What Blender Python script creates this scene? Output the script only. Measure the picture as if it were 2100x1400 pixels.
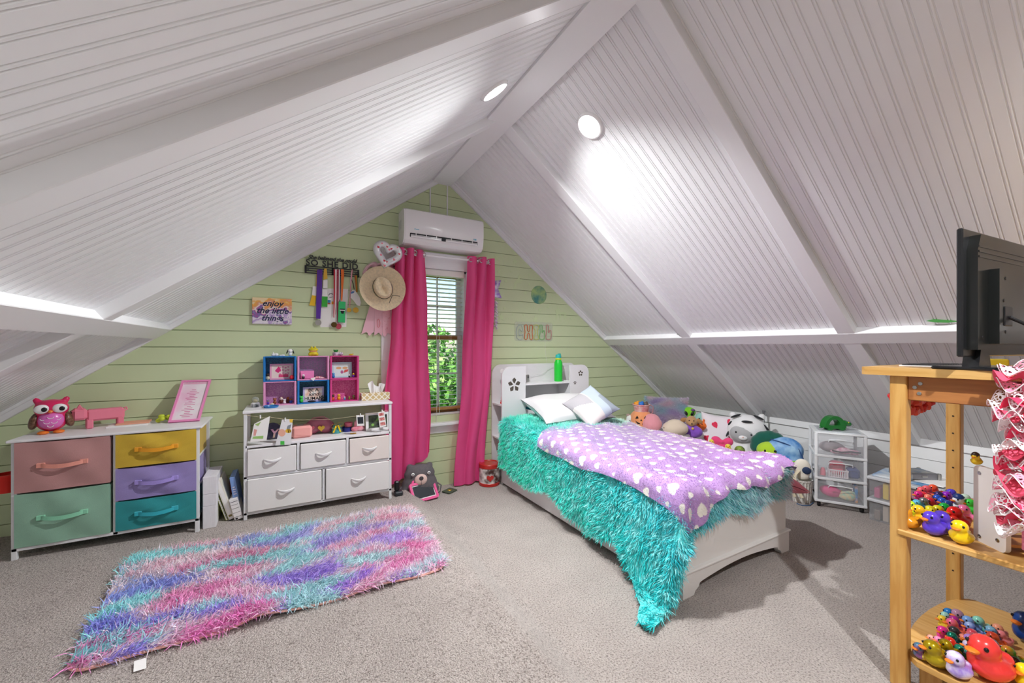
import bpy, bmesh, math, random
import numpy as np
from mathutils import Vector, Matrix, Euler, noise as mnoise

for o in list(bpy.data.objects):
    bpy.data.objects.remove(o, do_unlink=True)
scene = bpy.context.scene
COL = scene.collection
random.seed(7)
RNG = np.random.default_rng(7)
PI = math.pi

# ------------------------------------------------------------------ camera
EYE = 1.30
FPX = 816.67                                   # 14 mm on a 36 mm sensor, 2100 px wide
YAW = math.atan((1050 - 590) / FPX)            # camera turned right of the room's long axis
S_, C_ = math.sin(YAW), math.cos(YAW)
HOR = 712.0                                    # horizon row
cam_d = bpy.data.cameras.new('camera')
cam_d.sensor_width = 36.0
cam_d.lens = 14.0
cam_d.shift_y = (HOR - 700.0) / 2100.0
cam_d.clip_start = 0.02
cam = bpy.data.objects.new('camera', cam_d)
cam.location = (0, 0, EYE)
cam.rotation_euler = (PI / 2, 0, -YAW)
COL.objects.link(cam)
scene.camera = cam

# ------------------------------------------------------------------ world, exposure
scene.view_settings.view_transform = 'Standard'
scene.view_settings.look = 'None'
scene.view_settings.gamma = 1.0
scene.view_settings.use_curve_mapping = False
scene.view_settings.exposure = 0.48
LAMP = 205.0                                   # watts of every recessed lamp
world = bpy.data.worlds.new('sky')
scene.world = world
world.use_nodes = True
wn = world.node_tree.nodes
wl = world.node_tree.links
for n in list(wn):
    wn.remove(n)
sky = wn.new('ShaderNodeTexSky')
sky.sky_type = 'NISHITA'
sky.sun_disc = False
sky.sun_elevation = math.radians(48)
sky.sun_rotation = math.radians(200)
bg = wn.new('ShaderNodeBackground')
bg.inputs['Strength'].default_value = 0.17
wo = wn.new('ShaderNodeOutputWorld')
wl.new(sky.outputs[0], bg.inputs['Color'])
wl.new(bg.outputs[0], wo.inputs['Surface'])
sun_d = bpy.data.lights.new('sun', 'SUN')
sun_d.energy = 6.0
sun_d.angle = math.radians(1.0)
sun_d.color = (1.0, 0.95, 0.86)
sun_o = bpy.data.objects.new('sun', sun_d)
sun_o.rotation_euler = (math.radians(42), 0, math.radians(-55))   # stands behind the house, lights the garden
COL.objects.link(sun_o)

# ------------------------------------------------------------------ helpers: pixels to places
W = 3.593                                      # back wall plane y


def ray(u, v):
    a = (u - 1050.0) / FPX
    b = (HOR - v) / FPX
    return Vector((S_ + a * C_, C_ - a * S_, b))


def onY(u, v, y):
    r = ray(u, v)
    return Vector((0, 0, EYE)) + r * (y / r.y)


def onX(u, v, x):
    r = ray(u, v)
    return Vector((0, 0, EYE)) + r * (x / r.x)


def onZ(u, v, z):
    r = ray(u, v)
    return Vector((0, 0, EYE)) + r * ((z - EYE) / r.z)


def wall(u, v, off=0.0):                       # a point of the back wall (off metres in front of it)
    return onY(u, v, W - off)


def zf(x):                                     # the carpeted floor: raised left of the step
    pts = [(-9, .16), (-1.5, .16), (-.4, .125), (.73, .088), (.885, .086), (1.02, .0), (9, .0)]
    for (x0, z0), (x1, z1) in zip(pts, pts[1:]):
        if x <= x1:
            return z0 + (z1 - z0) * (x - x0) / (x1 - x0)
    return 0.0


def onF(u, v):                                 # a point of the floor
    p = onZ(u, v, 0.0)
    for _ in range(8):
        p = onZ(u, v, zf(p.x))
    return p


# ------------------------------------------------------------------ helpers: materials
def lin(c):
    if isinstance(c, str):
        c = c.lstrip('#')
        c = [int(c[i:i + 2], 16) / 255 for i in (0, 2, 4)]
    return tuple((x / 12.92 if x <= .04045 else ((x + .055) / 1.055) ** 2.4) for x in c[:3])


MATS = {}


def mat(name, col, rough=.5, metal=0., bump=0., bscale=60., var=0., vscale=6., spec=.5, trans=0.,
        sheen=0., emit=0., coat=0., ior=1.45, stretch=None, alpha=1., col2=None, attr=None, sss=0., detail=4.):
    if name in MATS:
        return MATS[name]
    m = bpy.data.materials.new(name)
    m.use_nodes = True
    nt = m.node_tree
    b = nt.nodes['Principled BSDF']
    c = lin(col)
    b.inputs['Base Color'].default_value = (*c, 1)
    b.inputs['Roughness'].default_value = rough
    b.inputs['Metallic'].default_value = metal
    b.inputs['Specular IOR Level'].default_value = spec
    b.inputs['Transmission Weight'].default_value = trans
    b.inputs['Sheen Weight'].default_value = sheen
    b.inputs['Coat Weight'].default_value = coat
    b.inputs['IOR'].default_value = ior
    b.inputs['Alpha'].default_value = alpha
    if sss:
        b.inputs['Subsurface Weight'].default_value = sss
        b.inputs['Subsurface Radius'].default_value = (.02, .01, .008)
    if emit:
        b.inputs['Emission Color'].default_value = (*c, 1)
        b.inputs['Emission Strength'].default_value = emit
    tc = nt.nodes.new('ShaderNodeTexCoord')
    mp = nt.nodes.new('ShaderNodeMapping')
    nt.links.new(tc.outputs['Object'], mp.inputs['Vector'])
    if stretch:
        mp.inputs['Scale'].default_value = stretch
    n = nt.nodes.new('ShaderNodeTexNoise')
    n.inputs['Scale'].default_value = vscale
    n.inputs['Detail'].default_value = detail
    nt.links.new(mp.outputs[0], n.inputs['Vector'])
    base = None
    if attr:
        at = nt.nodes.new('ShaderNodeAttribute')
        at.attribute_name = attr
        base = at.outputs['Color']
        nt.links.new(base, b.inputs['Base Color'])
    if var or col2:
        mx = nt.nodes.new('ShaderNodeMix')
        mx.data_type = 'RGBA'
        c2 = lin(col2) if col2 else tuple(x * (1 - var) for x in c)
        mx.inputs[6].default_value = (*c, 1)
        mx.inputs[7].default_value = (*c2, 1)
        rp = nt.nodes.new('ShaderNodeMapRange')
        rp.inputs[1].default_value = .38
        rp.inputs[2].default_value = .64
        nt.links.new(n.outputs['Fac'], rp.inputs[0])
        nt.links.new(rp.outputs[0], mx.inputs[0])
        nt.links.new(mx.outputs[2], b.inputs['Base Color'])
    if bump:
        nb = nt.nodes.new('ShaderNodeTexNoise')
        nb.inputs['Scale'].default_value = bscale
        nb.inputs['Detail'].default_value = 3
        nt.links.new(mp.outputs[0], nb.inputs['Vector'])
        bp = nt.nodes.new('ShaderNodeBump')
        bp.inputs['Strength'].default_value = min(1., bump)
        bp.inputs['Distance'].default_value = .002 * max(1., bump)
        nt.links.new(nb.outputs['Fac'], bp.inputs['Height'])
        nt.links.new(bp.outputs[0], b.inputs['Normal'])
    MATS[name] = m
    return m


# ------------------------------------------------------------------ helpers: meshes
class MB:
    def __init__(s):
        s.v, s.f, s.m = [], [], []

    def add(s, vs, fs, mi=0, M=None):
        n = len(s.v)
        if M is not None:
            vs = [tuple(M @ Vector(p)) for p in vs]
        s.v += [tuple(p) for p in vs]
        s.f += [tuple(i + n for i in f) for f in fs]
        s.m += [mi] * len(fs)
        return s

    def box(s, x0, x1, y0, y1, z0, z1, mi=0, b=0., M=None):
        if x1 < x0: x0, x1 = x1, x0
        if y1 < y0: y0, y1 = y1, y0
        if z1 < z0: z0, z1 = z1, z0
        b = min(b, (x1 - x0) * .45, (y1 - y0) * .45, (z1 - z0) * .45)
        if b <= 0:
            vs = [(x0, y0, z0), (x1, y0, z0), (x1, y1, z0), (x0, y1, z0), (x0, y0, z1), (x1, y0, z1), (x1, y1, z1), (x0, y1, z1)]
            fs = [(0, 3, 2, 1), (4, 5, 6, 7), (0, 1, 5, 4), (1, 2, 6, 5), (2, 3, 7, 6), (3, 0, 4, 7)]
            return s.add(vs, fs, mi, M)
        X, Y, Z = (x0, x1), (y0, y1), (z0, z1)
        vs, idx = [], {}
        for i in (0, 1):
            for j in (0, 1):
                for k in (0, 1):
                    sx, sy, sz = (1 if i == 0 else -1) * b, (1 if j == 0 else -1) * b, (1 if k == 0 else -1) * b
                    for a, p in (('x', (X[i], Y[j] + sy, Z[k] + sz)), ('y', (X[i] + sx, Y[j], Z[k] + sz)), ('z', (X[i] + sx, Y[j] + sy, Z[k]))):
                        idx[i, j, k, a] = len(vs)
                        vs.append(p)
        g = lambda i, j, k, a: idx[i, j, k, a]
        fs = []
        for i in (0, 1):
            q = [g(i, 0, 0, 'x'), g(i, 1, 0, 'x'), g(i, 1, 1, 'x'), g(i, 0, 1, 'x')]
            fs.append(tuple(q if i else q[::-1]))
            q = [g(0, i, 0, 'y'), g(1, i, 0, 'y'), g(1, i, 1, 'y'), g(0, i, 1, 'y')]
            fs.append(tuple(q[::-1] if i else q))
            q = [g(0, 0, i, 'z'), g(1, 0, i, 'z'), g(1, 1, i, 'z'), g(0, 1, i, 'z')]
            fs.append(tuple(q if i else q[::-1]))
        for j in (0, 1):
            for k in (0, 1):
                q = [g(0, j, k, 'y'), g(1, j, k, 'y'), g(1, j, k, 'z'), g(0, j, k, 'z')]
                fs.append(tuple(q if j == k else q[::-1]))
                q = [g(j, 0, k, 'x'), g(j, 1, k, 'x'), g(j, 1, k, 'z'), g(j, 0, k, 'z')]
                fs.append(tuple(q[::-1] if j == k else q))
                q = [g(j, k, 0, 'x'), g(j, k, 1, 'x'), g(j, k, 1, 'y'), g(j, k, 0, 'y')]
                fs.append(tuple(q if j == k else q[::-1]))
        for i in (0, 1):
            for j in (0, 1):
                for k in (0, 1):
                    t = (g(i, j, k, 'x'), g(i, j, k, 'y'), g(i, j, k, 'z'))
                    fs.append(t if (i + j + k) % 2 else t[::-1])
        return s.add(vs, fs, mi, M)

    def lathe(s, prof, seg=24, mi=0, M=None, caps=True):
        vs, fs = [], []
        for r, z in prof:
            for k in range(seg):
                t = 2 * PI * k / seg
                vs.append((r * math.cos(t), r * math.sin(t), z))
        n = len(prof)
        for i in range(n - 1):
            for k in range(seg):
                k2 = (k + 1) % seg
                fs.append((i * seg + k, i * seg + k2, (i + 1) * seg + k2, (i + 1) * seg + k))
        if caps:
            if prof[0][0] > 1e-6: fs.append(tuple(range(seg))[::-1])
            if prof[-1][0] > 1e-6: fs.append(tuple((n - 1) * seg + k for k in range(seg)))
        return s.add(vs, fs, mi, M)

    def cyl(s, p0, p1, r, seg=12, mi=0, r1=None):
        return s.tube([p0, p1], [r, r if r1 is None else r1], seg, mi)

    def tube(s, pts, r, seg=8, mi=0, closed=False, caps=True, flat=1.0):
        pts = [Vector(p) for p in pts]
        n = len(pts)
        rs = list(r) if isinstance(r, (list, tuple)) else [r] * n
        vs, fs = [], []
        up = Vector((0, 0, 1))
        prev = None
        for i in range(n):
            a = pts[i - 1] if (i or closed) else pts[i]
            c = pts[(i + 1) % n] if (i < n - 1 or closed) else pts[i]
            t = (c - a)
            if t.length < 1e-9: t = Vector((0, 0, 1))
            t.normalize()
            if prev is None:
                ref = up if abs(t.dot(up)) < .95 else Vector((1, 0, 0))
                nx = t.cross(ref).normalized()
            else:
                nx = (prev - t * prev.dot(t))
                nx = nx.normalized() if nx.length > 1e-6 else t.cross(up).normalized()
            prev = nx
            ny = t.cross(nx)
            for k in range(seg):
                q = 2 * PI * k / seg
                vs.append(tuple(pts[i] + nx * (math.cos(q) * rs[i]) + ny * (math.sin(q) * rs[i] * flat)))
        for i in range(n if closed else n - 1):
            j = (i + 1) % n
            for k in range(seg):
                k2 = (k + 1) % seg
                fs.append((i * seg + k, i * seg + k2, j * seg + k2, j * seg + k))
        if caps and not closed:
            fs.append(tuple(range(seg))[::-1])
            fs.append(tuple((n - 1) * seg + k for k in range(seg)))
        return s.add(vs, fs, mi)

    def ell(s, c, r, seg=20, rings=12, mi=0, rot=None, M=None):
        if not isinstance(r, (list, tuple)): r = (r, r, r)
        R = Euler(rot).to_matrix() if rot else None
        vs, fs = [], []
        vs.append((0, 0, -1))
        for i in range(1, rings):
            p = -PI / 2 + PI * i / rings
            for k in range(seg):
                t = 2 * PI * k / seg
                vs.append((math.cos(p) * math.cos(t), math.cos(p) * math.sin(t), math.sin(p)))
        vs.append((0, 0, 1))
        out = []
        for p in vs:
            q = Vector((p[0] * r[0], p[1] * r[1], p[2] * r[2]))
            if R: q = R @ q
            out.append(tuple(q + Vector(c)))
        for k in range(seg):
            fs.append((0, 1 + (k + 1) % seg, 1 + k))
        for i in range(rings - 2):
            for k in range(seg):
                k2 = (k + 1) % seg
                fs.append((1 + i * seg + k, 1 + i * seg + k2, 1 + (i + 1) * seg + k2, 1 + (i + 1) * seg + k))
        e = len(vs) - 1
        o = 1 + (rings - 2) * seg
        for k in range(seg):
            fs.append((e, o + k, o + (k + 1) % seg))
        return s.add(out, fs, mi, M)

    def prism(s, poly, z0, z1, mi=0, M=None):
        a = sum(poly[i - 1][0] * poly[i][1] - poly[i][0] * poly[i - 1][1] for i in range(len(poly)))
        if a < 0: poly = poly[::-1]
        n = len(poly)
        vs = [(x, y, z0) for x, y in poly] + [(x, y, z1) for x, y in poly]
        fs = [tuple(range(n))[::-1], tuple(range(n, 2 * n))]
        fs += [(i, (i + 1) % n, n + (i + 1) % n, n + i) for i in range(n)]
        return s.add(vs, fs, mi, M)

    def ringprism(s, outer, inner, z0, z1, mi=0, M=None):
        n = len(outer)
        vs = [(x, y, z0) for x, y in outer] + [(x, y, z0) for x, y in inner] + [(x, y, z1) for x, y in outer] + [(x, y, z1) for x, y in inner]
        fs = []
        for i in range(n):
            j = (i + 1) % n
            fs += [(i, n + i, n + j, j), (2 * n + i, 2 * n + j, 3 * n + j, 3 * n + i), (i, j, 2 * n + j, 2 * n + i), (n + i, 3 * n + i, 3 * n + j, n + j)]
        return s.add(vs, fs, mi, M)

    def sheet(s, fn, nu, nv, mi=0, M=None):
        vs = [tuple(fn(i / nu, j / nv)) for j in range(nv + 1) for i in range(nu + 1)]
        fs = [(j * (nu + 1) + i, j * (nu + 1) + i + 1, (j + 1) * (nu + 1) + i + 1, (j + 1) * (nu + 1) + i) for j in range(nv) for i in range(nu)]
        return s.add(vs, fs, mi, M)

    def mesh(s, name, mats, smooth=True, angle=35):
        me = bpy.data.meshes.new(name)
        me.from_pydata(s.v, [], s.f)
        if not isinstance(mats, (list, tuple)): mats = [mats]
        for m in mats: me.materials.append(m)
        if len(mats) > 1: me.polygons.foreach_set('material_index', s.m)
        if smooth:
            me.polygons.foreach_set('use_smooth', [True] * len(me.polygons))
            me.set_sharp_from_angle(angle=math.radians(angle))
        me.update()
        return me

    def build(s, name, mats, parent=None, smooth=True, angle=35, loc=None, rot=None):
        return link(name, s.mesh(name, mats, smooth, angle), parent, loc, rot)


def link(name, me, parent=None, loc=None, rot=None):
    o = bpy.data.objects.new(name, me)
    COL.objects.link(o)
    if parent is not None: o.parent = parent
    if loc is not None: o.location = loc
    if rot is not None: o.rotation_euler = rot
    return o


def thing(name, label, cat, loc=(0, 0, 0), rz=0., group=None, rot=None):
    o = bpy.data.objects.new(name, None)
    o.empty_display_size = .05
    COL.objects.link(o)
    o.location = loc
    o.rotation_euler = rot if rot else (0, 0, rz)
    o['label'] = label
    o['category'] = cat
    if group: o['group'] = group
    return o


def tag(o, label, cat, group=None):
    o['label'] = label
    o['category'] = cat
    if group: o['group'] = group
    return o


def struct(o):
    o['kind'] = 'structure'
    return o


def copy_tree(o, parent=None):
    c = o.copy()
    COL.objects.link(c)
    c.parent = parent
    for ch in list(o.children):
        copy_tree(ch, c)
    return c


def XM(loc=(0, 0, 0), rot=(0, 0, 0), sc=(1, 1, 1)):
    if not isinstance(sc, (list, tuple)): sc = (sc, sc, sc)
    return Matrix.Translation(Vector(loc)) @ Euler(rot).to_matrix().to_4x4() @ Matrix.Diagonal((*sc, 1))


WALLM = Matrix(((1, 0, 0, 0), (0, 0, -1, 0), (0, 1, 0, 0), (0, 0, 0, 1)))   # drawing (x,y) -> (x,z), its +z towards the camera (-y)


def WM(p, rz=0., ry=0.):                      # drawing frame hung on the back wall at p (ry: roll in the wall plane)
    return Matrix.Translation(Vector(p)) @ Matrix.Rotation(rz, 4, 'Z') @ WALLM @ Matrix.Rotation(ry, 4, 'Z')


def circ(r, n=24, cx=0., cy=0., ry=None):
    return [(cx + r * math.cos(2 * PI * k / n), cy + (ry or r) * math.sin(2 * PI * k / n)) for k in range(n)]


def rrect(w, h, r, n=5, cx=0., cy=0.):
    p = []
    for (sx, sy, a0) in ((1, 1, 0), (-1, 1, 90), (-1, -1, 180), (1, -1, 270)):
        for k in range(n + 1):
            a = math.radians(a0 + 90 * k / n)
            p.append((cx + sx * (w / 2 - r) + r * math.cos(a), cy + sy * (h / 2 - r) + r * math.sin(a)))
    return p


def heart(s, n=28):
    p = []
    for k in range(n):
        t = 2 * PI * k / n
        p.append((s * 16 * math.sin(t) ** 3 / 17, s * (13 * math.cos(t) - 5 * math.cos(2 * t) - 2 * math.cos(3 * t) - math.cos(4 * t)) / 17))
    return p


def star(r, r2, n=5, a0=PI / 2):
    return [((r if k % 2 == 0 else r2) * math.cos(a0 + PI * k / n), (r if k % 2 == 0 else r2) * math.sin(a0 + PI * k / n)) for k in range(2 * n)]


_TX = {}


def text_geo(txt, size, ext=.0, shear=0., bold=0., sp=1., align='CENTER'):
    cu = bpy.data.curves.new('t', 'FONT')
    cu.body = txt
    cu.size = size
    cu.extrude = ext
    cu.shear = shear
    cu.offset = bold
    cu.space_character = sp
    cu.align_x = align
    cu.align_y = 'CENTER'
    cu.resolution_u = 3
    ob = bpy.data.objects.new('t', cu)
    COL.objects.link(ob)
    dg = bpy.context.evaluated_depsgraph_get()
    me = ob.evaluated_get(dg).to_mesh()
    vs = [tuple(v.co) for v in me.vertices]
    fs = [tuple(p.vertices) for p in me.polygons]
    ob.evaluated_get(dg).to_mesh_clear()
    bpy.data.objects.remove(ob)
    bpy.data.curves.remove(cu)
    return vs, fs


def blob(ells, vox, sm=6):
    """one continuous skin around a set of (centre, radii[, rotation]) ellipsoids"""
    mb = MB()
    for e in ells:
        mb.ell(e[0], e[1], 16, 10, rot=e[2] if len(e) > 2 else None)
    me = bpy.data.meshes.new('b')
    me.from_pydata(mb.v, [], mb.f)
    ob = bpy.data.objects.new('b', me)
    COL.objects.link(ob)
    r = ob.modifiers.new('r', 'REMESH')
    r.mode = 'VOXEL'
    r.voxel_size = vox
    if sm:
        q = ob.modifiers.new('s', 'SMOOTH')
        q.iterations = sm
        q.factor = .5
    dg = bpy.context.evaluated_depsgraph_get()
    ev = ob.evaluated_get(dg)
    m2 = ev.to_mesh()
    vs = [tuple(v.co) for v in m2.vertices]
    fs = [tuple(p.vertices) for p in m2.polygons]
    ev.to_mesh_clear()
    bpy.data.objects.remove(ob)
    bpy.data.meshes.remove(me)
    return vs, fs


def blobmb(ells, vox, sm=6):
    return MB().add(*blob(ells, vox, sm))


def colored_mesh(name, V, F, cols, m, smooth=True):
    """mesh from numpy arrays with a per-vertex colour attribute 'dye' (linear rgb)"""
    me = bpy.data.meshes.new(name)
    nV, nF = len(V), len(F)
    k = F.shape[1]
    me.vertices.add(nV)
    me.vertices.foreach_set('co', V.astype(np.float32).ravel())
    me.loops.add(nF * k)
    me.loops.foreach_set('vertex_index', F.astype(np.int32).ravel())
    me.polygons.add(nF)
    me.polygons.foreach_set('loop_start', np.arange(0, nF * k, k, dtype=np.int32))
    me.polygons.foreach_set('loop_total', np.full(nF, k, dtype=np.int32))
    me.update(calc_edges=True)
    if cols is not None:
        a = me.color_attributes.new('dye', 'FLOAT_COLOR', 'POINT')
        cc = np.ones((nV, 4), np.float32)
        cc[:, :3] = cols
        a.data.foreach_set('color', cc.ravel())
    if smooth:
        me.polygons.foreach_set('use_smooth', [True] * nF)
    me.materials.append(m)
    me.validate()
    return me


def fur_mesh(name, P, D, length, width, cols, m, droop=.4, rng=RNG, tip=.3):
    """tapered two-piece strands from roots P along unit directions D"""
    n = len(P)
    L = length * (.65 + .6 * rng.random(n))[:, None]
    side = np.cross(D, rng.normal(size=(n, 3)))
    side /= np.linalg.norm(side, axis=1)[:, None] + 1e-9
    wv = side * width * (.7 + .6 * rng.random(n))[:, None]
    d2 = D + np.array([0, 0, -droop]) + rng.normal(size=(n, 3)) * .22
    d2 /= np.linalg.norm(d2, axis=1)[:, None] + 1e-9
    mid = P + D * L * .5
    tip = mid + d2 * L * .55
    V = np.stack([P - wv, P + wv, mid - wv * .8, mid + wv * .8, tip], 1).reshape(-1, 3)
    b = (np.arange(n) * 5)[:, None]
    F = np.concatenate([b + np.array([0, 1, 3]), b + np.array([0, 3, 2]), b + np.array([2, 3, 4])], 0)
    tipc = cols + (1 - cols) * tip
    c = np.stack([cols, cols, cols + (tipc - cols) * .4, cols + (tipc - cols) * .4, tipc], 1).reshape(-1, 3)
    return colored_mesh(name, V, F, c, m, True)


def vnoise(P, scale, seed=0.):
    """cheap smooth noise in [-1,1] for arrays of points"""
    x, y, z = (P * scale).T
    return (np.sin(x * 1.7 + 2.1 * np.sin(y * 1.3 + seed) + seed) + np.sin(y * 2.3 + 1.7 * np.sin(z * 1.9 + x * .7 + seed * 1.3)) + np.sin(z * 2.9 + x * 1.1 + seed * 2.1 + 1.3 * np.sin(y * .9))) / 3

# ------------------------------------------------------------------ common materials
WHITE = mat('white_paint', '#eeeeee', .38, var=.03, vscale=2, spec=.35)
TRIMW = mat('trim_paint', '#efeff0', .36, spec=.35)
PANELW = mat('white_laminate', '#eeecee', .42, var=.02)
CERAM = mat('glossy_white', '#f4f2f2', .18, coat=.3)
BLACK = mat('black_plastic', '#17171a', .4)
DARK = mat('dark_grey_plastic', '#34353a', .5)
GREEN_W = mat('green_wall_paint', '#d5e2b6', .5, var=.05, vscale=1.6, bump=.05, bscale=40)
GOLD = mat('gold_metal', '#d8b050', .3, metal=1.)
SILVER = mat('silver_metal', '#b9b9b6', .3, metal=1.)
PAPER = mat('white_paper', '#f4f1ee', .7)
INK = mat('black_ink', '#1c1c20', .7)


def flat(c, r=.6, **k):                       # plain matte material by colour
    return mat('matte_' + c.lstrip('#') + '_%d' % int(r * 100), c, r, **k)


# ------------------------------------------------------------------ floor
fm = bpy.data.materials.new('carpet')
fm.use_nodes = True
nt = fm.node_tree
bs = nt.nodes['Principled BSDF']
bs.inputs['Roughness'].default_value = .95
bs.inputs['Specular IOR Level'].default_value = .1
bs.inputs['Sheen Weight'].default_value = .25
tc = nt.nodes.new('ShaderNodeTexCoord')
n1 = nt.nodes.new('ShaderNodeTexNoise'); n1.inputs['Scale'].default_value = 130; n1.inputs['Detail'].default_value = 4; n1.inputs['Roughness'].default_value = .65
n2 = nt.nodes.new('ShaderNodeTexNoise'); n2.inputs['Scale'].default_value = 5; n2.inputs['Detail'].default_value = 3
vo = nt.nodes.new('ShaderNodeTexVoronoi'); vo.inputs['Scale'].default_value = 170
wp = nt.nodes.new('ShaderNodeVectorMath'); wp.operation = 'MULTIPLY_ADD'
nt.links.new(n1.outputs['Color'], wp.inputs[0]); wp.inputs[1].default_value = (.012, .012, .012); nt.links.new(tc.outputs['Object'], wp.inputs[2])
for q in (n1, n2): nt.links.new(tc.outputs['Object'], q.inputs['Vector'])
nt.links.new(wp.outputs[0], vo.inputs['Vector'])
r1 = nt.nodes.new('ShaderNodeValToRGB')
e = r1.color_ramp.elements
e[0].position = .36; e[0].color = (*lin('#85786f'), 1)
e[1].position = .60; e[1].color = (*lin('#d8ccc5'), 1)
e2 = e.new(.46); e2.color = (*lin('#c3b6ae'), 1)
nt.links.new(n1.outputs['Fac'], r1.inputs[0])
mx = nt.nodes.new('ShaderNodeMix'); mx.data_type = 'RGBA'; mx.blend_type = 'MULTIPLY'; mx.inputs[0].default_value = .35
r2 = nt.nodes.new('ShaderNodeValToRGB')
r2.color_ramp.elements[0].position = .35; r2.color_ramp.elements[0].color = (.72, .70, .70, 1)
r2.color_ramp.elements[1].position = .65; r2.color_ramp.elements[1].color = (1, 1, 1, 1)
nt.links.new(n2.outputs['Fac'], r2.inputs[0])
nt.links.new(r1.outputs[0], mx.inputs[6]); nt.links.new(r2.outputs[0], mx.inputs[7])
nt.links.new(mx.outputs[2], bs.inputs['Base Color'])
ad = nt.nodes.new('ShaderNodeMath'); ad.operation = 'MULTIPLY_ADD'
nt.links.new(vo.outputs['Distance'], ad.inputs[0]); ad.inputs[1].default_value = -.6; nt.links.new(n1.outputs['Fac'], ad.inputs[2])
bp = nt.nodes.new('ShaderNodeBump'); bp.inputs['Strength'].default_value = .9; bp.inputs['Distance'].default_value = .012
nt.links.new(ad.outputs[0], bp.inputs['Height']); nt.links.new(bp.outputs[0], bs.inputs['Normal'])
CARPET = fm

Y_BACK = -2.7
xs = [-2.0, -1.5, -1.0, -.4, .2, .73, .80, .84, .865, .885, .90, .92, .95, .98, 1.0, 1.02, 1.06, 1.5, 2.5, 3.5, 4.55]


def zfs(x):                                   # floor with the step's edge rounded
    if .85 < x < 1.05:
        return sum(zf(x + d) for d in (-.02, -.01, 0, .01, .02)) / 5
    return zf(x)


ny = 60
fl = MB()
fl.sheet(lambda a, b: (xs[round(a * (len(xs) - 1))], Y_BACK - .1 + b * (W + .2 - Y_BACK), zfs(xs[round(a * (len(xs) - 1))]) + (.008 * math.exp(-((xs[round(a * (len(xs) - 1))] - .875) / .02) ** 2))), len(xs) - 1, ny)
fl.box(-2.0, 4.55, Y_BACK - .1, W + .1, -.12, -.06)
struct(fl.build('floor', CARPET))

# ------------------------------------------------------------------ roof slopes
RX, RZ = 1.2883, 2.9367
KL, KR = -1.92, 4.46
LL, LR = 1.2369, 1.2512
SLOPE = {'left': (Vector((-1, 0, -.728)) / LL, Vector((.728, 0, -1)) / LL, (RX - KL) * LL),
         'right': (Vector((1, 0, -.752)) / LR, Vector((-.752, 0, -1)) / LR, (KR - RX) * LR)}


def SM(side):                                 # slope frame: x = down the slope, y = room y, z = into the room
    s, n, _ = SLOPE[side]
    y = Vector((0, 1, 0))
    M = Matrix((s, y, n)).transposed().to_4x4()
    M.translation = Vector((RX, 0, RZ))
    return M


BAT = [(-2.52, -2.42), (-1.28, -1.18), (-.05, .05), (1.18, 1.275), (2.41, 2.505)]
RAIL = (2.503, 2.615)
BEAD = mat('beadboard_paint', '#ececed', .34, spec=.4)


def bead_profile(y0, y1):
    p = [(y0, 0.)]
    g = math.ceil((y0 + .012) / .0535) * .0535
    while g < y1 - .012:
        for c in (g - .0058, g + .0058):
            p += [(c - .0028, 0.), (c - .0010, .0034), (c + .0010, .0034), (c + .0028, 0.)]
            if c < g:
                p += [(g - .0016, -.0006), (g + .0016, -.0006)]
        g += .0535
    p.append((y1, 0.))
    return p


trim_i = 1


def trim(mb, m=TRIMW, smooth=False):
    global trim_i
    o = struct(mb.build('trim_%d' % trim_i, m, smooth=smooth))
    trim_i += 1
    return o


for side in ('left', 'right'):
    M = SM(side)
    Ls = SLOPE[side][2]
    back = MB().box(-.05, Ls + .1, Y_BACK - .1, W + .1, -.10, -.012, M=M)
    ceil = struct(back.build('ceiling_' + side, WHITE, smooth=False))
    edges = [Y_BACK] + [y for b in BAT for y in b] + [W]
    bays = [(edges[i], edges[i + 1]) for i in range(0, len(edges), 2)]
    for (y0, y1) in bays:
        for (s0, s1) in ((.0, RAIL[0] + .02), (RAIL[1] - .02, Ls)):
            pr = bead_profile(y0 - .02, y1 + .02)
            mb = MB()
            n = len(pr)
            vs = [(s0, y, -d) for y, d in pr] + [(s1, y, -d) for y, d in pr]
            fs = [(i, n + i, n + i + 1, i + 1) for i in range(n - 1)]
            mb.add(vs, fs, 0, M)
            mb.build('beadboard_panel', BEAD, ceil, smooth=False)
    for (y0, y1) in BAT:
        trim(MB().box(0, Ls, y0, y1, -.005, .05, b=.003, M=M))
    trim(MB().box(RAIL[0], RAIL[1], Y_BACK, W, -.005, .0515, b=.003, M=M))
    # rake mould where the slope meets the gable wall
    trim(MB().box(0, Ls, W - .024, W + .01, -.004, .05, b=.004, M=M).box(0, Ls, W - .034, W - .02, -.004, .018, b=.003, M=M))
# ridge beam
trim(MB().prism([(1.168, 2.832), (1.352, 2.832), (1.365, 2.90), (RX, 2.99), (1.15, 2.90)], -W - .05, -Y_BACK + .05, M=Matrix(((1, 0, 0, 0), (0, 0, -1, 0), (0, 1, 0, 0), (0, 0, 0, 1)))))

# ------------------------------------------------------------------ gable wall of shiplap boards with the window opening
GAB = [(KL - .05, -.1), (KR + .05, -.1), (KR + .05, .515), (RX, RZ + .02), (KL - .05, .565)]
WX0, WX1, WZ0, WZ1 = .81, 1.51, .66, 2.03


def clip(poly, a, b, c):                      # keep a*x+b*z<=c
    out = []
    for i in range(len(poly)):
        p, q = poly[i - 1], poly[i]
        dp, dq = a * p[0] + b * p[1] - c, a * q[0] + b * q[1] - c
        if (dp <= 0) != (dq <= 0):
            t = dp / (dp - dq)
            out.append((p[0] + (q[0] - p[0]) * t, p[1] + (q[1] - p[1]) * t))
        if dq <= 0: out.append(q)
    return out


def band(poly, z0, z1):
    return clip(clip(poly, 0, -1, -z0), 0, 1, z1)


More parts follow.
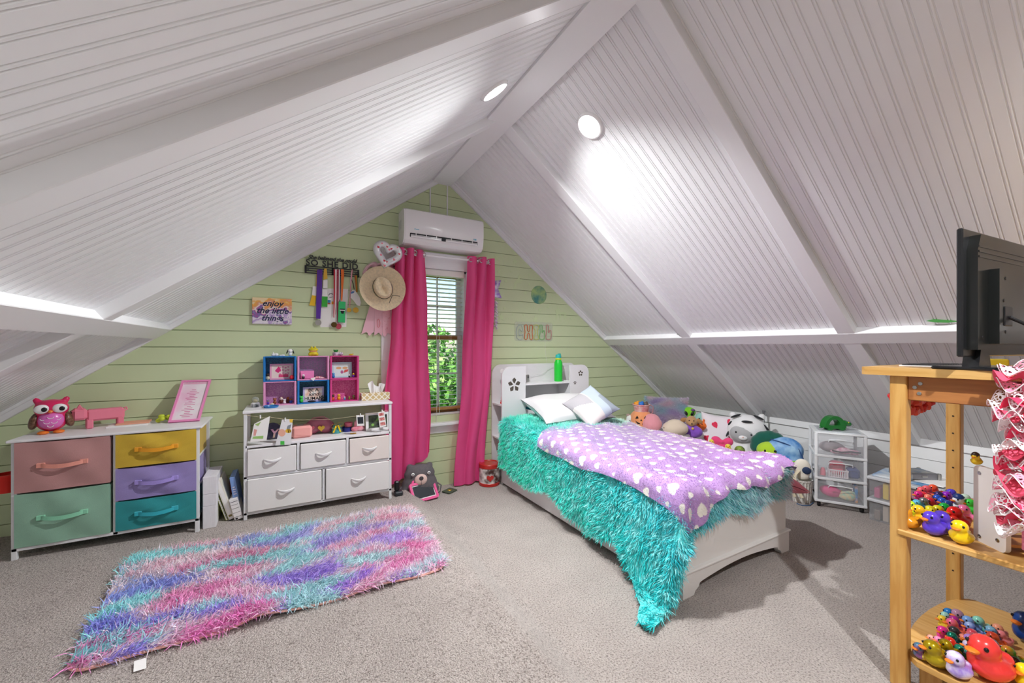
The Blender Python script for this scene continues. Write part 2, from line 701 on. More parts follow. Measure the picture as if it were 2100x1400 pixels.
PITCH = .119
Z0 = 1.303 - 11 * PITCH
WALLB = Matrix(((1, 0, 0, 0), (0, 0, -1, 0), (0, 1, 0, 0), (0, 0, 0, 1)))
bk = MB()
for pl in (clip(GAB, 1, 0, WX0), clip(GAB, -1, 0, -WX1), band(clip(clip(GAB, -1, 0, -WX0), 1, 0, WX1), -1, WZ0), band(clip(clip(GAB, -1, 0, -WX0), 1, 0, WX1), WZ1, 9)):
    bk.prism(pl, -(W + .14), -(W + .011), M=WALLB)
wb = struct(bk.build('wall_back', mat('green_wall_joint', '#a9bb86', .6), smooth=False))
k = 0
z = Z0
while z < RZ:
    b0 = band(GAB, z + .0022, z + PITCH - .0022)
    pcs = [b0]
    if z + PITCH > WZ0 and z < WZ1:
        pcs = [clip(b0, 1, 0, WX0), clip(b0, -1, 0, -WX1)]
        if z < WZ0: pcs.append(band(clip(clip(b0, -1, 0, -WX0), 1, 0, WX1), -9, WZ0))
        if z + PITCH > WZ1: pcs.append(band(clip(clip(b0, -1, 0, -WX0), 1, 0, WX1), WZ1, 9))
    for p in pcs:
        if len(p) >= 3:
            MB().prism(p, -(W + .012), -(W - random.uniform(0, .0012)), M=WALLB).build('board', GREEN_W, wb, smooth=False)
    z += PITCH

# knee walls and the wall behind the camera
for nm, x0, x1 in (('wall_right', KR + .012, KR + .1), ('wall_left', KL - .1, KL - .012)):
    kw = struct(MB().box(x0, x1, Y_BACK, W, -.1, .66).build(nm, mat('joint_grey', '#bdbdbd', .6), smooth=False))
    zz = -.075
    while zz < .56:
        a = KR if nm == 'wall_right' else KL - .012
        MB().box(a, a + .012, Y_BACK, W, zz + .002, min(zz + .117, .60)).build('board', WHITE, kw, smooth=False)
        zz += .119
trim(MB().box(KR - .02, KR, Y_BACK, W, .505, .575, b=.003))
trim(MB().box(KL, KL + .02, Y_BACK, W, .54, .62, b=.003))
wf = MB().prism(GAB, -Y_BACK, -Y_BACK + .1, M=WALLB)
struct(wf.build('wall_front', WHITE, smooth=False))

# ------------------------------------------------------------------ recessed lamps
LENS = mat('lamp_lens', '#fdfdff', .5, emit=14.)


def downlight(side, x, y, label):
    s, n, _ = SLOPE[side]
    dist = abs(x - RX) * (LL if side == 'left' else LR)
    loc = Vector((RX, y, RZ)) + s * dist
    t = thing('recessed_light', label, 'light', loc, group='recessed ceiling lamps')
    M = SM(side)
    R = M.to_3x3().to_4x4()
    MB().lathe([(.072, .0), (.088, .0), (.088, .004), (.082, .014), (.0735, .015), (.072, .0)], 40, M=R, caps=False).build('trim_ring', CERAM, t)
    MB().lathe([(.0, .003), (.060, .003), (.0725, .003)], 40, M=R, caps=False).build('lens', LENS, t)
    ld = bpy.data.lights.new('lamp', 'SPOT')
    ld.energy = LAMP
    ld.shadow_soft_size = .03
    ld.spot_size = math.radians(106)
    ld.spot_blend = 1.0
    ld.color = (.97, .99, 1.0)
    lo = bpy.data.objects.new('lamp', ld)
    COL.objects.link(lo)
    lo.parent = t
    lo.location = n * .036
    lo.rotation_euler = n.to_track_quat('-Z', 'Y').to_euler()


downlight('left', .992, 1.965, 'round recessed lamp in the white slope above the medal rack and dressers')
downlight('right', 1.635, 1.915, 'round recessed lamp in the white slope above the bed')
downlight('left', .992, -.55, 'round recessed lamp behind the camera in the slope above the dressers')
downlight('right', 1.60, -.55, 'round recessed lamp behind the camera in the slope above the tall wooden stand')

# ------------------------------------------------------------------ window, blind, garden
GLASS = mat('window_glass', '#ffffff', .02, trans=1., ior=1.02, spec=.3)
TANW = mat('tan_wood_sash', '#b78b52', .5, var=.25, vscale=12, stretch=(1, 1, 8))
win = struct(MB().box(WX0 - .10, WX0, W - .018, W + .01, WZ0 - .08, WZ1, b=.003).box(WX1, WX1 + .10, W - .018, W + .01, WZ0 - .08, WZ1, b=.003)
             .box(WX0 - .10, WX1 + .10, W - .02, W + .01, WZ1, WZ1 + .14, b=.004).box(WX0 - .115, WX1 + .115, W - .03, W + .01, WZ1 + .115, WZ1 + .145, b=.003).build('window_1', TRIMW, smooth=False))
MB().box(WX0 - .14, WX1 + .14, W - .07, W + .1, .572, .60, b=.006).build('window_sill', TRIMW, win)
MB().box(WX0 - .10, WX1 + .10, W - .017, W, .50, .572, b=.003).build('window_apron', TRIMW, win)
MB().box(WX0, WX0 + .02, W, W + .14, .60, WZ1).box(WX1 - .02, WX1, W, W + .14, .60, WZ1).box(WX0, WX1, W, W + .14, WZ1 - .02, WZ1).box(WX0, WX1, W + .03, W + .14, .60, .68).build('window_frame', TRIMW, win)
zm = 1.395
for nm, z0, z1, y in (('upper_sash', zm - .02, WZ1 - .02, W + .10), ('lower_sash', .68, zm + .02, W + .075)):
    s = MB()
    a, b_ = WX0 + .02, WX1 - .02
    MB().box(a, a + .04, y - .001, y + .026, z0, z1).build('stile', TRIMW, win, False)
    MB().box(b_ - .04, b_, y - .001, y + .026, z0, z1).build('stile', TRIMW, win, False)
    s.box(a + .04, b_ - .04, y, y + .025, z0, z0 + .045).box(a + .04, b_ - .04, y, y + .025, z1 - .04, z1)
    so = s.build(nm, TANW, win, smooth=False)
    MB().box(a + .03, b_ - .03, y + .010, y + .014, z0 + .03, z1 - .03).build('pane', GLASS, so, smooth=False)
    mu = MB()
    for f in (1 / 3, 2 / 3):
        xx = a + .04 + (b_ - a - .08) * f
        mu.box(xx - .008, xx + .008, y + .006, y + .018, z0 + .03, z1 - .03)
    zz = (z0 + z1) / 2
    mu.box(a, b_, y + .006, y + .018, zz - .008, zz + .008)
    mu.build('muntin', TRIMW, so, smooth=False)

bl = thing('window_blind', 'white slatted blind hanging open in the window between the pink curtains', 'blind', (1.16, W + .035, .68))
SLAT = mat('blind_slat', '#f2efe8', .4)
BX0, BX1 = -.325, .325
slat_me = MB().sheet(lambda a, b: (BX0 + a * (BX1 - BX0), (b - .5) * .048, .0025 * math.cos((b - .5) * PI)), 1, 6).sheet(lambda a, b: (BX0 + a * (BX1 - BX0), (.5 - b) * .048, -.002 + .0025 * math.cos((b - .5) * PI)), 1, 6).mesh('slat', SLAT)
MB().box(BX0 - .005, BX1 + .005, -.045, .03, 1.29, 1.345, b=.004).build('valance', SLAT, bl)
zz = .085
while zz < 1.28:
    link('slat', slat_me, bl, (0, 0, zz), (math.radians(-6), 0, 0))
    zz += .0405
MB().box(BX0, BX1, -.026, .026, .028, .056, b=.005).build('bottom_rail', TANW, bl)
cd = MB()
for xx in (-.2, .2):
    for yy in (-.025, .025):
        cd.cyl((xx, yy, .05), (xx, yy, 1.3), .0012, 5)
cd.build('ladder_cord', SLAT, bl)
MB().cyl((.05, -.05, -.10), (.05, -.05, 1.3), .0016, 5).cyl((.075, -.05, .0), (.075, -.05, 1.3), .0016, 5).cyl((.05, -.05, -.13), (.05, -.05, -.10), .006, 8, r1=.003).build('pull_cord', SLAT, bl)

# garden beyond the window
struct(MB().box(-40, 60, W + 1.5, 90, -3.3, -3.2).build('ground', mat('lawn', '#6f9a48', .9, var=.3, vscale=2, bump=1, bscale=6), smooth=False))
TRUNK = mat('bark', '#5d4a38', .9, bump=1, bscale=20)
leafm = [mat('leaf_a', '#5f9a3c', .55, col2='#8cc25a', vscale=3), mat('leaf_b', '#47803a', .55, col2='#79b04e', vscale=3), mat('leaf_c', '#86b85c', .55, col2='#b2d486', vscale=3)]


def tree(x, y, hgt, rad, mi, label, n=2600):
    t = thing('tree', label, 'tree', (x, y, -3.2), group='trees in the garden')
    MB().tube([(0, 0, 0), (.1, .05, hgt * .35), (0, .1, hgt * .7)], [.16, .12, .05], 8).tube([(.08, .05, hgt * .4), (.7, .2, hgt * .62)], [.07, .02], 6).tube([(.05, .05, hgt * .45), (-.6, -.2, hgt * .66)], [.07, .02], 6).build('trunk', TRUNK, t)
    rg = np.random.default_rng(int(x * 10 + y))
    d = rg.normal(size=(n, 3))
    d /= np.linalg.norm(d, axis=1)[:, None]
    P = d * (rg.random(n) ** .45)[:, None] * np.array([rad, rad, hgt * .42]) + np.array([0, 0, hgt * .58])
    P += rg.normal(size=(n, 3)) * .12
    a = rg.normal(size=(n, 3)); a /= np.linalg.norm(a, axis=1)[:, None]
    b = np.cross(a, rg.normal(size=(n, 3))); b /= np.linalg.norm(b, axis=1)[:, None]
    L = .17
    V = np.stack([P - a * L, P + b * L * .5, P + a * L, P - b * L * .5], 1).reshape(-1, 3)
    F = (np.arange(n) * 4)[:, None] + np.arange(4)
    o = link('foliage', colored_mesh('foliage', V, F, None, leafm[mi], False), t)
    o['kind'] = 'stuff'


tree(2.1, 9.3, 4.6, 1.1, 0, 'leafy light green tree straight outside the window')
tree(4.7, 10.3, 4.3, 1.2, 1, 'dense darker green tree outside the window beside the light one')
tree(3.3, 13.6, 5.4, 1.5, 2, 'pale green tall tree standing behind the garden trees')
tree(7.2, 14.2, 5.2, 1.8, 0, 'broad light green tree at the far end of the garden')
tree(.0, 12.6, 5.0, 1.4, 1, 'dark green tree outside the window behind the pink curtain')
tree(5.2, 18.6, 5.8, 2.2, 1, 'dark green distant tree filling the garden horizon', 3200)
tree(3.1, 7.0, 3.0, .75, 2, 'low pale green bush below the window', 1500)

# ------------------------------------------------------------------ air conditioner
ac = thing('air_conditioner', 'white wall mounted air conditioner under the ridge above the window', 'air conditioner', (.862, W, 2.195))
AW = .744
prof = [(0, .0), (.11, .0), (.15, .006), (.178, .03), (.19, .062), (.197, .10), (.20, .16), (.20, .26), (.192, .286), (.172, .298), (0, .30)]
AM = Matrix(((0, 0, 1, 0), (-1, 0, 0, 0), (0, 1, 0, 0), (0, 0, 0, 1)))       # (depth, height, along) -> (x, -y, z)
MB().prism(prof, .012, AW - .012, M=AM).build('body', CERAM, ac, angle=25)
for e0, e1 in ((0, .0125), (AW - .0125, AW)):
    MB().prism([(p[0] * .985 + .001, p[1] * .98 + .003) for p in prof], e0, e1, M=AM).build('end_cap', CERAM, ac, angle=25)
MB().box(.05, AW - .06, -.2005, -.15, .052, .088, b=.006).build('air_slot', BLACK, ac)
for x0, x1 in ((.055, .33), (.37, AW - .065)):
    v = MB().box(x0, x1, -.206, -.186, .050, .066, b=.004).box(x0, x1, -.204, -.198, .0685, .0725)
    for q in range(3):
        xx = x0 + (x1 - x0) * (q + .5) / 3
        v.box(xx - .003, xx + .003, -.2035, -.195, .05, .086)
    v.build('louver', CERAM, ac)
MB().box(.012, .05, -.0, -.012, .0, .305).build('mounting_plate', SILVER, ac)
gr = MB()
for q in range(7):
    gr.box(-.002, .003, -.10, -.03, .14 + q * .012, .146 + q * .012)
gr.build('side_grille', flat('#c8c8c8'), ac)
LBLUE = flat('#7fc4d8')
lg = MB().box(.088, .097, -.2005, -.1995, .118, .128).box(.100, .128, -.2005, -.1995, .119, .125)
lg.build('logo', LBLUE, ac, smooth=False)['kind'] = 'stuff'
lg = MB()
for x0_, w0_ in ((.640, .006), (.649, .004), (.656, .012)):
    lg.box(x0_, x0_ + w0_, -.2008, -.1995, .098, .112)
lg.build('model_mark', LBLUE, ac, smooth=False)['kind'] = 'stuff'
for u, sl_ in ((882, 'dressers'), (917, 'bed')):
    p, q = wall(u, 376), wall(u, 440)
    tag(MB().box(-.006, .006, -.008, 0, 0, p.z - q.z + .02, b=.002).build('cable_cover', TRIMW, None, loc=(p.x, W, q.z - .01)),
        'thin white strip above the air conditioner, the one nearer the slope over the %s' % sl_, 'cable cover', 'cable covers above the air conditioner')

# ------------------------------------------------------------------ curtains on a rod
CUR = bpy.data.materials.new('pink_curtain')
CUR.use_nodes = True
nt = CUR.node_tree
for n in list(nt.nodes): nt.nodes.remove(n)
d1 = nt.nodes.new('ShaderNodeBsdfPrincipled'); d1.inputs['Base Color'].default_value = (*lin('#f4559a'), 1); d1.inputs['Roughness'].default_value = .42; d1.inputs['Sheen Weight'].default_value = .1
t1 = nt.nodes.new('ShaderNodeBsdfTranslucent'); t1.inputs['Color'].default_value = (*lin('#f23a5a'), 1)
m1 = nt.nodes.new('ShaderNodeMixShader'); m1.inputs[0].default_value = .25
nz = nt.nodes.new('ShaderNodeTexNoise'); nz.inputs['Scale'].default_value = 14
tcc = nt.nodes.new('ShaderNodeTexCoord'); nt.links.new(tcc.outputs['Object'], nz.inputs['Vector'])
bp = nt.nodes.new('ShaderNodeBump'); bp.inputs['Strength'].default_value = .25; bp.inputs['Distance'].default_value = .02
nt.links.new(nz.outputs['Fac'], bp.inputs['Height']); nt.links.new(bp.outputs[0], d1.inputs['Normal'])
om = nt.nodes.new('ShaderNodeOutputMaterial')
nt.links.new(d1.outputs[0], m1.inputs[1]); nt.links.new(t1.outputs[0], m1.inputs[2]); nt.links.new(m1.outputs[0], om.inputs['Surface'])

RY = W - .10
RZ0 = 2.128
rod = thing('curtain_rod', 'white curtain rod above the window carrying the pink curtains', 'curtain rod', (1.26, RY, RZ0))
MB().cyl((-.53, 0, 0), (.49, 0, 0), .0095, 14).build('pole', CERAM, rod)
for x in (-.53, .49):
    MB().ell((x, 0, 0), (.022, .016, .016)).build('finial', CERAM, rod)
for x in (-.48, .475):
    MB().box(x - .006, x + .006, 0, .10, -.012, .004, b=.002).build('bracket', CERAM, rod)


def ip(pts, t):
    for (a, x), (b, y) in zip(pts, pts[1:]):
        if t <= b:
            s = (t - a) / (b - a)
            s = s * s * (3 - 2 * s)
            return x + (y - x) * s
    return pts[-1][1]


def curtain(name, label, L, R, zb, nf, amp, ph, base):
    t = thing(name, label, 'curtain', (base[0], RY, base[1]))
    bx, bz = base

    def fn(a, b):
        zt = RZ0 + .035
        z1 = ip(zb, a)
        z = zt + (z1 - zt) * b
        x = ip(L, b) + (ip(R, b) - ip(L, b)) * a
        k = amp * (1 - .35 * b) * (.75 + .25 * math.sin(3 * a + 5 * b))
        y = k * math.sin(2 * PI * nf * a + ph + .8 * math.sin(2.2 * b) * a) + .012 * math.sin(9 * a + 7 * b)
        x += .010 * math.sin(2 * PI * nf * a + ph + 1.5) + .006 * math.sin(8 * b + 6 * a)
        return (x - bx, min(y - .02, .07), z - bz)
    MB().sheet(fn, 90, 80).build('fabric', CUR, t, angle=80)
    n = max(2, round(nf * 2))
    for q in range(n):
        a = (q + .5) / n
        p = fn(a, .012)
        zc = RZ0 - bz
        MB().tube([(p[0], p[1] - .002 + .020 * math.cos(w) * .15, zc + .020 * math.sin(w)) for w in [0]] if 0 else
                  [(p[0] + .021 * math.cos(w), p[1] - .003, zc + .021 * math.sin(w)) for w in [2 * PI * i / 20 for i in range(20)]], .0042, 6, closed=True).build('grommet', SILVER, t)
    return t


curtain('curtain', 'bright pink curtain bunched beside the white dresser and tissue box', [(0, .80), (.35, .765), (.65, .715), (1, .735)], [(0, 1.072), (.3, 1.085), (.8, 1.13), (1, 1.105)],
        [(0, .105), (.35, .16), (.8, .285), (.93, .31), (1, .36)], 3.2, .035, .6, (.92, .14))
curtain('curtain', 'bright pink curtain hanging to the floor beside the headboard and red tin', [(0, 1.486), (.5, 1.435), (1, 1.345)], [(0, 1.755), (.5, 1.722), (1, 1.635)],
        [(0, .012), (1, .02)], 2.4, .03, 2.2, (1.5, .01))

# ------------------------------------------------------------------ things on the green wall


def WP(u, v, off=0.):
    p = wall(u, v, off)
    return (p.x, p.z)


# canvas print
cv = thing('canvas_print', 'small flower painted canvas with script lettering hung on the green wall', 'picture', (-.103, W, 1.478))
art = bpy.data.materials.new('flower_art')
art.use_nodes = True
nt = art.node_tree
bs = nt.nodes['Principled BSDF']; bs.inputs['Roughness'].default_value = .7
tcc = nt.nodes.new('ShaderNodeTexCoord')
sx = nt.nodes.new('ShaderNodeSeparateXYZ'); nt.links.new(tcc.outputs['Object'], sx.inputs[0])
nz = nt.nodes.new('ShaderNodeTexNoise'); nz.inputs['Scale'].default_value = 16; nz.inputs['Detail'].default_value = 5
nt.links.new(tcc.outputs['Object'], nz.inputs['Vector'])
ma = nt.nodes.new('ShaderNodeMath'); ma.operation = 'MULTIPLY_ADD'; ma.inputs[1].default_value = 4.2
nt.links.new(sx.outputs['Z'], ma.inputs[0])
ms = nt.nodes.new('ShaderNodeMath'); ms.operation = 'MULTIPLY_ADD'; ms.inputs[1].default_value = 1.6; ms.inputs[2].default_value = -.75
nt.links.new(nz.outputs['Fac'], ms.inputs[0]); nt.links.new(ms.outputs[0], ma.inputs[2])
cr = nt.nodes.new('ShaderNodeValToRGB')
cols = [(.0, '#efe6ee'), (.15, '#b89ad0'), (.28, '#f2e8ee'), (.4, '#7a6fae'), (.5, '#b45c9a'), (.6, '#f3e9e4'), (.72, '#e9a07a'), (.84, '#f5b24a'), (.95, '#f7ddb0')]
cr.color_ramp.elements[0].position, cr.color_ramp.elements[0].color = cols[0][0], (*lin(cols[0][1]), 1)
cr.color_ramp.elements[1].position, cr.color_ramp.elements[1].color = cols[-1][0], (*lin(cols[-1][1]), 1)
for p, c in cols[1:-1]:
    cr.color_ramp.elements.new(p).color = (*lin(c), 1)
nt.links.new(ma.outputs[0], cr.inputs[0]); nt.links.new(cr.outputs[0], bs.inputs['Base Color'])
MB().box(-.131, .131, -.022, 0, 0, .2, b=.003).build('canvas', art, cv)
tx = MB()
for s, z in (('enjoy', .158), ('the little', .102), ('things', .045)):
    tx.add(*text_geo(s, .062, .0006, .35, .001), 0, WM((0, -.0228, z)))
tx.build('lettering', flat('#23324f'), cv, smooth=False)

# medal rack
MR = flat('#2f3334', .5)
rk = thing('medal_rack', 'dark metal medal hanger with cut-out lettering on the green wall', 'medal hanger', (.323, W, 1.897))
b = MB()
for z in (.0, .0185, .037, .0545):
    b.box(-.198, .198, -.016, -.012, z - .004, z + .004)
for x in (-.198, 0, .198):
    b.box(x - .007, x + .007, -.016, -.011, -.004, .058)
for x in (-.18, .18):
    b.box(x - .004, x + .004, -.012, 0, .02, .03)
b.build('bars', MR, rk, smooth=False)
t = MB()
t.add(*text_geo('SO SHE DID', .068, .002, 0, .0012, 1.12), 0, WM((0.0, -.014, .082)))
t.add(*text_geo('She believed she could', .043, .002, .35, .0010, .93), 0, WM((.0, -.014, .127)))
t.build('lettering', MR, rk, smooth=False)

K = 140 / 1089


def zz(x, y): return (615 + x * K, 510 + y * K)


def wpoly(pts, off, th, conv=zz):
    """flat polygon on the wall from zoomed picture points; returns prism in wall drawing"""
    return [WP(*conv(*p)) for p in pts]


def flatpiece(mb, pts, off, th=.0015, mi=0, conv=zz, org=(0, 0)):
    P = wpoly(pts, off, th, conv)
    P = [(x - org[0], z - org[1]) for x, z in P]
    mb.prism(P, off, off + th, mi, WALLM)


def disc(mb, x, y, r, off, th=.003, mi=0, conv=zz, org=(0, 0), ring=False):
    cx, cz = WP(*conv(x, y)); ex, ez = WP(*conv(x + r, y))
    R = abs(ex - cx)
    c = circ(R, 24, cx - org[0], cz - org[1])
    mb.prism(c, off, off + th, mi, WALLM)
    mb.ringprism(c, circ(R * .82, 24, cx - org[0], cz - org[1]), off + th, off + th + .0015, mi, WALLM)


def medal(name, label, cat, org, parts):
    """parts: (part name, material, [polys], off) or (part name, material, ('disc',x,y,r), off)"""
    o = WP(*zz(*org))
    t = thing(name, label, cat, (o[0], W, o[1]), group='medals and ribbons on the medal rack')
    for nm, m, geo, off in parts:
        mb = MB()
        for g in geo:
            if g[0] == 'disc': disc(mb, *g[1:], off, org=o)
            else: flatpiece(mb, g, off, org=o)
        mb.build(nm, m, t, smooth=False)
    return t


medal('poster', 'white paper sheet with small printed pictures pinned below the medal rack', 'poster', (550, 950), [
    ('sheet', PAPER, [[(330, 630), (770, 640), (740, 1245), (325, 1250)]], .001),
    ('print', flat('#3f8fc0'), [[(445, 815), (490, 820), (488, 862), (443, 860)]], .003),
    ('print', flat('#e8a030'), [[(505, 840), (535, 842), (535, 885), (505, 884)]], .003),
    ('print', flat('#c05040'), [[(443, 862), (488, 864), (487, 884), (443, 882)]], .003),
    ('outline_drawing', INK, [[(455, 740), (470, 715), (500, 712), (530, 722), (528, 730), (500, 722), (474, 724), (465, 745)], [(470, 768), (500, 770), (520, 762), (522, 768), (500, 778), (468, 776)]], .003)])
medal('ribbon', 'yellow award ribbon with white label', 'ribbon', (210, 750), [
    ('cord', GOLD, [[(265, 325), (275, 325), (262, 600), (250, 600)]], .010),
    ('label_card', PAPER, [[(205, 600), (262, 605), (258, 752), (192, 742)]], .012),
    ('tail', flat('#f2c22a'), [[(192, 742), (258, 752), (240, 912), (148, 905)]], .0115)])
medal('medal', 'silver medal on a wide purple ribbon', 'medal', (290, 1000), [
    ('ribbon_band', mat('purple_satin', '#5a2a9a', .35, sheen=.3), [[(272, 340), (358, 340), (348, 720), (325, 1120), (255, 1115), (262, 700)]], .020),
    ('disc', SILVER, [('disc', 290, 1180, 50)], .020)])
medal('ribbon', 'green award ribbon with gold rosette and white badge', 'ribbon', (400, 700), [
    ('rosette', GOLD, [[(385, 320), (425, 322), (432, 400), (440, 480), (375, 500), (372, 430)]], .018),
    ('badge', PAPER, [[(370, 505), (440, 495), (438, 635), (368, 630)], [(358, 650), (442, 645), (440, 765), (350, 762)]], .017),
    ('tail', flat('#3fae3f'), [[(350, 762), (440, 765), (436, 932), (344, 925)]], .016)])
medal('medal', 'bronze medal on a red and white ribbon', 'medal', (550, 1000), [
    ('ribbon_band', flat('#c83a4a'), [[(536, 335), (560, 335), (560, 700), (545, 1100), (532, 1100), (536, 700)], [(582, 335), (590, 335), (585, 720), (560, 1050), (555, 1050), (578, 700)]], .020),
    ('stripe', PAPER, [[(560, 335), (582, 335), (578, 700), (555, 1060), (545, 1090), (560, 700)]], .0205),
    ('disc', mat('dark_bronze', '#6d5a36', .35, metal=1.), [('disc', 540, 1212, 46)], .022)])
medal('medal', 'red patterned medal on a striped crimson white and navy ribbon', 'medal', (610, 1000), [
    ('ribbon_band', flat('#a83a55'), [[(592, 335), (618, 335), (615, 800), (612, 1180), (590, 1180), (592, 800)]], .016),
    ('stripe', PAPER, [[(618, 335), (634, 335), (628, 800), (612, 900), (615, 800)]], .0165),
    ('edge', flat('#23284a'), [[(634, 335), (648, 335), (645, 760), (612, 1180), (590, 1180), (588, 860), (630, 800)]], .0155),
    ('disc', flat('#b8485a', .35), [('disc', 612, 1238, 48)], .018)])
medal('badge_card', 'bright green badge card on an orange lanyard', 'badge', (660, 900), [
    ('lanyard', flat('#f0742a'), [[(650, 335), (695, 335), (700, 420), (685, 620), (672, 830), (650, 830), (655, 600)]], .022),
    ('card', mat('green_card', '#36c070', .4), [[(612, 845), (722, 850), (714, 1182), (602, 1172)]], .025),
    ('print', INK, [[(632, 960), (712, 962), (690, 1040), (655, 1035)]], .0268),
    ('stripe', PAPER, [[(632, 975), (712, 978), (711, 992), (631, 989)]], .0285)])
medal('medal', 'small gold medal on a thin pink and white ribbon', 'medal', (790, 900), [
    ('ribbon_band', flat('#e79aa8'), [[(820, 340), (838, 340), (815, 560), (796, 930), (780, 935), (798, 560)]], .022),
    ('stripe', flat('#f4eeee'), [[(810, 390), (822, 345), (798, 560), (745, 930), (738, 925), (785, 640)]], .021),
    ('disc', GOLD, [('disc', 778, 980, 37)], .022)])
medal('medal', 'gold medal with white shoe shaped tag', 'medal', (880, 850), [
    ('ribbon_band', INK, [[(795, 440), (805, 440), (850, 560), (865, 650), (855, 650), (840, 570)]], .020),
    ('tag', PAPER, [[(830, 660), (875, 670), (945, 770), (965, 860), (955, 915), (905, 905), (850, 830), (800, 780), (800, 720)]], .022),
    ('print', flat('#5a8fc8'), [[(806, 700), (838, 680), (870, 690), (845, 712), (812, 722)]], .0238),
    ('disc', GOLD, [('disc', 885, 980, 46)], .022)])
medal('medal', 'narrow rust yellow and green striped ribbon beside the straw hat', 'ribbon', (890, 560), [
    ('ribbon_band', flat('#b8622a'), [[(865, 430), (892, 430), (905, 700), (890, 690)]], .018),
    ('stripe', flat('#e5b83a'), [[(892, 430), (902, 430), (912, 700), (905, 700)]], .0182),
    ('edge', flat('#3f6a3a'), [[(902, 430), (915, 432), (918, 690), (912, 700)]], .018)])

# pink award ribbon behind the hat
KH = 150 / 955


def zh(x, y): return (730 + x * KH, 480 + y * KH)


SATIN = mat('pink_satin', '#f6c4d0', .35, sheen=.3)
o = WP(*zh(330, 900))
rb = thing('award_ribbon', 'large pale pink satin ribbon with notched tails hanging behind the straw hat', 'ribbon', (o[0], W, o[1]))
for pts, off in (([(185, 900), (250, 900), (228, 1275), (165, 1330), (135, 1275), (66, 1305)], .02), ([(240, 900), (400, 905), (330, 1330), (290, 1285), (232, 1325)], .024), ([(330, 900), (428, 905), (458, 1320), (405, 1290), (372, 1338), (340, 1320)], .029)):
    mb = MB(); flatpiece(mb, pts, off, .002, conv=zh, org=o); mb.build('tail', SATIN, rb, smooth=False)
mb = MB()
c = WP(*zh(285, 1165))
mb.tube([(c[0] - o[0] + .011 * math.cos(w) , -.034, c[1] - o[1] + .036 * math.sin(w)) for w in [2 * PI * i / 24 for i in range(24)]], .0022, 6, closed=True)
mb.build('pin', flat('#f08a90'), rb)
mb = MB()
rr = random.Random(3)
for _ in range(26):
    q = WP(*zh(rr.uniform(330, 430), rr.uniform(960, 1260)))
    mb.prism(circ(.0022, 8, q[0] - o[0], q[1] - o[1]), .0315, .0322, 0, WALLM)
mb.build('printed_dots', flat('#d8607c'), rb, smooth=False)
# satin loops above the hat
for (cx, cy, rx, rz_, tilt) in ((185, 470, .085, .045, .9), (300, 440, .06, .04, .4), (500, 440, .07, .036, -.6)):
    q = WP(*zh(cx, cy))
    lp = MB()

    def fn(a, b, rx=rx, rz_=rz_, tilt=tilt, q=q):
        w = 2 * PI * a
        x, zq = rx * math.cos(w), rz_ * math.sin(w)
        k_ = 1 - .62 * b
        x, zq = x * k_, zq * k_
        return (q[0] - o[0] + x * math.cos(tilt) - zq * math.sin(tilt), -.014 - .035 * math.sin(PI * b) - .01 * math.cos(w), q[1] - o[1] + x * math.sin(tilt) + zq * math.cos(tilt))
    lp.sheet(fn, 28, 3).build('bow_loop', SATIN, rb)

# straw hat
STRAW = mat('straw', '#efdab6', .75, var=.14, vscale=60, bump=.5, bscale=220, detail=2)
p = wall(785, 591, .14)
hat = thing('cowboy_hat', 'straw cowboy hat with thin black cord hung on the green wall', 'hat', p, rot=(0, 0, 0))


def hat_sheet():
    def fn(a, b):
        w = 2 * PI * a
        r = .082 + b * .104
        x, y = r * math.cos(w), r * 1.02 * math.sin(w)
        lift = .05 * b ** 1.6 * (abs(math.cos(w)) ** 2) - .012 * b * (math.sin(w) ** 2)
        return (x * (1 - .02 * b * abs(math.cos(w))), y, lift)
    return fn


HM = Matrix.Rotation(math.radians(-10), 4, 'Z') @ WALLM @ Matrix.Rotation(math.radians(24), 4, 'Z')
MB().sheet(hat_sheet(), 64, 10, M=HM).build('brim', STRAW, hat, angle=80)


def crown(a, b):
    w = 2 * PI * a
    t = b
    r = .080 * (1 - .12 * t) * math.sqrt(max(0, 1 - max(0, (t - .55) / .45) ** 2)) if t > .55 else .080 * (1 - .12 * t)
    x, y = r * math.cos(w) * .92, r * math.sin(w) * 1.12
    h = .115 * min(1, t / .75) if t < .75 else .115
    crease = .034 * math.exp(-(x / .022) ** 2) * max(0, (t - .5) / .5) * (1 - .2 * math.cos(w))
    pinch = .016 * math.exp(-((y + .055) / .03) ** 2) * math.exp(-((abs(x) - .045) / .025) ** 2) * t
    return (x, y, h - crease - pinch + .012 * math.sin(w) * t)


MB().sheet(crown, 64, 22, M=HM).build('crown', STRAW, hat, angle=80)
cdm = MB().tube([tuple(HM @ Vector((.0765 * math.cos(w), .0915 * math.sin(w), .013))) for w in [2 * PI * i / 48 for i in range(48)]], .0023, 6, closed=True)
for a_, b_ in (((.045, -.085, .03), (.10, -.115, .03)), ((.045, -.085, .03), (-.005, -.135, .02))):
    cdm.tube([tuple(HM @ Vector(a_)), tuple(HM @ Vector(b_))], .0023, 6)
cdm.build('cord', INK, hat)

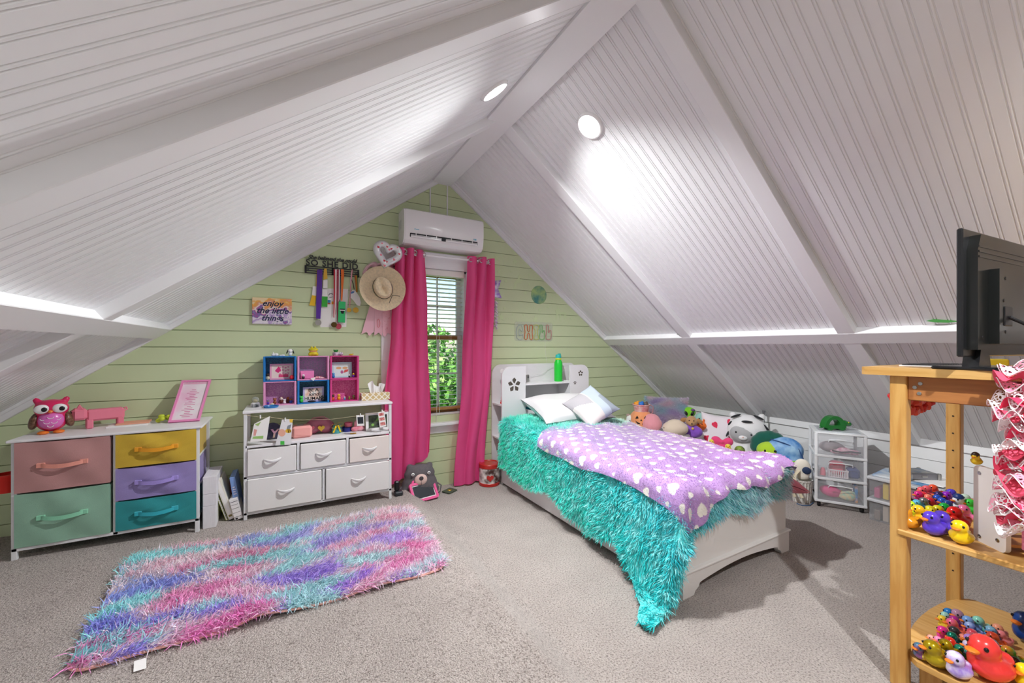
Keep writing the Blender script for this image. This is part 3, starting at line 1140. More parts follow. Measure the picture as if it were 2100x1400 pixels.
# heart balloon ring
p = wall(794, 523, .15)
FOIL = mat('white_foil', '#e8e8ea', .16, metal=.35, bump=.6, bscale=30)
hb = thing('heart_balloon', 'white foil heart ring balloon with red hearts above the straw hat', 'balloon', p, rot=(0, 0, 0))
hp = [(x, y) for x, y in heart(.100, 60)]
BM = WALLM @ Matrix.Rotation(math.radians(-12), 4, 'Z')
MB().tube([tuple(BM @ Vector((x, y + .01, 0))) for x, y in hp], .029, 14, closed=True).build('foil', FOIL, hb, angle=80)
RED = flat('#d8283a', .35)
rr = random.Random(5)
for k in range(0, 60, 5):
    x, y = hp[k]
    a = rr.uniform(-.5, .5)
    M_ = BM @ Matrix.Translation((x + rr.uniform(-.008, .008), y + .01 + rr.uniform(-.008, .008), .0285)) @ Matrix.Rotation(a, 4, 'Z')
    MB().prism(heart(rr.uniform(.007, .012), 16), -.002, .0005, M=M_).build('printed_heart', RED if k % 2 else flat('#f07a8a'), hb, smooth=False)

# purple balloon behind the right curtain
p = wall(1006, 592, .02)
pb = thing('star_balloon', 'white and purple foil star balloon peeking out behind the pink curtain', 'balloon', p)
mb = MB()
n = 40
sp = star(.155, .085, 5, PI / 2 + .35)
prs = []
for i in range(10):
    a_, b_ = sp[i], sp[(i + 1) % 10]
    for q in range(4):
        prs.append((a_[0] + (b_[0] - a_[0]) * q / 4, a_[1] + (b_[1] - a_[1]) * q / 4))
vs = []
for lv, hgt in ((1, 0), (.8, .016), (.5, .03), (0.02, .036)):
    vs += [(x * lv, y * lv, hgt) for x, y in prs]
fs = [(i + L * 40, (i + 1) % 40 + L * 40, (i + 1) % 40 + (L + 1) * 40, i + (L + 1) * 40) for L in range(3) for i in range(40)]
mb.add(vs, fs, 0, WALLM)
mb.add([(x, y, -h * .3) for x, y, h in vs], [f[::-1] for f in fs], 0, WALLM)
mb.build('foil', mat('purple_foil', '#a77fd8', .25, metal=.3, col2='#eee9f2', vscale=26), pb, angle=70)
mb = MB()
for k in range(26):
    mb.ell((.055 + .012 * math.sin(k * 2.1), -.012 + .006 * math.cos(k * 1.7), -.13 - k * .0105), (.016, .006, .009), 8, 5, rot=(k, k * .7, 0))
mb.build('streamer', mat('streamer_foil', '#e9e6ea', .35, col2='#b99fc9', vscale=40), pb)

# glow stickers
GLOW = mat('glow_sticker', '#d3e4b2', .55)
KS = 190 / 1330


def zs(x, y): return (1000 + x * KS, 510 + y * KS)


for (x, y, r, wh) in ((130, 115, 48, 'pale glow star sticker beside the top grommet of the pink curtain'), (395, 185, 42, 'pale glow star sticker under the rake trim above the rearing unicorn'), (165, 325, 34, 'pale glow star sticker between the curtain and the head of the rearing unicorn'),
                   (260, 465, 26, 'small pale glow star sticker between the purple balloon and the rearing unicorn'), (195, 980, 56, 'largest pale glow star sticker, between the curtain and the CHILL sign'), (685, 1005, 46, 'large pale glow star sticker just above the middle of the CHILL sign'),
                   (540, 635, 28, 'pale glow star sticker between the rearing unicorn and the moon sticker'), (745, 880, 22, 'small pale glow star sticker just below the moon sticker'), (365, 940, 22, 'small pale glow star sticker above the C of the CHILL sign'),
                   (1200, 1000, 22, 'small pale glow star sticker behind the tail of the standing unicorn'), (865, 835, 20, 'small pale glow star sticker between the moon and the standing unicorn'), (335, 320, 20, 'small pale glow star sticker above the back of the rearing unicorn')):
    q = WP(*zs(x, y)); rr_ = abs(WP(*zs(x + r, y))[0] - q[0])
    tag(MB().prism(star(rr_, rr_ * .45, 5, PI / 2 + .2 * math.sin(x)), 0, .0012, M=WALLM).build('star_sticker', GLOW, None, False, loc=(q[0], W - .0005, q[1])), wh, 'sticker', 'glow star stickers')
for (x, y, r) in ((590, 370, 13), (600, 510, 14), (240, 850, 16), (520, 950, 13), (245, 205, 11), (230, 100, 9), (935, 670, 13), (925, 750, 10), (430, 290, 9), (420, 880, 10), (555, 850, 8), (890, 970, 9), (1045, 1025, 10), (435, 1035, 8), (500, 570, 8), (310, 1000, 8), (670, 850, 8), (420, 560, 7), (300, 140, 7), (270, 1000, 8), (720, 960, 7)):
    q = WP(*zs(x, y)); rr_ = abs(WP(*zs(x + r, y))[0] - q[0])
    tag(MB().prism(circ(rr_, 12), 0, .0012, M=WALLM).build('dot_sticker', GLOW, None, False, loc=(q[0], W - .0005, q[1])),
        'tiny pale glow-in-the-dark dot sticker on the green wall around the moon sticker', 'sticker', 'glow dot stickers')
horse = [(-.50, -.95), (-.38, -.55), (-.42, -.2), (-.15, .05), (.12, .35), (.15, .62), (.35, .95), (.36, .68), (.62, .55), (.58, .42), (.40, .42), (.42, .15), (.72, .28), (.74, .18), (.40, -.02), (.62, -.12), (.60, -.22), (.30, -.12), (.02, -.25), (-.12, -.5), (-.22, -.95), (-.30, -.95), (-.26, -.5), (-.40, -.95)]
stand = [(-.9, -.85), (-.82, -.1), (-1.0, .35), (-.62, .55), (-.72, 1.0), (-.48, .72), (-.3, .45), (-.1, .1), (.5, .12), (.85, -.1), (.95, -.75), (.85, -.75), (.72, -.2), (.62, -.85), (.5, -.85), (.5, -.25), (-.05, -.25), (-.1, -.85), (-.24, -.85), (-.3, -.2), (-.55, -.3), (-.75, -.85)]
for pts, x, y, s, lab in ((horse, 420, 470, 100, 'pale glow sticker of a rearing unicorn on the green wall'), (stand, 1055, 920, 85, 'pale glow sticker of a standing unicorn under the right slope')):
    q = WP(*zs(x, y)); k_ = abs(WP(*zs(x + s, y))[0] - q[0])
    tag(MB().prism([(a * k_, b * k_) for a, b in pts], 0, .0012, M=WALLM).build('unicorn_sticker', GLOW, None, False, loc=(q[0], W - .0005, q[1])), lab, 'sticker')
q = WP(*zs(735, 662))
tag(MB().prism(circ(.099, 40, ry=.098), 0, .0015, M=WALLM).build('moon_sticker', mat('moon_print', '#b4cf86', .5, col2='#4f8f86', vscale=9, detail=6), None, False, loc=(q[0], W - .0005, q[1])), 'round green and teal moon sticker on the green wall', 'sticker')

# CHILL sign
q = WP(*zs(660, 1195))
ch = thing('neon_sign', 'clear neon style sign reading CHILL in coloured outline letters above the headboard', 'sign', (q[0], W, q[1]))
LETT = {'C': [(.92, .72), (.8, .98), (.4, 1.0), (.08, .78), (0, .45), (.08, .12), (.4, -.02), (.78, .0), (.98, .25), (.9, .38), (.66, .30), (.45, .28), (.38, .5), (.48, .72), (.68, .66), (.78, .55), (.95, .6)],
        'H': [(.0, .96), (.2, 1.0), (.36, .95), (.36, .62), (.5, .52), (.62, .6), (.62, .95), (.82, 1.0), (1.0, .95), (.92, .5), (1.0, .05), (.82, -.02), (.64, .05), (.62, .36), (.5, .44), (.36, .36), (.34, .05), (.16, -.02), (.0, .05), (.08, .5)],
        'I': [(.05, .95), (.5, 1.0), (.95, .95), (.95, .78), (.72, .66), (.72, .36), (.95, .2), (.95, .04), (.5, -.02), (.05, .04), (.05, .2), (.28, .36), (.28, .66), (.05, .78)],
        'L': [(.08, .95), (.32, 1.0), (.55, .92), (.48, .5), (.55, .45), (.72, .62), (.95, .62), (1.0, .3), (.9, .04), (.5, -.02), (.1, .03), (.0, .2), (.14, .5)]}
xs0 = [(400, 505), (520, 640), (655, 725), (735, 810), (825, 905)]
for lt, (x0, x1), c in zip('CHILL', xs0, ('#b9c6c0', '#d8713c', '#c9cf7a', '#86c07a', '#c98a86')):
    a0, a1 = WP(*zs(x0, 1300)), WP(*zs(x1, 1300))
    z1 = WP(*zs(x0, 1090))[1]
    pts = [(a0[0] - q[0] + px * (a1[0] - a0[0]), -.012, a0[1] - q[1] + pz * (z1 - a0[1])) for px, pz in LETT[lt]]
    MB().tube(pts, .0042, 8, closed=True).build('letter_tube', mat('neon_' + c[1:], c, .35), ch, angle=80)
a0, a1 = WP(*zs(395, 1310)), WP(*zs(915, 1075))
MB().prism(rrect(a1[0] - a0[0] + .02, a1[1] - a0[1] + .02, .03, 5, (a0[0] + a1[0]) / 2 - q[0], (a0[1] + a1[1]) / 2 - q[1]), .003, .007, M=WALLM).build('clear_backing', mat('clear_acrylic', '#f2f6f0', .08, alpha=.15, spec=.3), ch, smooth=False)
wr = [WP(*zs(x, y)) for x, y in ((820, 1320), (822, 1400))] + [WP(1118, 722), WP(1121, 745), WP(1122, 768)]
MB().tube([(x - q[0], -.006, z - q[1]) for x, z in wr], .0014, 5).build('wire', SLAT, ch)

# ------------------------------------------------------------------ dresser with coloured fabric drawers
def fabric(c):
    return mat('fabric_' + c[1:], c, .85, bump=.35, bscale=380, var=.06, vscale=5, sheen=.2)


def box_part(name, m, parent, *b, bev=.002, **k):
    return MB().box(*b, b=bev, **k).build(name, m, parent)


STEEL = mat('white_steel', '#e6e6e8', .35)
cx, yf, yb = -.892, 3.18, 3.575
zb = zf(cx)
dr = thing('fabric_dresser', 'low white dresser with pink green yellow purple and teal fabric drawers', 'dresser', (cx, yf, zb))
top = .80 - zb
hw = .402
box_part('top_board', PANELW, dr, -.418, .418, -.01, yb - yf + .012, top - .014, top, bev=.003)
for x in (-hw, 0, hw):
    for y in (0, yb - yf):
        if x == 0 and y: continue
        fz = zf(cx + x) - zb if x else .06
        a = x - .011 if x > 0 else x + .011
        box_part('leg', STEEL, dr, a - .011, a + .011, y, y + .02 * (1 if y == 0 else -1), fz, top - .014, bev=.0015)
for y in (.0, yb - yf - .02):
    box_part('rail', STEEL, dr, -hw, hw, y, y + .02, .058, .076)
for x in (-hw + .01, hw - .03):
    for z in (.058, .255, .445):
        box_part('rail', STEEL, dr, x, x + .02, .02, yb - yf - .02, z, z + .014)


def soft_drawer(parent, x0, x1, z0, z1, d, c, hc, hw_):
    w, h = x1 - x0, z1 - z0
    dw = MB()

    def fn(a, b):
        ed = min(a, 1 - a) * 2
        bul = .010 * math.sin(PI * a) * math.sin(PI * b) + .005 * math.sin(9 * a + 6 * b + x0 * 20) * math.sin(PI * a) + .0022 * math.sin(23 * a - 17 * b + 2 * math.sin(7 * b)) * math.sin(PI * a) * math.sin(PI * b)
        sag = -.006 * math.sin(PI * a) * b
        return (x0 + w * a, -.006 - bul, z0 + h * b + sag)
    dw.sheet(fn, 30, 20)
    n = len(dw.v)
    dw.box(x0, x1, -.004, d, z0, z1 - .008)
    o = dw.build('drawer', fabric(c), parent)
    xm = (x0 + x1) / 2
    zc = z0 + h * .52
    st = MB()

    def sf(a, b):
        return (xm - hw_ + 2 * hw_ * a, -.022 - .016 * math.sin(PI * a) ** .6, zc - .011 + .022 * b - .010 * math.sin(PI * a))
    st.sheet(sf, 18, 2)
    st.sheet(lambda a, b: (sf(1 - a, b)[0], sf(1 - a, b)[1] + .002, sf(1 - a, b)[2]), 18, 2)
    for sx in (-1, 1):
        st.box(xm + sx * hw_ - .016, xm + sx * hw_ + .016, -.024, -.010, zc - .012, zc + .012, b=.001)
    st.build('handle', fabric(hc), o)
    return o


q = .375
for x0, x1, z0, z1, c, hc in ((-.388, -.012, .372, .645, '#c08e8c', '#f0a090'), (-.388, -.012, .078, .366, '#8fb7a0', '#92d8b4'),
                              (.012, .388, .450, .645, '#d3af38', '#f6a824'), (.012, .388, .257, .445, '#9a8bc4', '#a996e0'), (.012, .388, .078, .252, '#2a9296', '#35b8c8')):
    soft_drawer(dr, x0, x1, z0, z1, q - .02, c, hc, .085)

# owl bank
p = onZ(106, 887, .80)
owl = thing('owl_bank', 'glossy pink owl money bank with big white eyes on the fabric dresser', 'figurine', p, math.radians(16))
PNK = mat('hot_pink_gloss', '#d8205e', .22, coat=.4)
MB().add(*blob([((0, 0, .078), (.066, .058, .07)), ((0, 0, .142), (.072, .06, .055)), ((-.055, 0, .188), (.016, .014, .024), (0, -.45, 0)), ((.055, 0, .188), (.016, .014, .024), (0, .45, 0)), ((0, 0, .17), (.062, .05, .026))], .006, 5)).build('body', PNK, owl)
MB().ell((0, -.026, .078), (.053, .04, .056)).build('belly', mat('lilac_gloss', '#e070c0', .25, coat=.3), owl)
for s in (-1, 1):
    e = MB().ell((s * .034, -.05, .146), (.031, .018, .026)).build('eye', CERAM, owl)
    MB().ell((s * .034 + .010, -.0665, .145), (.012, .006, .013)).build('pupil', BLACK, e)
    MB().ell((s * .066, .008, .075), (.022, .045, .05), rot=(0, s * -.25, 0)).build('wing', mat('brown_gloss', '#5a3a2c', .3, col2='#8a6a52', vscale=90), owl)
    MB().ell((s * .03, -.035, .009), (.024, .026, .0105)).build('foot', mat('orange_gloss', '#ef8030', .3), owl)
MB().lathe([(.0, .0), (.011, .016), (.006, .022)], 10, M=XM((0, -.062, .118), (.5, 0, 0))).build('beak', mat('orange_gloss', '#ef8030', .3), owl)
for (x, z) in ((-.028, .092), (.028, .092), (0, .10), (-.014, .072), (.014, .072), (0, .052)):
    MB().tube([(x + .012 * math.cos(w), -.068 + abs(x) * .25 + abs(z - .078) * .12, z + .010 * math.sin(w)) for w in [PI + PI * i / 8 for i in range(9)]], .0016, 5).build('feather_mark', CERAM, owl)

# pink toy pig (plain block-bodied toy)
p = onZ(200, 876, .80)
pig = thing('toy_pig', 'pink toy pig standing on the fabric dresser beside the owl', 'toy', p, math.radians(20))
PIG = mat('pig_pink', '#ea8298', .45)
MB().box(-.05, .12, -.035, .04, .045, .115, b=.012).build('body', PIG, pig)
MB().box(-.11, -.045, -.045, .05, .058, .128, b=.014).build('head', PIG, pig)
sn = MB().lathe([(.0, 0), (.019, 0), (.020, .01), (.018, .02), (.0, .02)], 16, M=XM((-.108, .002, .082), (0, -PI / 2, 0))).build('snout', mat('pig_snout', '#f4a6b4', .45), pig)
for x, y in ((-.035, -.022), (-.035, .027), (.10, -.022), (.10, .027)):
    MB().box(x - .016, x + .016, y - .014, y + .014, 0, .06, b=.006).build('leg', PIG, pig)
for s in (-1, 1):
    MB().ell((-.111, .002 + s * .03, .108), (.003, .006, .006), 10, 8).build('eye', BLACK, pig)
    MB().prism([(-.014, 0), (.014, 0), (0, .024)], -.004, .004, M=XM((-.075, .002 + s * .034, .124), (PI / 2, 0, .3 * s))).build('ear', PIG, pig)
MB().tube([(.12, .0, .09), (.135, .006, .10), (.13, .014, .112), (.12, .006, .108)], .004, 6).build('tail', PIG, pig)

# notebook, chew toy, pink picture frame
p = onZ(268, 871, .80)
tag(MB().box(-.10, .09, -.07, .07, 0, .009, b=.001).build('notepad', PAPER, None, loc=p, rot=(0, 0, .05)), 'flat white notepad lying under the peach notebook on the fabric dresser', 'notepad')
tag(MB().box(-.075, .085, -.05, .07, 0, .008, b=.002).build('notebook', flat('#e9a88c'), None, loc=(p.x + .01, p.y + .005, .809), rot=(0, 0, .12)), 'peach coloured notebook lying on a white notepad on the fabric dresser', 'notebook')
p = onZ(338, 866, .80)
tag(MB().add(*blob([((math.cos(k * 1.1) * .028 * (1 + .2 * (k % 2)), math.sin(k * 1.1) * .022, .016 + .012 * (k % 3)), (.015, .014, .014)) for k in range(9)], .004, 2)).build('knobbly_toy', mat('lime_rubber', '#c8d63c', .35), None, loc=(p.x, p.y, .80)), 'small lime green knobbly rubber toy in front of the pink picture frame', 'toy')

BL, BR, TL, TR = Vector((-.686, 3.40, .80)), Vector((-.520, 3.395, .80)), Vector((-.645, 3.572, 1.062)), Vector((-.479, 3.567, 1.062))
fr = thing('framed_page', 'pink framed page of printed lines leaning on the green wall above the dresser', 'picture frame', BL)
ex, ey = (BR - BL), (TL - BL)
en = ex.cross(ey).normalized()
if en.y > 0: en = -en
w_, h_ = ex.length, ey.length
FM = Matrix((ex.normalized(), ey.normalized(), en)).transposed().to_4x4()
PF = mat('pink_frame', '#ee8fc0', .4)
o4 = lambda m: [(m, m), (w_ - m, m), (w_ - m, h_ - m), (m, h_ - m)]
MB().ringprism(o4(0), o4(.013), 0, .014, M=FM).build('frame_moulding', PF, fr, smooth=False)
MB().prism(o4(.01), .001, .005, M=FM).build('page', mat('page_tint', '#efe6ea', .6, col2='#eeb6d4', vscale=5), fr, smooth=False)
ln = MB()
for k in range(17):
    l = .022 + .012 * math.sin(k * 1.9)
    ln.box(w_ / 2 - l, w_ / 2 + l, .035 + k * .0128, .0385 + k * .0128, .005, .0056, M=FM)
o = ln.build('printed_lines', flat('#d66a9c'), fr, smooth=False); o['kind'] = 'stuff'
hd_ = MB()
for k in range(22):
    hd_.box(.018 + k * .006, .0205 + k * .006, h_ - .030, h_ - .019 + .002 * (k % 3), .005, .0056, M=FM)
hd_.build('heading_marks', flat('#d66a9c'), fr, smooth=False)['kind'] = 'stuff'

# red tub at the dresser's left side
p = onY(3, 998, 3.24)
tb = thing('toy_tub', 'red plastic tub hooked on the left side of the fabric dresser', 'tub', (-1.355, 3.30, .50))
MB().lathe([(.0, .0), (.042, .0), (.052, .085), (.056, .09), (.056, .1), (.047, .1), (.040, .008), (.0, .008)], 24).build('body', mat('red_plastic', '#e8281c', .35), tb)
MB().ell((0, 0, .06), (.038, .038, .022)).build('contents', flat('#1f6a34'), tb)
MB().box(.045, .058, -.012, .012, .07, .12).build('hook', mat('red_plastic', '#e8281c', .35), tb)

# white boxes and books between the dressers
x0 = -.478
zc = zf(-.44)
for (h0, h1, lab) in ((0, .145, 'tall white carton at the bottom of the stack beside the fabric dresser'), (.145, .222, 'smooth white carton in the middle of the stack beside the fabric dresser'), (.222, .335, 'white carton topmost of the stack beside the fabric dresser')):
    tag(MB().box(0, .07 + h0 * .02, 0, .26, h0, h1 - .001, b=.002).build('carton', mat('white_card', '#e9e6ea', .6, var=.05, vscale=20, stretch=(8, 1, 1)), None, loc=(x0, 3.215, zc)), lab, 'carton', 'white cartons between the dressers')


def book(name, lab, cat, x, y, z, th, dp, hg, tilt, cover, pages=None, rz=0, spine=None, extra=None):
    t = thing(name, lab, cat, (x, y, z), rot=(0, tilt, rz))
    MB().box(0, th, 0, dp, 0, hg, b=.0015).build('cover' if pages else 'carton_body', cover, t)
    if pages:
        MB().box(th * .2, th * .8, -.0012, dp - .004, .003, hg - .003).build('pages', pages, t)
    if extra: extra(t)
    return t


ZB = zf(-.35)
LIME = flat('#bccb3a', .45)
CREAM = flat('#e8e2d4', .6)


def spiral(t):
    m = MB()
    for k in range(34):
        m.tube([(.012 + .006 * math.cos(w), -.002, .010 + k * .0078 + .0006 * w) for w in [2 * PI * i / 8 for i in range(8)]], .0009, 4, closed=True)
    m.build('spiral_binding', INK, t)['kind'] = 'stuff'


book('activity_book', 'lime green spiral bound book leaning between the two dressers', 'book', -.365, 3.30, ZB + .004, .014, .21, .275, math.radians(-17), LIME, PAPER, extra=spiral)
book('workbook', 'thick cream book leaning beside the lime green spiral book', 'book', -.348, 3.295, ZB + .005, .034, .215, .285, math.radians(-16), CREAM, PAPER, extra=lambda t: MB().box(.008, .026, -.0018, -.0008, .02, .034).build('publisher_mark', flat('#8a7a44'), t))


def label_print(t):
    for k, (a, b_) in enumerate(((.02, .022), (.05, .0512), (.08, .0812), (.105, .1062), (.125, .128))):
        MB().box(.003, .045, -.0012, -.0004, a, b_).build('printed_rule', INK, t)
    MB().box(.006, .020, -.0012, -.0004, .004, .014).build('barcode', INK, t)


book('snack_carton', 'small white carton with black printed table leaning between the dressers', 'carton', -.312, 3.27, ZB + .004, .048, .14, .145, math.radians(-13), mat('carton_white', '#eeeaea', .6), extra=label_print)
book('game_box', 'dark box with red and green pictures standing behind the snack carton', 'box', -.345, 3.44, ZB, .05, .12, .24, math.radians(-4), mat('busy_print', '#2a2638', .5, col2='#c04a3a', vscale=28))


def pq(t):
    lt_ = MB()
    for k in range(4):
        lt_.box(.008, .025 - .004 * (k % 2), -.0012, -.0004, .17 + k * .016, .176 + k * .016)
    lt_.build('letter_marks', flat('#f0e8f4'), t, smooth=False)['kind'] = 'stuff'
    MB().ringprism(heart(.016), heart(.012), 0, .0008, M=XM((.016, -.0004, .12), (PI / 2, 0, 0))).build('heart_print', flat('#f0d8e8'), t, smooth=False)
    MB().box(.0005, .0315, -.0012, -.0004, .004, .05).build('yellow_band', flat('#b8a83a'), t)


book('puzzle_box', 'blue box with white lettering leaning against the white dresser leg', 'box', -.305, 3.30, ZB + .002, .032, .2, .29, math.radians(-8), flat('#7f9fd6', .5), extra=pq)

# ------------------------------------------------------------------ white dresser
cx, yf, yb = .232, 3.257, 3.572
zb = zf(cx)
T = .865
wd = thing('white_dresser', 'white five drawer dresser with open shelf below the window side wall', 'dresser', (cx, yf, zb))
top = T - zb
hw = .494
box_part('top_board', PANELW, wd, -hw - .006, hw + .006, -.008, yb - yf + .006, top - .018, top, bev=.003)
for x in (-hw, hw):
    for y in (0, yb - yf):
        a = x - .010 if x > 0 else x + .010
        box_part('leg', STEEL, wd, a - .010, a + .010, y, y + .02 * (1 if y == 0 else -1), zf(cx + x) - zb, top - .018, bev=.0015)
zsft = .628 - zb
box_part('shelf_board', PANELW, wd, -hw + .01, hw - .01, .0, yb - yf - .01, zsft - .018, zsft, bev=.002)
for z in (.408 - zb, .162 - zb):
    box_part('rail', STEEL, wd, -hw, hw, 0, .018, z - .009, z + .009)
    box_part('rail', STEEL, wd, -hw, hw, yb - yf - .02, yb - yf, z - .009, z + .009)
for x in (-.165, .165):
    box_part('divider', STEEL, wd, x - .009, x + .009, .0, .018, .408 - zb, zsft - .018)
box_part('divider', STEEL, wd, -.009, .009, .0, .018, .162 - zb, .408 - zb)
DW = mat('white_canvas', '#efecea', .6, bump=.2, bscale=300)
DW2 = mat('ivory_canvas', '#efe4de', .6, bump=.2, bscale=300)
PULL = mat('white_pull', '#f1eeee', .3)
for i, (x0, x1, z0, z1) in enumerate(((-hw + .022, -.178, .420, .600), (-.152, .152, .420, .600), (.178, hw - .022, .420, .600), (-hw + .022, -.014, .174, .396), (.014, hw - .022, .174, .396))):
    d = MB()
    d.box(x0, x1, -.012, .006, z0 - zb, z1 - zb, b=.004).box(x0 + .004, x1 - .004, .006, .28, z0 - zb + .004, z1 - zb - .012)
    o = d.build('drawer', DW2 if i == 2 else DW, wd)
    xm, zm_ = (x0 + x1) / 2, (z0 + z1) / 2 - zb + .012
    pl = MB()
    pl.tube([(xm - .052 + .104 * k / 14, -.014 - .022 * math.sin(PI * k / 14) ** .7, zm_ - .012 * math.sin(PI * k / 14) ** 1.2) for k in range(15)], [.0035 + .0035 * math.sin(PI * k / 14) for k in range(15)], 8, flat=1.6)
    pl.build('handle', PULL, o)

# cubby crates on top
CR_Y, CD = 3.45, .115
GLIT = lambda c, c2: mat('glitter_' + c[1:], c, .3, col2=c2, vscale=160, detail=1)


def crate(x0, x1, z0, z1, c, inner, lab):
    t = thing('display_crate', lab, 'crate', ((x0 + x1) / 2, CR_Y, z0), group='six cubby crates on the white dresser')
    w, h = (x1 - x0) / 2, z1 - z0
    m = mat('crate_' + c[1:], c, .45)
    th = .007
    for nm, b in (('side', (-w, -w + th, 0, CD, 0, h)), ('side', (w - th, w, 0, CD, 0, h)), ('base', (-w, w, 0, CD, 0, th)), ('lid', (-w, w, 0, CD, h - th, h))):
        box_part(nm, m, t, *b, bev=.001)
    box_part('back', inner, t, -w, w, CD - .006, CD, 0, h, bev=0)
    for sx in (-1, 1):
        box_part('corner_post', m, t, sx * w - .007, sx * w + .007, -.004, .010, -.0, h, bev=.002)
    return t


XS = (-.1545, .0606, .289, .504)
BLU, LAV, MAG = '#1f78c0', '#e29ac4', '#d8468c'
ZC = (T, 1.046, 1.232)
crate(XS[0] + .004, XS[1] - .010, ZC[1], ZC[2], BLU, GLIT('#14507c', '#2a86a8'), 'blue cubby crate holding a pink heart card, atop the lilac crate')
crate(XS[1] + .010, XS[2] - .010, ZC[1], ZC[2], LAV, GLIT('#b58ac0', '#8a94a8'), 'lilac cubby crate holding a pink box, below the yellow frog')
crate(XS[2] + .010, XS[3] - .004, ZC[1], ZC[2], MAG, GLIT('#a02a6c', '#c85090'), 'magenta cubby crate holding a pale blue picture frame')
crate(XS[0] + .004, XS[1] - .010, ZC[0], ZC[1] - .002, LAV, GLIT('#b07ab4', '#c8a0c4'), 'lilac cubby crate holding small brown figurines')
crate(XS[1] + .010, XS[2] - .010, ZC[0], ZC[1] - .002, BLU, GLIT('#10506a', '#1c7a8c'), 'blue cubby crate holding the BE A kind HUMAN frame')
crate(XS[2] + .010, XS[3] - .004, ZC[0], ZC[1] - .002, MAG, GLIT('#d84a98', '#f08ac4'), 'magenta cubby crate holding toy animals beside the tissue box')

KC = 310 / 2100


def zc_(x, y): return (500 + x * KC, 700 + y * KC)


def at(x, y, Y):                              # zoomed picture point at depth Y
    return onY(*zc_(x, y), Y)


def card(name, lab, cat, x0, y0, x1, y1, Y, z, border, face, art_fn=None, dz=0, lean=.12):
    a, b_ = at(x0, y1, Y), at(x1, y0, Y)
    w, h = b_.x - a.x, b_.z - a.z
    t = thing(name, lab, cat, ((a.x + b_.x) / 2, Y, z + .0075), rot=(-lean, 0, 0))
    o = [(-w / 2, 0), (w / 2, 0), (w / 2, h), (-w / 2, h)]
    m = .012
    i = [(-w / 2 + m, m), (w / 2 - m, m), (w / 2 - m, h - m), (-w / 2 + m, h - m)]
    MB().ringprism(o, i, -.004, .006, M=WALLM).build('frame_moulding', border, t, smooth=False)
    MB().prism(i, -.003, .002, M=WALLM).build('picture', face, t, smooth=False)
    if art_fn: art_fn(t, w, h)
    return t


def hearts_art(t, w, h):
    rr = random.Random(9)
    for k in range(12):
        MB().prism(heart(.0075, 14), .002, .0028, M=WALLM @ Matrix.Translation((-.01 + (k % 4) * .018, h * .35 + (k // 4) * .024 + .006 * (k % 2), 0))).build('printed_heart', flat('#dd7fa0'), t, smooth=False)
    MB().prism([(-.045, h * .55), (-.02, h * .85), (-.004, h * .6), (-.022, h * .42)], .002, .003, M=WALLM).build('printed_kite', flat('#e0307a'), t, smooth=False)
    MB().box(-.02, .045, -.0032, -.002, .018, .04).build('printed_ribbon', flat('#e84a7a'), t)


card('valentine_card', 'pink framed heart card standing in the blue cubby crate', 'card', 360, 268, 688, 495, CR_Y + .07, ZC[1], flat('#f2a8c4'), flat('#f6ded4'), hearts_art)


def cups_art(t, w, h):
    for sx in (-1, 1):
        MB().prism(circ(.02, 16, sx * .024, h * .62, .010), .002, .003, M=WALLM).build('printed_cup', flat('#e0b07a'), t, smooth=False)
    MB().prism(circ(.011, 12, .0, h * .36, .014), .002, .003, M=WALLM).build('printed_fruit', flat('#b86a9a'), t, smooth=False)
    MB().prism([(.012, h * .30), (.045, h * .38), (.05, h * .52), (.02, h * .5)], .002, .003, M=WALLM).build('printed_berry', flat('#d85a5a'), t, smooth=False)


card('framed_print', 'pale blue picture frame standing in the magenta cubby crate', 'picture frame', 1225, 255, 1500, 475, CR_Y + .07, ZC[1], flat('#bfe0ea'), flat('#dff0f0'), cups_art)


def kind_art(t, w, h):
    for s, z, sz, sh in (('BE A', .78, .036, 0), ('kind', .5, .042, .35), ('HUMAN', .21, .036, 0)):
        MB().add(*text_geo(s, sz, .0003, sh, .0006), 0, WM((0, -.0028, h * z))).build('lettering', INK, t, smooth=False)


card('framed_print', 'framed print reading BE A kind HUMAN in the blue cubby crate', 'picture frame', 822, 575, 1112, 792, CR_Y + .06, ZC[0], flat('#c3b6dc'), mat('peach_print', '#f5efe8', .6, col2='#f0b89a', vscale=22), kind_art)
a = at(775, 495, CR_Y + .05)
tag(MB().box(0, .095, 0, .045, 0, .062, b=.003).build('gift_box', flat('#ee8ac2', .5), None, loc=(a.x + .006, CR_Y + .05, ZC[1] + .008)), 'bright pink box standing in the lilac cubby crate', 'box')


def figure(lab, x, y, Y, z, s, c, c2, kind=0, cat='figurine', group='tiny figurines in the cubby crates'):
    q_ = at(x, y, Y)
    s *= 1.3
    t = thing('figurine', lab, cat, (q_.x, Y, z), group=group)
    m, m2 = flat(c, .4), flat(c2, .4)
    MB().ell((0, 0, .42 * s), (.36 * s, .30 * s, .42 * s), 12, 8).build('body', m, t)
    MB().ell((0, -.05 * s, 1.02 * s), (.33 * s, .30 * s, .32 * s), 12, 8).build('head', m2, t)
    for sx in (-1, 1):
        MB().ell((sx * .12 * s, -.33 * s, 1.06 * s), (.05 * s, .03 * s, .06 * s), 6, 5).build('eye', BLACK, t)
        if kind: MB().ell((sx * .24 * s, 0, 1.3 * s), (.12 * s, .07 * s, .14 * s), 8, 6).build('ear', m, t)
    return t


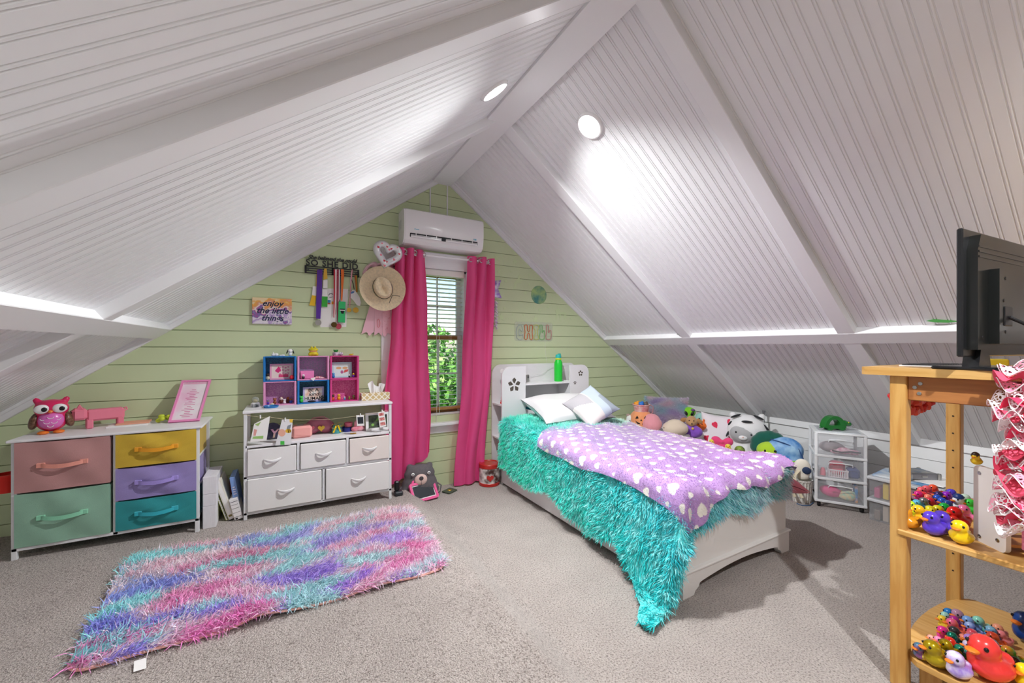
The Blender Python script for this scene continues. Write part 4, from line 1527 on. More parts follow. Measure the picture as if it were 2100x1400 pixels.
zc0, zc1 = ZC[0] + .0075, ZC[1] + .0075
Yc = CR_Y + .035
figure('tiny purple and grey figurine at the left wall of the lilac crate', 335, 830, Yc, zc0, .020, '#5a3ab0', '#8a8a90', 1)
figure('round brown hamster-like figurine in the lilac crate', 430, 800, Yc, zc0, .026, '#8a4a2c', '#9c5a38', 1)
figure('white faced brown figurine in the lilac crate', 520, 800, Yc + .03, zc0, .027, '#6a2f24', '#f0e0d4', 1)
figure('tiny white rabbit figurine in the lilac crate', 565, 810, Yc - .01, zc0, .020, '#f2f0f2', '#f6f4f6', 1)
figure('dark brown figurine with orange hood in the lilac crate', 615, 800, Yc + .03, zc0, .027, '#5c3020', '#b0643a')
figure('small tan figurine with blue base at the right wall of the lilac crate', 655, 810, Yc, zc0, .023, '#3a5ac0', '#9c6238', 1)
tag(MB().lathe([(.0, 0), (.014, 0), (.013, .008), (.0, .013)], 14).build('tiny_dome', flat('#efe0c0', .4), None, loc=(at(395, 850, Yc - .03).x, Yc - .03, zc0)), 'tiny cream dome at the front edge of the lilac crate', 'figurine')
figure('bright green toy dinosaur standing in the blue crate beside the framed print', 800, 800, Yc, zc0, .029, '#3ec84a', '#4ad85a', 1)
figure('black and grey figurine at the right wall of the blue crate', 1100, 800, Yc, zc0, .029, '#24242a', '#3a3a40')
tag(MB().ell((0, 0, .008), (.03, .012, .008)).build('pebble', flat('#2a2a30', .3), None, loc=(at(945, 815, Yc - .02).x, Yc - .015, zc0)), 'smooth dark pebble at the front of the blue crate', 'pebble')
figure('orange and black tiger-like figurine in the lower magenta crate', 1235, 790, Yc, zc0, .029, '#c85a20', '#3a2018', 1)
figure('yellow bird figurine in the lower magenta crate', 1320, 780, Yc + .02, zc0, .029, '#f0b020', '#f6c63a')
figure('small blue and white toy car shaped figurine in the lower magenta crate', 1400, 790, Yc, zc0, .017, '#4aa0d0', '#dfe8f0')
figure('tiny olive turtle figurine in the lower magenta crate', 1465, 795, Yc, zc0, .017, '#7a8a30', '#a08a30')
figure('tiny brown figurine with green hat in the lower magenta crate', 1525, 795, Yc, zc0, .021, '#7a4a2c', '#6a7a3a')
figure('small black and white penguin figurine beside the pink box', 828, 480, Yc, zc1, .022, '#26282e', '#f2f2f2')
tag(MB().tube([(-.035, 0, .006), (0, -.01, .010), (.04, 0, .006), (.02, .02, .012), (-.02, .015, .012)], .006, 6).build('bracelet', mat('candy_stripe', '#e0405a', .4, col2='#f8e8ea', vscale=90), None, loc=(at(1040, 470, Yc).x, Yc, zc1)), 'red and white beaded bracelet lying in the lilac crate', 'bracelet')
figure('round blue figurine in the upper magenta crate', 1245, 470, Yc, zc1, .025, '#2f7ac8', '#58b0e8')
figure('tiny white and black figurine in the upper magenta crate', 1465, 475, Yc - .01, zc1, .016, '#202228', '#f4f4f4')
figure('yellow duck figurine on a purple base in the upper magenta crate', 1525, 465, Yc, zc1, .021, '#7a3ac0', '#f4c42a')
figure('slim wooden peg figure at the left wall of the blue crate', 332, 470, Yc + .02, zc1, .030, '#e0d0b0', '#3a302a')
tag(MB().prism(heart(.016), 0, .003, M=WALLM @ Matrix.Rotation(.1, 4, 'Z')).build('heart_charm', PAPER, None, False, loc=(at(962, 515, CR_Y).x, CR_Y - .006, at(962, 520, CR_Y).z)), 'white heart charm hanging between the middle cubby crates', 'charm')
tag(MB().ell((0, 0, .018), (.016, .010, .018), 14, 10).build('red_berry', flat('#e8344a', .3), None, loc=(at(668, 480, Yc - .01).x, Yc - .015, zc1)), 'small red egg shaped toy in the blue cubby crate', 'toy')

# on the crates
zt = ZC[2]
Yt = CR_Y + .055
a = at(965, 190, Yt)
fg = thing('frog_ornament', 'shiny yellow stacked frog ornament on the middle cubby crate', 'ornament', (a.x, Yt, zt))
YEL = mat('yellow_ceramic', '#d4c41c', .2, coat=.4)
MB().add(*blob([((0, 0, .02), (.034, .03, .022)), ((-.024, -.012, .014), (.014, .014, .014)), ((.024, -.012, .014), (.014, .014, .014)), ((0, 0, .05), (.036, .028, .016))], .004, 4)).build('body', YEL, fg)
MB().ell((0, -.018, .037), (.026, .012, .007)).build('mouth', flat('#e0a060', .4), fg)
for sx in (-1, 1):
    MB().ell((sx * .012, -.01, .066), (.009, .009, .009), 10, 8).build('eye', YEL, fg)
a = at(1300, 195, Yt)
sc_ = thing('succulent_pot', 'small white ceramic pot with green succulent on the magenta crate', 'potted plant', (a.x, Yt, zt))
MB().lathe([(.0, 0), (.02, 0), (.026, .012), (.023, .028), (.018, .028), (.0, .024)], 18, M=XM((-.012, 0, 0))).ell((.024, -.004, .015), (.018, .016, .015)).build('pot', mat('white_ceramic_pattern', '#eeeaf0', .25, col2='#a08aa8', vscale=60), sc_)
lv = MB()
for k in range(9):
    w = k * 2.4
    lv.ell((-.012 + .011 * math.cos(w), .011 * math.sin(w), .038), (.005, .005, .014), 8, 6, rot=(-.5 * math.sin(w), .5 * math.cos(w), 0))
lv.build('leaves', flat('#2f8a3a', .4), sc_)
a = at(645, 200, Yt)
dg = thing('dog_figurine', 'small white dog figurine with black ears on the blue cubby crate', 'figurine', (a.x, Yt, zt))
MB().add(*blob([((0, 0, .016), (.014, .013, .016)), ((0, -.004, .042), (.017, .015, .015)), ((0, -.018, .037), (.008, .009, .007))], .003, 3)).build('body', CERAM, dg)
for sx in (-1, 1):
    MB().ell((sx * .019, 0, .036), (.005, .008, .018), 10, 8, rot=(0, sx * -.35, 0)).build('ear', BLACK, dg)
for x, lab, s in ((435, 'small white rabbit ornament on the blue cubby crate', .013), (530, 'low white cloud ornament on the blue cubby crate', .010)):
    a = at(x, 200, Yt)
    tag(MB().add(*blob([((-s, 0, s * .8), (s, s, s * .8)), ((s * .6, 0, s), (s * 1.1, s, s)), ((-s * .8, 0, s * 1.9), (s * .3, s * .3, s * .9), (0, -.4, 0))] if s > .012 else [((-s, 0, s * .6), (s * 1.3, s, s * .6)), ((s * .8, 0, s * .7), (s * 1.3, s, s * .7))], .002, 2)).build('ornament', CERAM, None, loc=(a.x, Yt, zt)), lab, 'ornament')
a = at(1490, 195, Yt)
pl = thing('toy_plane', 'tiny yellow toy plane on the magenta cubby crate', 'toy', (a.x, Yt, zt))
MB().ell((0, 0, .008), (.018, .005, .006), 12, 8).build('fuselage', flat('#e0c02a', .4), pl)
MB().box(-.005, .004, -.018, .018, .008, .010).box(.012, .017, -.001, .001, .008, .020).build('wing', flat('#e0c02a', .4), pl)
# snow globe, blue tray, tissue box
p = onZ(515, 832, T)
sg = thing('snow_globe', 'small snow globe on a white penguin patterned base on the white dresser', 'snow globe', (-.205, 3.45, T))
MB().lathe([(.0, 0), (.026, 0), (.030, .006), (.029, .028), (.022, .034), (.0, .034)], 24).build('base', mat('penguin_base', '#f0f0f4', .3, col2='#30333c', vscale=18), sg)
MB().ell((0, 0, .052), (.023, .023, .023), 20, 14).build('globe', mat('globe_glass', '#f2f6f4', .05, trans=.8, ior=1.2), sg)
MB().ell((0, 0, .046), (.012, .010, .012), 12, 8).build('scene', flat('#d8c890', .5), sg)
tag(MB().lathe([(.0, 0), (.045, 0), (.05, .014), (.046, .014), (.042, .004), (.0, .004)], 28).build('trinket_dish', mat('blue_plastic', '#2a78b8', .35), None, loc=(-.105, 3.37, T)), 'blue round trinket dish in front of the lilac crate on the white dresser', 'dish')
tis = thing('tissue_box', 'tan lattice patterned tissue box with a white tissue on the white dresser', 'tissue box', (.635, 3.47, T))
LAT = bpy.data.materials.new('lattice_print')
LAT.use_nodes = True
nt = LAT.node_tree
bs = nt.nodes['Principled BSDF']; bs.inputs['Roughness'].default_value = .55
tcc = nt.nodes.new('ShaderNodeTexCoord')
outs = []
for ang in (45, -45):
    mp = nt.nodes.new('ShaderNodeMapping'); mp.inputs['Rotation'].default_value = (0, math.radians(ang), 0)
    wv = nt.nodes.new('ShaderNodeTexWave'); wv.inputs['Scale'].default_value = 9.5; wv.bands_direction = 'X'
    nt.links.new(tcc.outputs['Object'], mp.inputs['Vector']); nt.links.new(mp.outputs[0], wv.inputs['Vector'])
    gt = nt.nodes.new('ShaderNodeMath'); gt.operation = 'GREATER_THAN'; gt.inputs[1].default_value = .86
    nt.links.new(wv.outputs['Fac'], gt.inputs[0]); outs.append(gt)
mxm = nt.nodes.new('ShaderNodeMath'); mxm.operation = 'MAXIMUM'
nt.links.new(outs[0].outputs[0], mxm.inputs[0]); nt.links.new(outs[1].outputs[0], mxm.inputs[1])
mx = nt.nodes.new('ShaderNodeMix'); mx.data_type = 'RGBA'; mx.inputs[6].default_value = (*lin('#d6bb86'), 1); mx.inputs[7].default_value = (*lin('#f6f0e2'), 1)
nt.links.new(mxm.outputs[0], mx.inputs[0]); nt.links.new(mx.outputs[2], bs.inputs['Base Color'])
MB().box(-.112, .112, -.055, .055, 0, .058, b=.002).build('carton', LAT, tis)
TISS = mat('tissue', '#f8f6f6', .8)
mb = MB()
for k, (dx, hg, sp) in enumerate(((-.01, .10, .045), (.012, .085, .05), (.03, .075, .04))):
    mb.sheet(lambda a, b, dx=dx, hg=hg, sp=sp, k=k: (dx * 1.2 + (a - .5) * (.05 + sp * b) + .012 * math.sin(7 * a + 3 * k) * b, .012 * math.sin(9 * a + k) * (1 - .2 * b) + .012 * (k - 1), .057 + hg * b * (.75 + .25 * math.sin(5 * a + 2 * k))), 16, 8)
mb.build('tissue', TISS, tis)

# things on the dresser's shelf
ZS = .628
KD = 320 / 2100


def zd(x, y): return (490 + x * KD, 820 + y * KD)


def ad_(x, y, Y): return onY(*zd(x, y), Y)


Ys = 3.40
# pencil pouch dark with letters
a, b_ = ad_(330, 510, Ys), ad_(560, 290, Ys)
po = thing('pouch', 'dark zip pouch with pink letter Y on the shelf of the white dresser', 'pouch', ((a.x + b_.x) / 2, Ys, ZS))
MB().add(*blob([((0, 0, .062), (.062, .03, .060)), ((-.03, 0, .05), (.04, .028, .05)), ((.03, 0, .05), (.04, .028, .05))], .006, 4)).build('bag', mat('pouch_print', '#34324a', .6, col2='#54506e', vscale=20), po)
MB().add(*text_geo('Y', .085, .001, .15, .002), 0, WM((.012, -.034, .045))).build('letter', mat('rainbow_letter', '#d8a0c0', .5, col2='#c8b090', vscale=14), po, smooth=False)
MB().prism(heart(.018), 0, .003, M=WM((-.05, -.03, .075))).build('heart_patch', flat('#ef98ac'), po, smooth=False)
# pink box
a, b_ = ad_(715, 480, 3.33), ad_(985, 280, 3.33)
pk = thing('keepsake_box', 'pale pink soft cornered box on the shelf of the white dresser', 'box', ((a.x + b_.x) / 2, 3.33, ZS), .06)
MB().box(-.068, .068, 0, .11, 0, .088, b=.016).build('body', mat('pink_leatherette', '#f4aaa4', .5, bump=.3, bscale=120), pk)
MB().box(-.030, .012, .03, .07, .088, .096, b=.003).build('clasp', SILVER, pk)
# translucent heart bag
a = ad_(1080, 410, 3.45)
hbg = thing('vanity_bag', 'rose pink see-through bag with yellow and pink hearts on the shelf', 'bag', (a.x, 3.45, ZS))
MB().add(*blob([((-.05, 0, .05), (.06, .04, .052)), ((.05, 0, .05), (.062, .04, .052)), ((0, 0, .085), (.085, .035, .035))], .007, 4)).build('body', mat('rose_vinyl', '#b5607a', .2, coat=.4), hbg)
MB().prism(heart(.026), 0, .006, M=WM((.012, -.044, .048))).build('heart_patch', mat('yellow_patch', '#f2c84a', .5), hbg, smooth=False)
MB().prism(heart(.022), 0, .006, M=WM((-.055, -.044, .055))).build('heart_patch', flat('#e8708a', .5), hbg, smooth=False)
MB().tube([(-.07, 0, .10), (-.04, 0, .125), (.03, 0, .128), (.075, 0, .10)], .004, 6).build('zip', flat('#d88a9c'), hbg)
# teal jar with yellow bow
a = ad_(1315, 410, 3.40)
jr = thing('gift_jar', 'teal jar tied with a yellow ribbon bow on the shelf', 'jar', (a.x, 3.40, ZS))
MB().lathe([(.0, 0), (.032, 0), (.035, .01), (.034, .045), (.027, .055), (.027, .062), (.0, .062)], 20).build('body', mat('teal_glass', '#4a9c9c', .25), jr)
YR = mat('yellow_ribbon', '#f4d21e', .4)
for s in (-1, 1):
    MB().sheet(lambda a, b, s=s: (s * .028 * (1 - math.cos(2 * PI * a)) * .8, -.036 - .012 * b, .068 + .016 * math.sin(2 * PI * a) + .006 * s), 18, 3).build('bow_loop', YR, jr)
    MB().sheet(lambda a, b, s=s: (s * (.006 + .02 * a) + .012 * (b - .5), -.038 - .006 * math.sin(5 * a), .066 - .055 * a), 8, 2).build('bow_tail', YR, jr)
# cups and pink purse
a = ad_(1455, 400, 3.43)
tag(MB().lathe([(.0, 0), (.034, 0), (.036, .036), (.033, .036), (.030, .004), (.0, .004)], 20).build('cup', flat('#2a2f86', .35), None, loc=(a.x, 3.43, ZS)), 'navy blue cup on the shelf beside the teal jar', 'cup')
tag(MB().lathe([(.0, 0), (.03, 0), (.032, .03), (.028, .032), (.026, .004), (.0, .004)], 20).build('cup', flat('#e0708a', .35), None, loc=(a.x + .012, 3.435, ZS + .038)), 'rose pink cup stacked on the navy cup on the shelf', 'cup')
a = ad_(1610, 410, 3.37)
tag(MB().add(*blob([((-.02, 0, .02), (.034, .024, .022)), ((.02, 0, .022), (.036, .024, .022)), ((.0, .01, .06), (.03, .02, .03)), ((.012, .02, .085), (.022, .018, .018))], .006, 3)).build('plush_toy', mat('pink_plush', '#ee8498', .9, col2='#f4b8c2', vscale=24), None, loc=(a.x, 3.40, ZS)), 'soft pink toy slumped on the shelf behind the instant photo', 'plush')
tag(MB().box(-.022, .022, -.012, .012, 0, .004, b=.001).build('sticky_note', flat('#f0b828'), None, loc=(ad_(1540, 420, 3.30).x, 3.31, ZS)), 'yellow paper scrap lying on the shelf', 'paper')
# photo frame
a, b_ = ad_(1705, 398, 3.36), ad_(2030, 90, 3.36)
w, h = b_.x - a.x, .142
t = thing('framed_photo', 'white photo frame with dark leafy picture on the shelf of the white dresser', 'photo frame', ((a.x + b_.x) / 2, 3.36, ZS), rot=(-.15, 0, 0))
o_ = [(-w / 2, 0), (w / 2, 0), (w / 2, h), (-w / 2, h)]
i_ = [(-w / 2 + .022, .02), (w / 2 - .022, .02), (w / 2 - .022, h - .02), (-w / 2 + .022, h - .02)]
MB().ringprism(o_, i_, 0, .014, M=WALLM).build('frame_moulding', CERAM, t, smooth=False)
MB().prism(i_, .002, .006, M=WALLM).build('picture', mat('leafy_print', '#33383a', .4, col2='#5a6a4e', vscale=30), t, smooth=False)
MB().prism(circ(.011, 16, -.04, .045), .006, .007, M=WALLM).build('printed_lime', flat('#8cc060'), t, smooth=False)
MB().prism([(-.02, .07), (.005, .115), (.025, .105), (.01, .08)], .006, .007, M=WALLM).build('printed_leaf', flat('#6a9a4a'), t, smooth=False)

# string of cards across the front
YG = 3.243
st = thing('card_string', 'thin cord strung across the front of the white dresser shelf', 'string', (.23, YG, .78))
pts = []
for (x, y) in ((55, 195), (330, 240), (430, 232), (600, 255), (850, 268), (1220, 262), (1550, 220), (1760, 190), (2040, 128)):
    q_ = ad_(x, y, YG)
    pts.append((q_.x - .23, 0, q_.z - .78))
MB().tube(pts, .0012, 5).build('cord', flat('#d8c8a8'), st)


def hung(name, lab, poly, face, arts=(), clip=True, Y=YG - .003):
    P = [ad_(x, y, Y) for x, y in poly]
    cx_, cz_ = sum(p_.x for p_ in P) / len(P), max(p_.z for p_ in P)
    t = thing(name, lab, 'card', (cx_, Y, cz_))
    MB().prism([(p_.x - cx_, p_.z - cz_) for p_ in P], 0, .0012, M=WALLM).build('paper', face, t, smooth=False)
    for nm, m, pl_ in arts:
        Q = [ad_(x, y, Y) for x, y in pl_]
        MB().prism([(p_.x - cx_, p_.z - cz_) for p_ in Q], .0012, .0018, M=WALLM).build(nm, m, t, smooth=False)
    if clip:
        MB().box(-.004, .004, -.006, .004, -.012, .012, b=.001).build('clip', CERAM, t)
    return t


def zcirc(cx_, cy_, r, n=12, ry=None): return [(cx_ + r * math.cos(2 * PI * k / n), cy_ + (ry or r) * math.sin(2 * PI * k / n)) for k in range(n)]


hung('greeting_card', 'white card with grass and pink rabbit drawing clipped to the cord', [(150, 565), (205, 320), (420, 215), (372, 545)], PAPER,
     [('printed_grass', flat('#9cc870'), [(180, 520), (195, 490), (330, 480), (325, 520)]), ('printed_leaf', flat('#a8c878'), [(215, 330), (300, 290), (260, 350)]), ('printed_rabbit', flat('#e8a8a0'), [(195, 480), (205, 390), (245, 400), (225, 480)])])
hung('greeting_card', 'grey white card with bee drawing clipped to the cord and hanging over a drawer', [(487, 612), (580, 262), (725, 258), (697, 600)], mat('card_grey', '#e6e4e6', .7), [
    ('printed_circle', flat('#eab09a'), zcirc(578, 440, 50)), ('printed_bee', flat('#e8b83a'), zcirc(665, 415, 42, ry=28)), ('printed_stripe', INK, [(655, 390), (665, 388), (672, 440), (662, 442)]), ('printed_stripe', INK, [(680, 392), (688, 392), (694, 432), (686, 436)]),
    ('printed_wing', flat('#8a9098'), [(640, 390), (655, 345), (705, 325), (690, 385)]), ('printed_tag', flat('#4ac04a'), [(558, 552), (612, 552), (612, 602), (558, 602)]), ('printed_sun', flat('#f2c84a'), [(680, 258), (725, 258), (720, 305), (685, 300)])])
hung('instant_photo', 'small instant photo with white border clipped to the cord', [(1590, 350), (1578, 205), (1680, 200), (1688, 345)], PAPER, [('picture', flat('#2a3038', .3), [(1600, 320), (1593, 230), (1672, 226), (1676, 315)])])
hung('photo_strip', 'white photo strip with three red pictures clipped over the framed photo', [(1895, 370), (1870, 165), (1955, 148), (1985, 350)], PAPER, [
    ('picture', mat('strip_print', '#e8a09a', .5, col2='#b03a3a', vscale=60), [(1885, 215), (1878, 180), (1945, 168), (1950, 205)]), ('picture', MATS['strip_print'], [(1895, 280), (1888, 240), (1955, 228), (1962, 268)]), ('picture', MATS['strip_print'], [(1905, 345), (1900, 305), (1966, 292), (1974, 332)])])

# ------------------------------------------------------------------ on the floor below the window
p = onZ(862, 1030, 0)
bp_ = thing('bear_backpack', 'grey child backpack with bear face slumped below the window', 'backpack', (1.0, 3.40, .0), math.radians(-6))
GREY = mat('grey_felt', '#6a6468', .9, bump=.5, bscale=200, var=.12, vscale=60)
MB().add(*blob([((0, .02, .11), (.155, .075, .12)), ((0, .02, .20), (.135, .065, .085)), ((-.10, .02, .06), (.07, .07, .065)), ((.10, .02, .06), (.07, .07, .065)), ((-.085, .02, .265), (.032, .02, .03)), ((.085, .02, .265), (.032, .02, .03))], .01, 6)).build('bag', GREY, bp_)
MB().ell((0, -.040, .165), (.054, .022, .05)).build('muzzle', flat('#e8c8c0', .85), bp_)
MB().ell((0, -.060, .182), (.019, .008, .018)).build('nose', flat('#4a4448', .7), bp_)
MB().box(-.001, .001, -.063, -.056, .125, .168).build('mouth', INK, bp_)
for s in (-1, 1):
    e = MB().ell((s * .068, -.044, .218), (.014, .006, .014), 14, 8).build('eye', CERAM, bp_)
    MB().ell((s * .068, -.050, .218), (.006, .003, .006), 10, 6).build('pupil', BLACK, e)
for s in (-1, 1):
    MB().tube([(s * .13, .03, .12), (s * .185, .0, .08), (s * .17, -.02, .03), (s * .12, -.01, .02)], .012, 8, flat=.4).build('strap', GREY, bp_)

# tablet in pink case
BLt, BRt, TRt, TLt = onZ(853, 1031, .012), onZ(900, 1018, .012), None, None
cxy = (BLt + BRt) / 2
dirx = (BRt - BLt)
ang = math.atan2(dirx.y, dirx.x)
tabw = dirx.length + .02
tb_ = thing('tablet', 'tablet in a thick pink handle case propped against the bear backpack', 'tablet', (cxy.x - .012, cxy.y, .004), rot=(math.radians(-38), 0, ang))
PKC = mat('pink_foam', '#ec5a96', .55)
hh = .165
HM_ = WALLM
MB().ringprism(rrect(tabw, hh, .02, 5, 0, hh / 2), rrect(tabw - .04, hh - .04, .004, 5, 0, hh / 2), 0, .022, M=HM_).build('case', PKC, tb_, angle=50)
MB().prism(rrect(tabw - .036, hh - .036, .004, 3, 0, hh / 2), .002, .012, M=HM_).build('bezel', CERAM, tb_)
MB().prism(rrect(tabw - .052, hh - .058, .002, 3, 0, hh / 2), .012, .0128, M=HM_).build('screen', mat('screen_glass', '#20262c', .08, coat=.5), tb_)
MB().tube([tuple(HM_ @ Vector((-.085 + .17 * k / 10, hh - .006 + .042 * math.sin(PI * k / 10) ** .5, .011))) for k in range(11)], .011, 8).build('handle', PKC, tb_)
cb = [onZ(u, v, .004) for u, v in ((812, 1000), (835, 1001), (850, 1012), (868, 1024), (874, 1026))]
cb2 = [onZ(u, v, .006) for u, v in ((815, 1006), (838, 1016), (855, 1027), (873, 1029))]
t = thing('charging_cable', 'black charging cable lying on the carpet beside the tablet', 'cable', (1.0, 3.30, .0))
MB().tube([(q_.x - 1.0, q_.y - 3.30, zf(q_.x) + .006) for q_ in cb], .0028, 6).build('cord', BLACK, t)
MB().tube([(q_.x - 1.0, q_.y - 3.30, zf(q_.x) + .006) for q_ in cb2], .0028, 6).build('cord', BLACK, t)
sk = thing('speaker', 'small dark grey box speaker beside the foot of the white dresser', 'speaker', (.79, 3.30, zf(.79)))
MB().box(-.03, .035, -.025, .04, 0, .035, b=.008).build('base', DARK, sk)
MB().box(-.028, .012, .0, .04, .035, .115, b=.01).build('body', BLACK, sk)
q_ = onZ(922, 1008, .0)
wl_ = thing('wallet', 'small dark green card wallet with gold emblem lying on the carpet', 'wallet', (q_.x, q_.y, .003), .5)
MB().box(-.055, .055, -.045, .045, 0, .012, b=.003).build('cover', flat('#4a5444', .5), wl_)
MB().lathe([(.0, 0), (.02, 0), (.018, .003), (.0, .004)], 18, M=XM((0, 0, .012))).build('emblem', GOLD, wl_)
# red tin
q_ = onZ(996, 993, 0)
tn = thing('red_tin', 'round tin with red lid and cartoon animals print beside the pink curtain', 'tin', (1.672, 3.41, 0))
TINP = mat('tin_print', '#efe4e0', .35, col2='#4a2a26', vscale=14, detail=3)
MB().lathe([(.0, .0), (.094, .0), (.097, .006), (.097, .012), (.095, .02), (.095, .175), (.0, .175)], 36).build('body', TINP, tn)
REDT = mat('red_tin_paint', '#c02a24', .3, coat=.3)
MB().lathe([(.095, .165), (.099, .168), (.100, .20), (.096, .206), (.09, .205), (.086, .200), (.0, .200)], 36, caps=False).build('lid', REDT, tn)
MB().lathe([(.0955, .002), (.0985, .004), (.0985, .026), (.0955, .03)], 36, caps=False).build('base_rim', REDT, tn)
hrt = MB().prism(heart(.036), 0, .003, M=WM((-.035, -.0905, .085), rz=-.38)).build('printed_heart', REDT, tn, smooth=False)

# ------------------------------------------------------------------ bed with bookcase headboard
BX0_, BX1_, BY0, BY1 = 1.773, 2.800, 1.365, 3.34
HX1 = 2.832
bed = thing('bed', 'white twin bed with bookcase headboard and arched footboard', 'bed', (BX0_, BY0, 0))


def bx(mb, x0, x1, y0, y1, z0, z1, b=.002):   # box in room coordinates on the bed
    return mb.box(x0 - BX0_, x1 - BX0_, y0 - BY0, y1 - BY0, z0, z1, b=b)


bx(MB(), BX0_, BX0_ + .018, BY0 + .03, BY1, .018, .36).build('side_rail', PANELW, bed)
bx(MB(), BX1_ - .018, BX1_, BY0 + .03, BY1, .018, .36).build('side_rail', PANELW, bed)
FB = mat('footboard_white', '#ece9e6', .45)
fb = bx(MB(), BX0_ + .004, BX1_ - .004, BY0 + .004, BY0 + .03, .10, .50, .004).build('footboard', FB, bed)
wv_ = BX1_ - BX0_
arch = [(0, 0), (0, .125), (wv_, .125), (wv_, 0), (wv_ - .085, 0), (wv_ - .10, .022), (wv_ - .125, .034), (wv_ - .135, .052)]
for k in range(13):
    t_ = k / 12
    arch.append((wv_ - .16 - (wv_ - .32) * t_, .058 + .026 * math.sin(PI * t_)))
arch += [(.135, .052), (.125, .034), (.10, .022), (.085, 0)]
MB().prism(arch, -.028, .012, M=WALLM).build('plinth', FB, fb)
bx(MB(), BX0_ - .012, BX1_ + .012, BY0 - .020, BY0 + .03, .122, .136, .004).build('moulding', FB, fb)
bx(MB(), BX0_ + .018, BX1_ - .018, BY0 + .03, BY1, .26, .28).build('slat_base', PANELW, bed)
tag(MB().box(1.80, 2.775, 1.41, 3.33, .28, .47, b=.05).build('mattress', mat('mattress_ticking', '#eeeae4', .8), None), 'thick mattress under the turquoise blanket on the white bed', 'mattress')


def HB(): return MB()


def panel_round(x0, x1, z0, z1, y0, y1, rl=0, rr=0):
    P = [(x0, z0), (x1, z0)]
    P += [(x1 - rr + rr * math.cos(a), z1 - rr + rr * math.sin(a)) for a in [PI / 2 * k / 8 for k in range(9)]] if rr else [(x1, z1)]
    P += [(x0 + rl - rl * math.sin(a), z1 - rl + rl * math.cos(a)) for a in [PI / 2 * k / 8 for k in range(9)]] if rl else [(x0, z1)]
    return MB().prism([(x - BX0_, z) for x, z in P], -(y1 - BY0), -(y0 - BY0), M=WALLM)


hd = panel_round(BX0_, HX1, 0, 1.128, 3.552, 3.568, .10, .10).build('headboard', PANELW, bed, angle=50)
panel_round(BX0_, 2.035, 0, 1.115, 3.34, 3.356, .09, 0).build('front_panel', PANELW, hd, angle=50)
panel_round(2.58, HX1, 0, 1.115, 3.34, 3.356, 0, .09).build('front_panel', PANELW, hd, angle=50)
bx(MB(), 2.020, 2.035, 3.356, 3.552, 0, .95).build('upright', PANELW, hd)
bx(MB(), 2.58, 2.595, 3.356, 3.552, 0, .95).build('upright', PANELW, hd)
bx(MB(), 2.035, 2.58, 3.345, 3.552, .925, .943).build('shelf', PANELW, hd)
for z in (.735, .41):
    bx(MB(), BX0_ + .004, 2.02, 3.356, 3.552, z, z + .016).build('shelf', PANELW, hd)
bx(MB(), 2.035, 2.58, 3.345, 3.552, .58, .596).build('shelf', PANELW, hd)
FLW = flat('#5a5048', .6)
for (u, v, r, n_, gap) in ((1054.5, 789, .066, 5, .16), (1190.5, 765, .030, 5, .5), (1179, 784.5, .018, 5, .5)):
    c = onY(u, v, 3.34)
    for k in range(5):
        a = PI / 2 + 2 * PI * k / 5
        if r > .05:
            pts = [(r * s_ * math.cos(a + d_), r * s_ * math.sin(a + d_)) for s_, d_ in ((.2, 0), (.45, -.38), (.82, -.42), (1.0, -.10), (1.08, 0), (1.0, .10), (.82, .42), (.45, .38))]
        else:
            pts = circ(r * .34, 10, r * .68 * math.cos(a), r * .68 * math.sin(a))
        MB().prism(pts, 0, .0012, M=WM((c.x - BX0_, 3.3395 - BY0, c.z))).build('flower_petal', FLW, hd, smooth=False)

# things on the headboard
c = onY(1145, 779, 3.42)
bt = thing('water_bottle', 'bright green water bottle with turquoise lid on the headboard shelf', 'bottle', (c.x, 3.42, .943))
MB().lathe([(.0, .0), (.040, .0), (.0435, .006), (.0435, .175), (.041, .20), (.030, .222), (.028, .232), (.0, .232)], 28).build('body', mat('green_bottle', '#1fd13c', .35, coat=.2), bt)
MB().lathe([(.030, .226), (.033, .228), (.033, .244), (.030, .246)], 24, caps=False).build('collar', flat('#c6d84a', .4), bt)
MB().lathe([(.031, .244), (.032, .246), (.030, .272), (.022, .282), (.0, .284)], 24).box(-.006, .03, -.010, .010, .272, .292, b=.004).build('lid', mat('turquoise_plastic', '#2fb8b0', .35), bt)
c = onY(1082, 773, 3.50)
rm = thing('controller_box', 'small silver remote controller box standing on the headboard shelf', 'controller', (c.x, 3.50, .943))
MB().box(-.017, .017, -.012, .012, 0, .075, b=.006).build('body', SILVER, rm)
MB().ringprism(circ(.009, 14, 0, .05), circ(.005, 14, 0, .05), 0, .002, M=WM((0, -.0122, 0))).build('button_ring', DARK, rm, smooth=False)
wq = [onY(u, v, 3.54) for u, v in ((1087, 773), (1098, 769), (1112, 768), (1124, 757), (1135, 752), (1142, 750))]
t = thing('light_cord', 'thin white cord running behind the green bottle along the headboard', 'cord', (wq[0].x, 3.54, wq[0].z))
MB().tube([(q_.x - wq[0].x, 0, q_.z - wq[0].z) for q_ in wq], .0015, 5).build('cord', flat('#c9c9c6'), t)
tag(MB().box(0, .10, 0, .14, 0, .022, b=.003).build('book', mat('teal_cover', '#1f8a9c', .4), None, loc=(2.045, 3.38, .692), rot=(0, .25, 0)), 'teal book leaning inside the headboard niche behind the white pillow', 'book')
rg_ = thing('toy_lantern', 'red base toy globe lantern on the left headboard shelf', 'lantern', (1.84, 3.43, .751))
MB().lathe([(.0, 0), (.034, 0), (.036, .014), (.030, .02), (.033, .028), (.028, .034), (.026, .07), (.022, .075), (.0, .075)], 22).build('base', mat('red_plastic', '#e8281c', .35), rg_)
MB().ell((0, 0, .096), (.026, .026, .03)).build('globe', mat('globe_glass', '#f2f6f4', .05, trans=.8, ior=1.2), rg_)
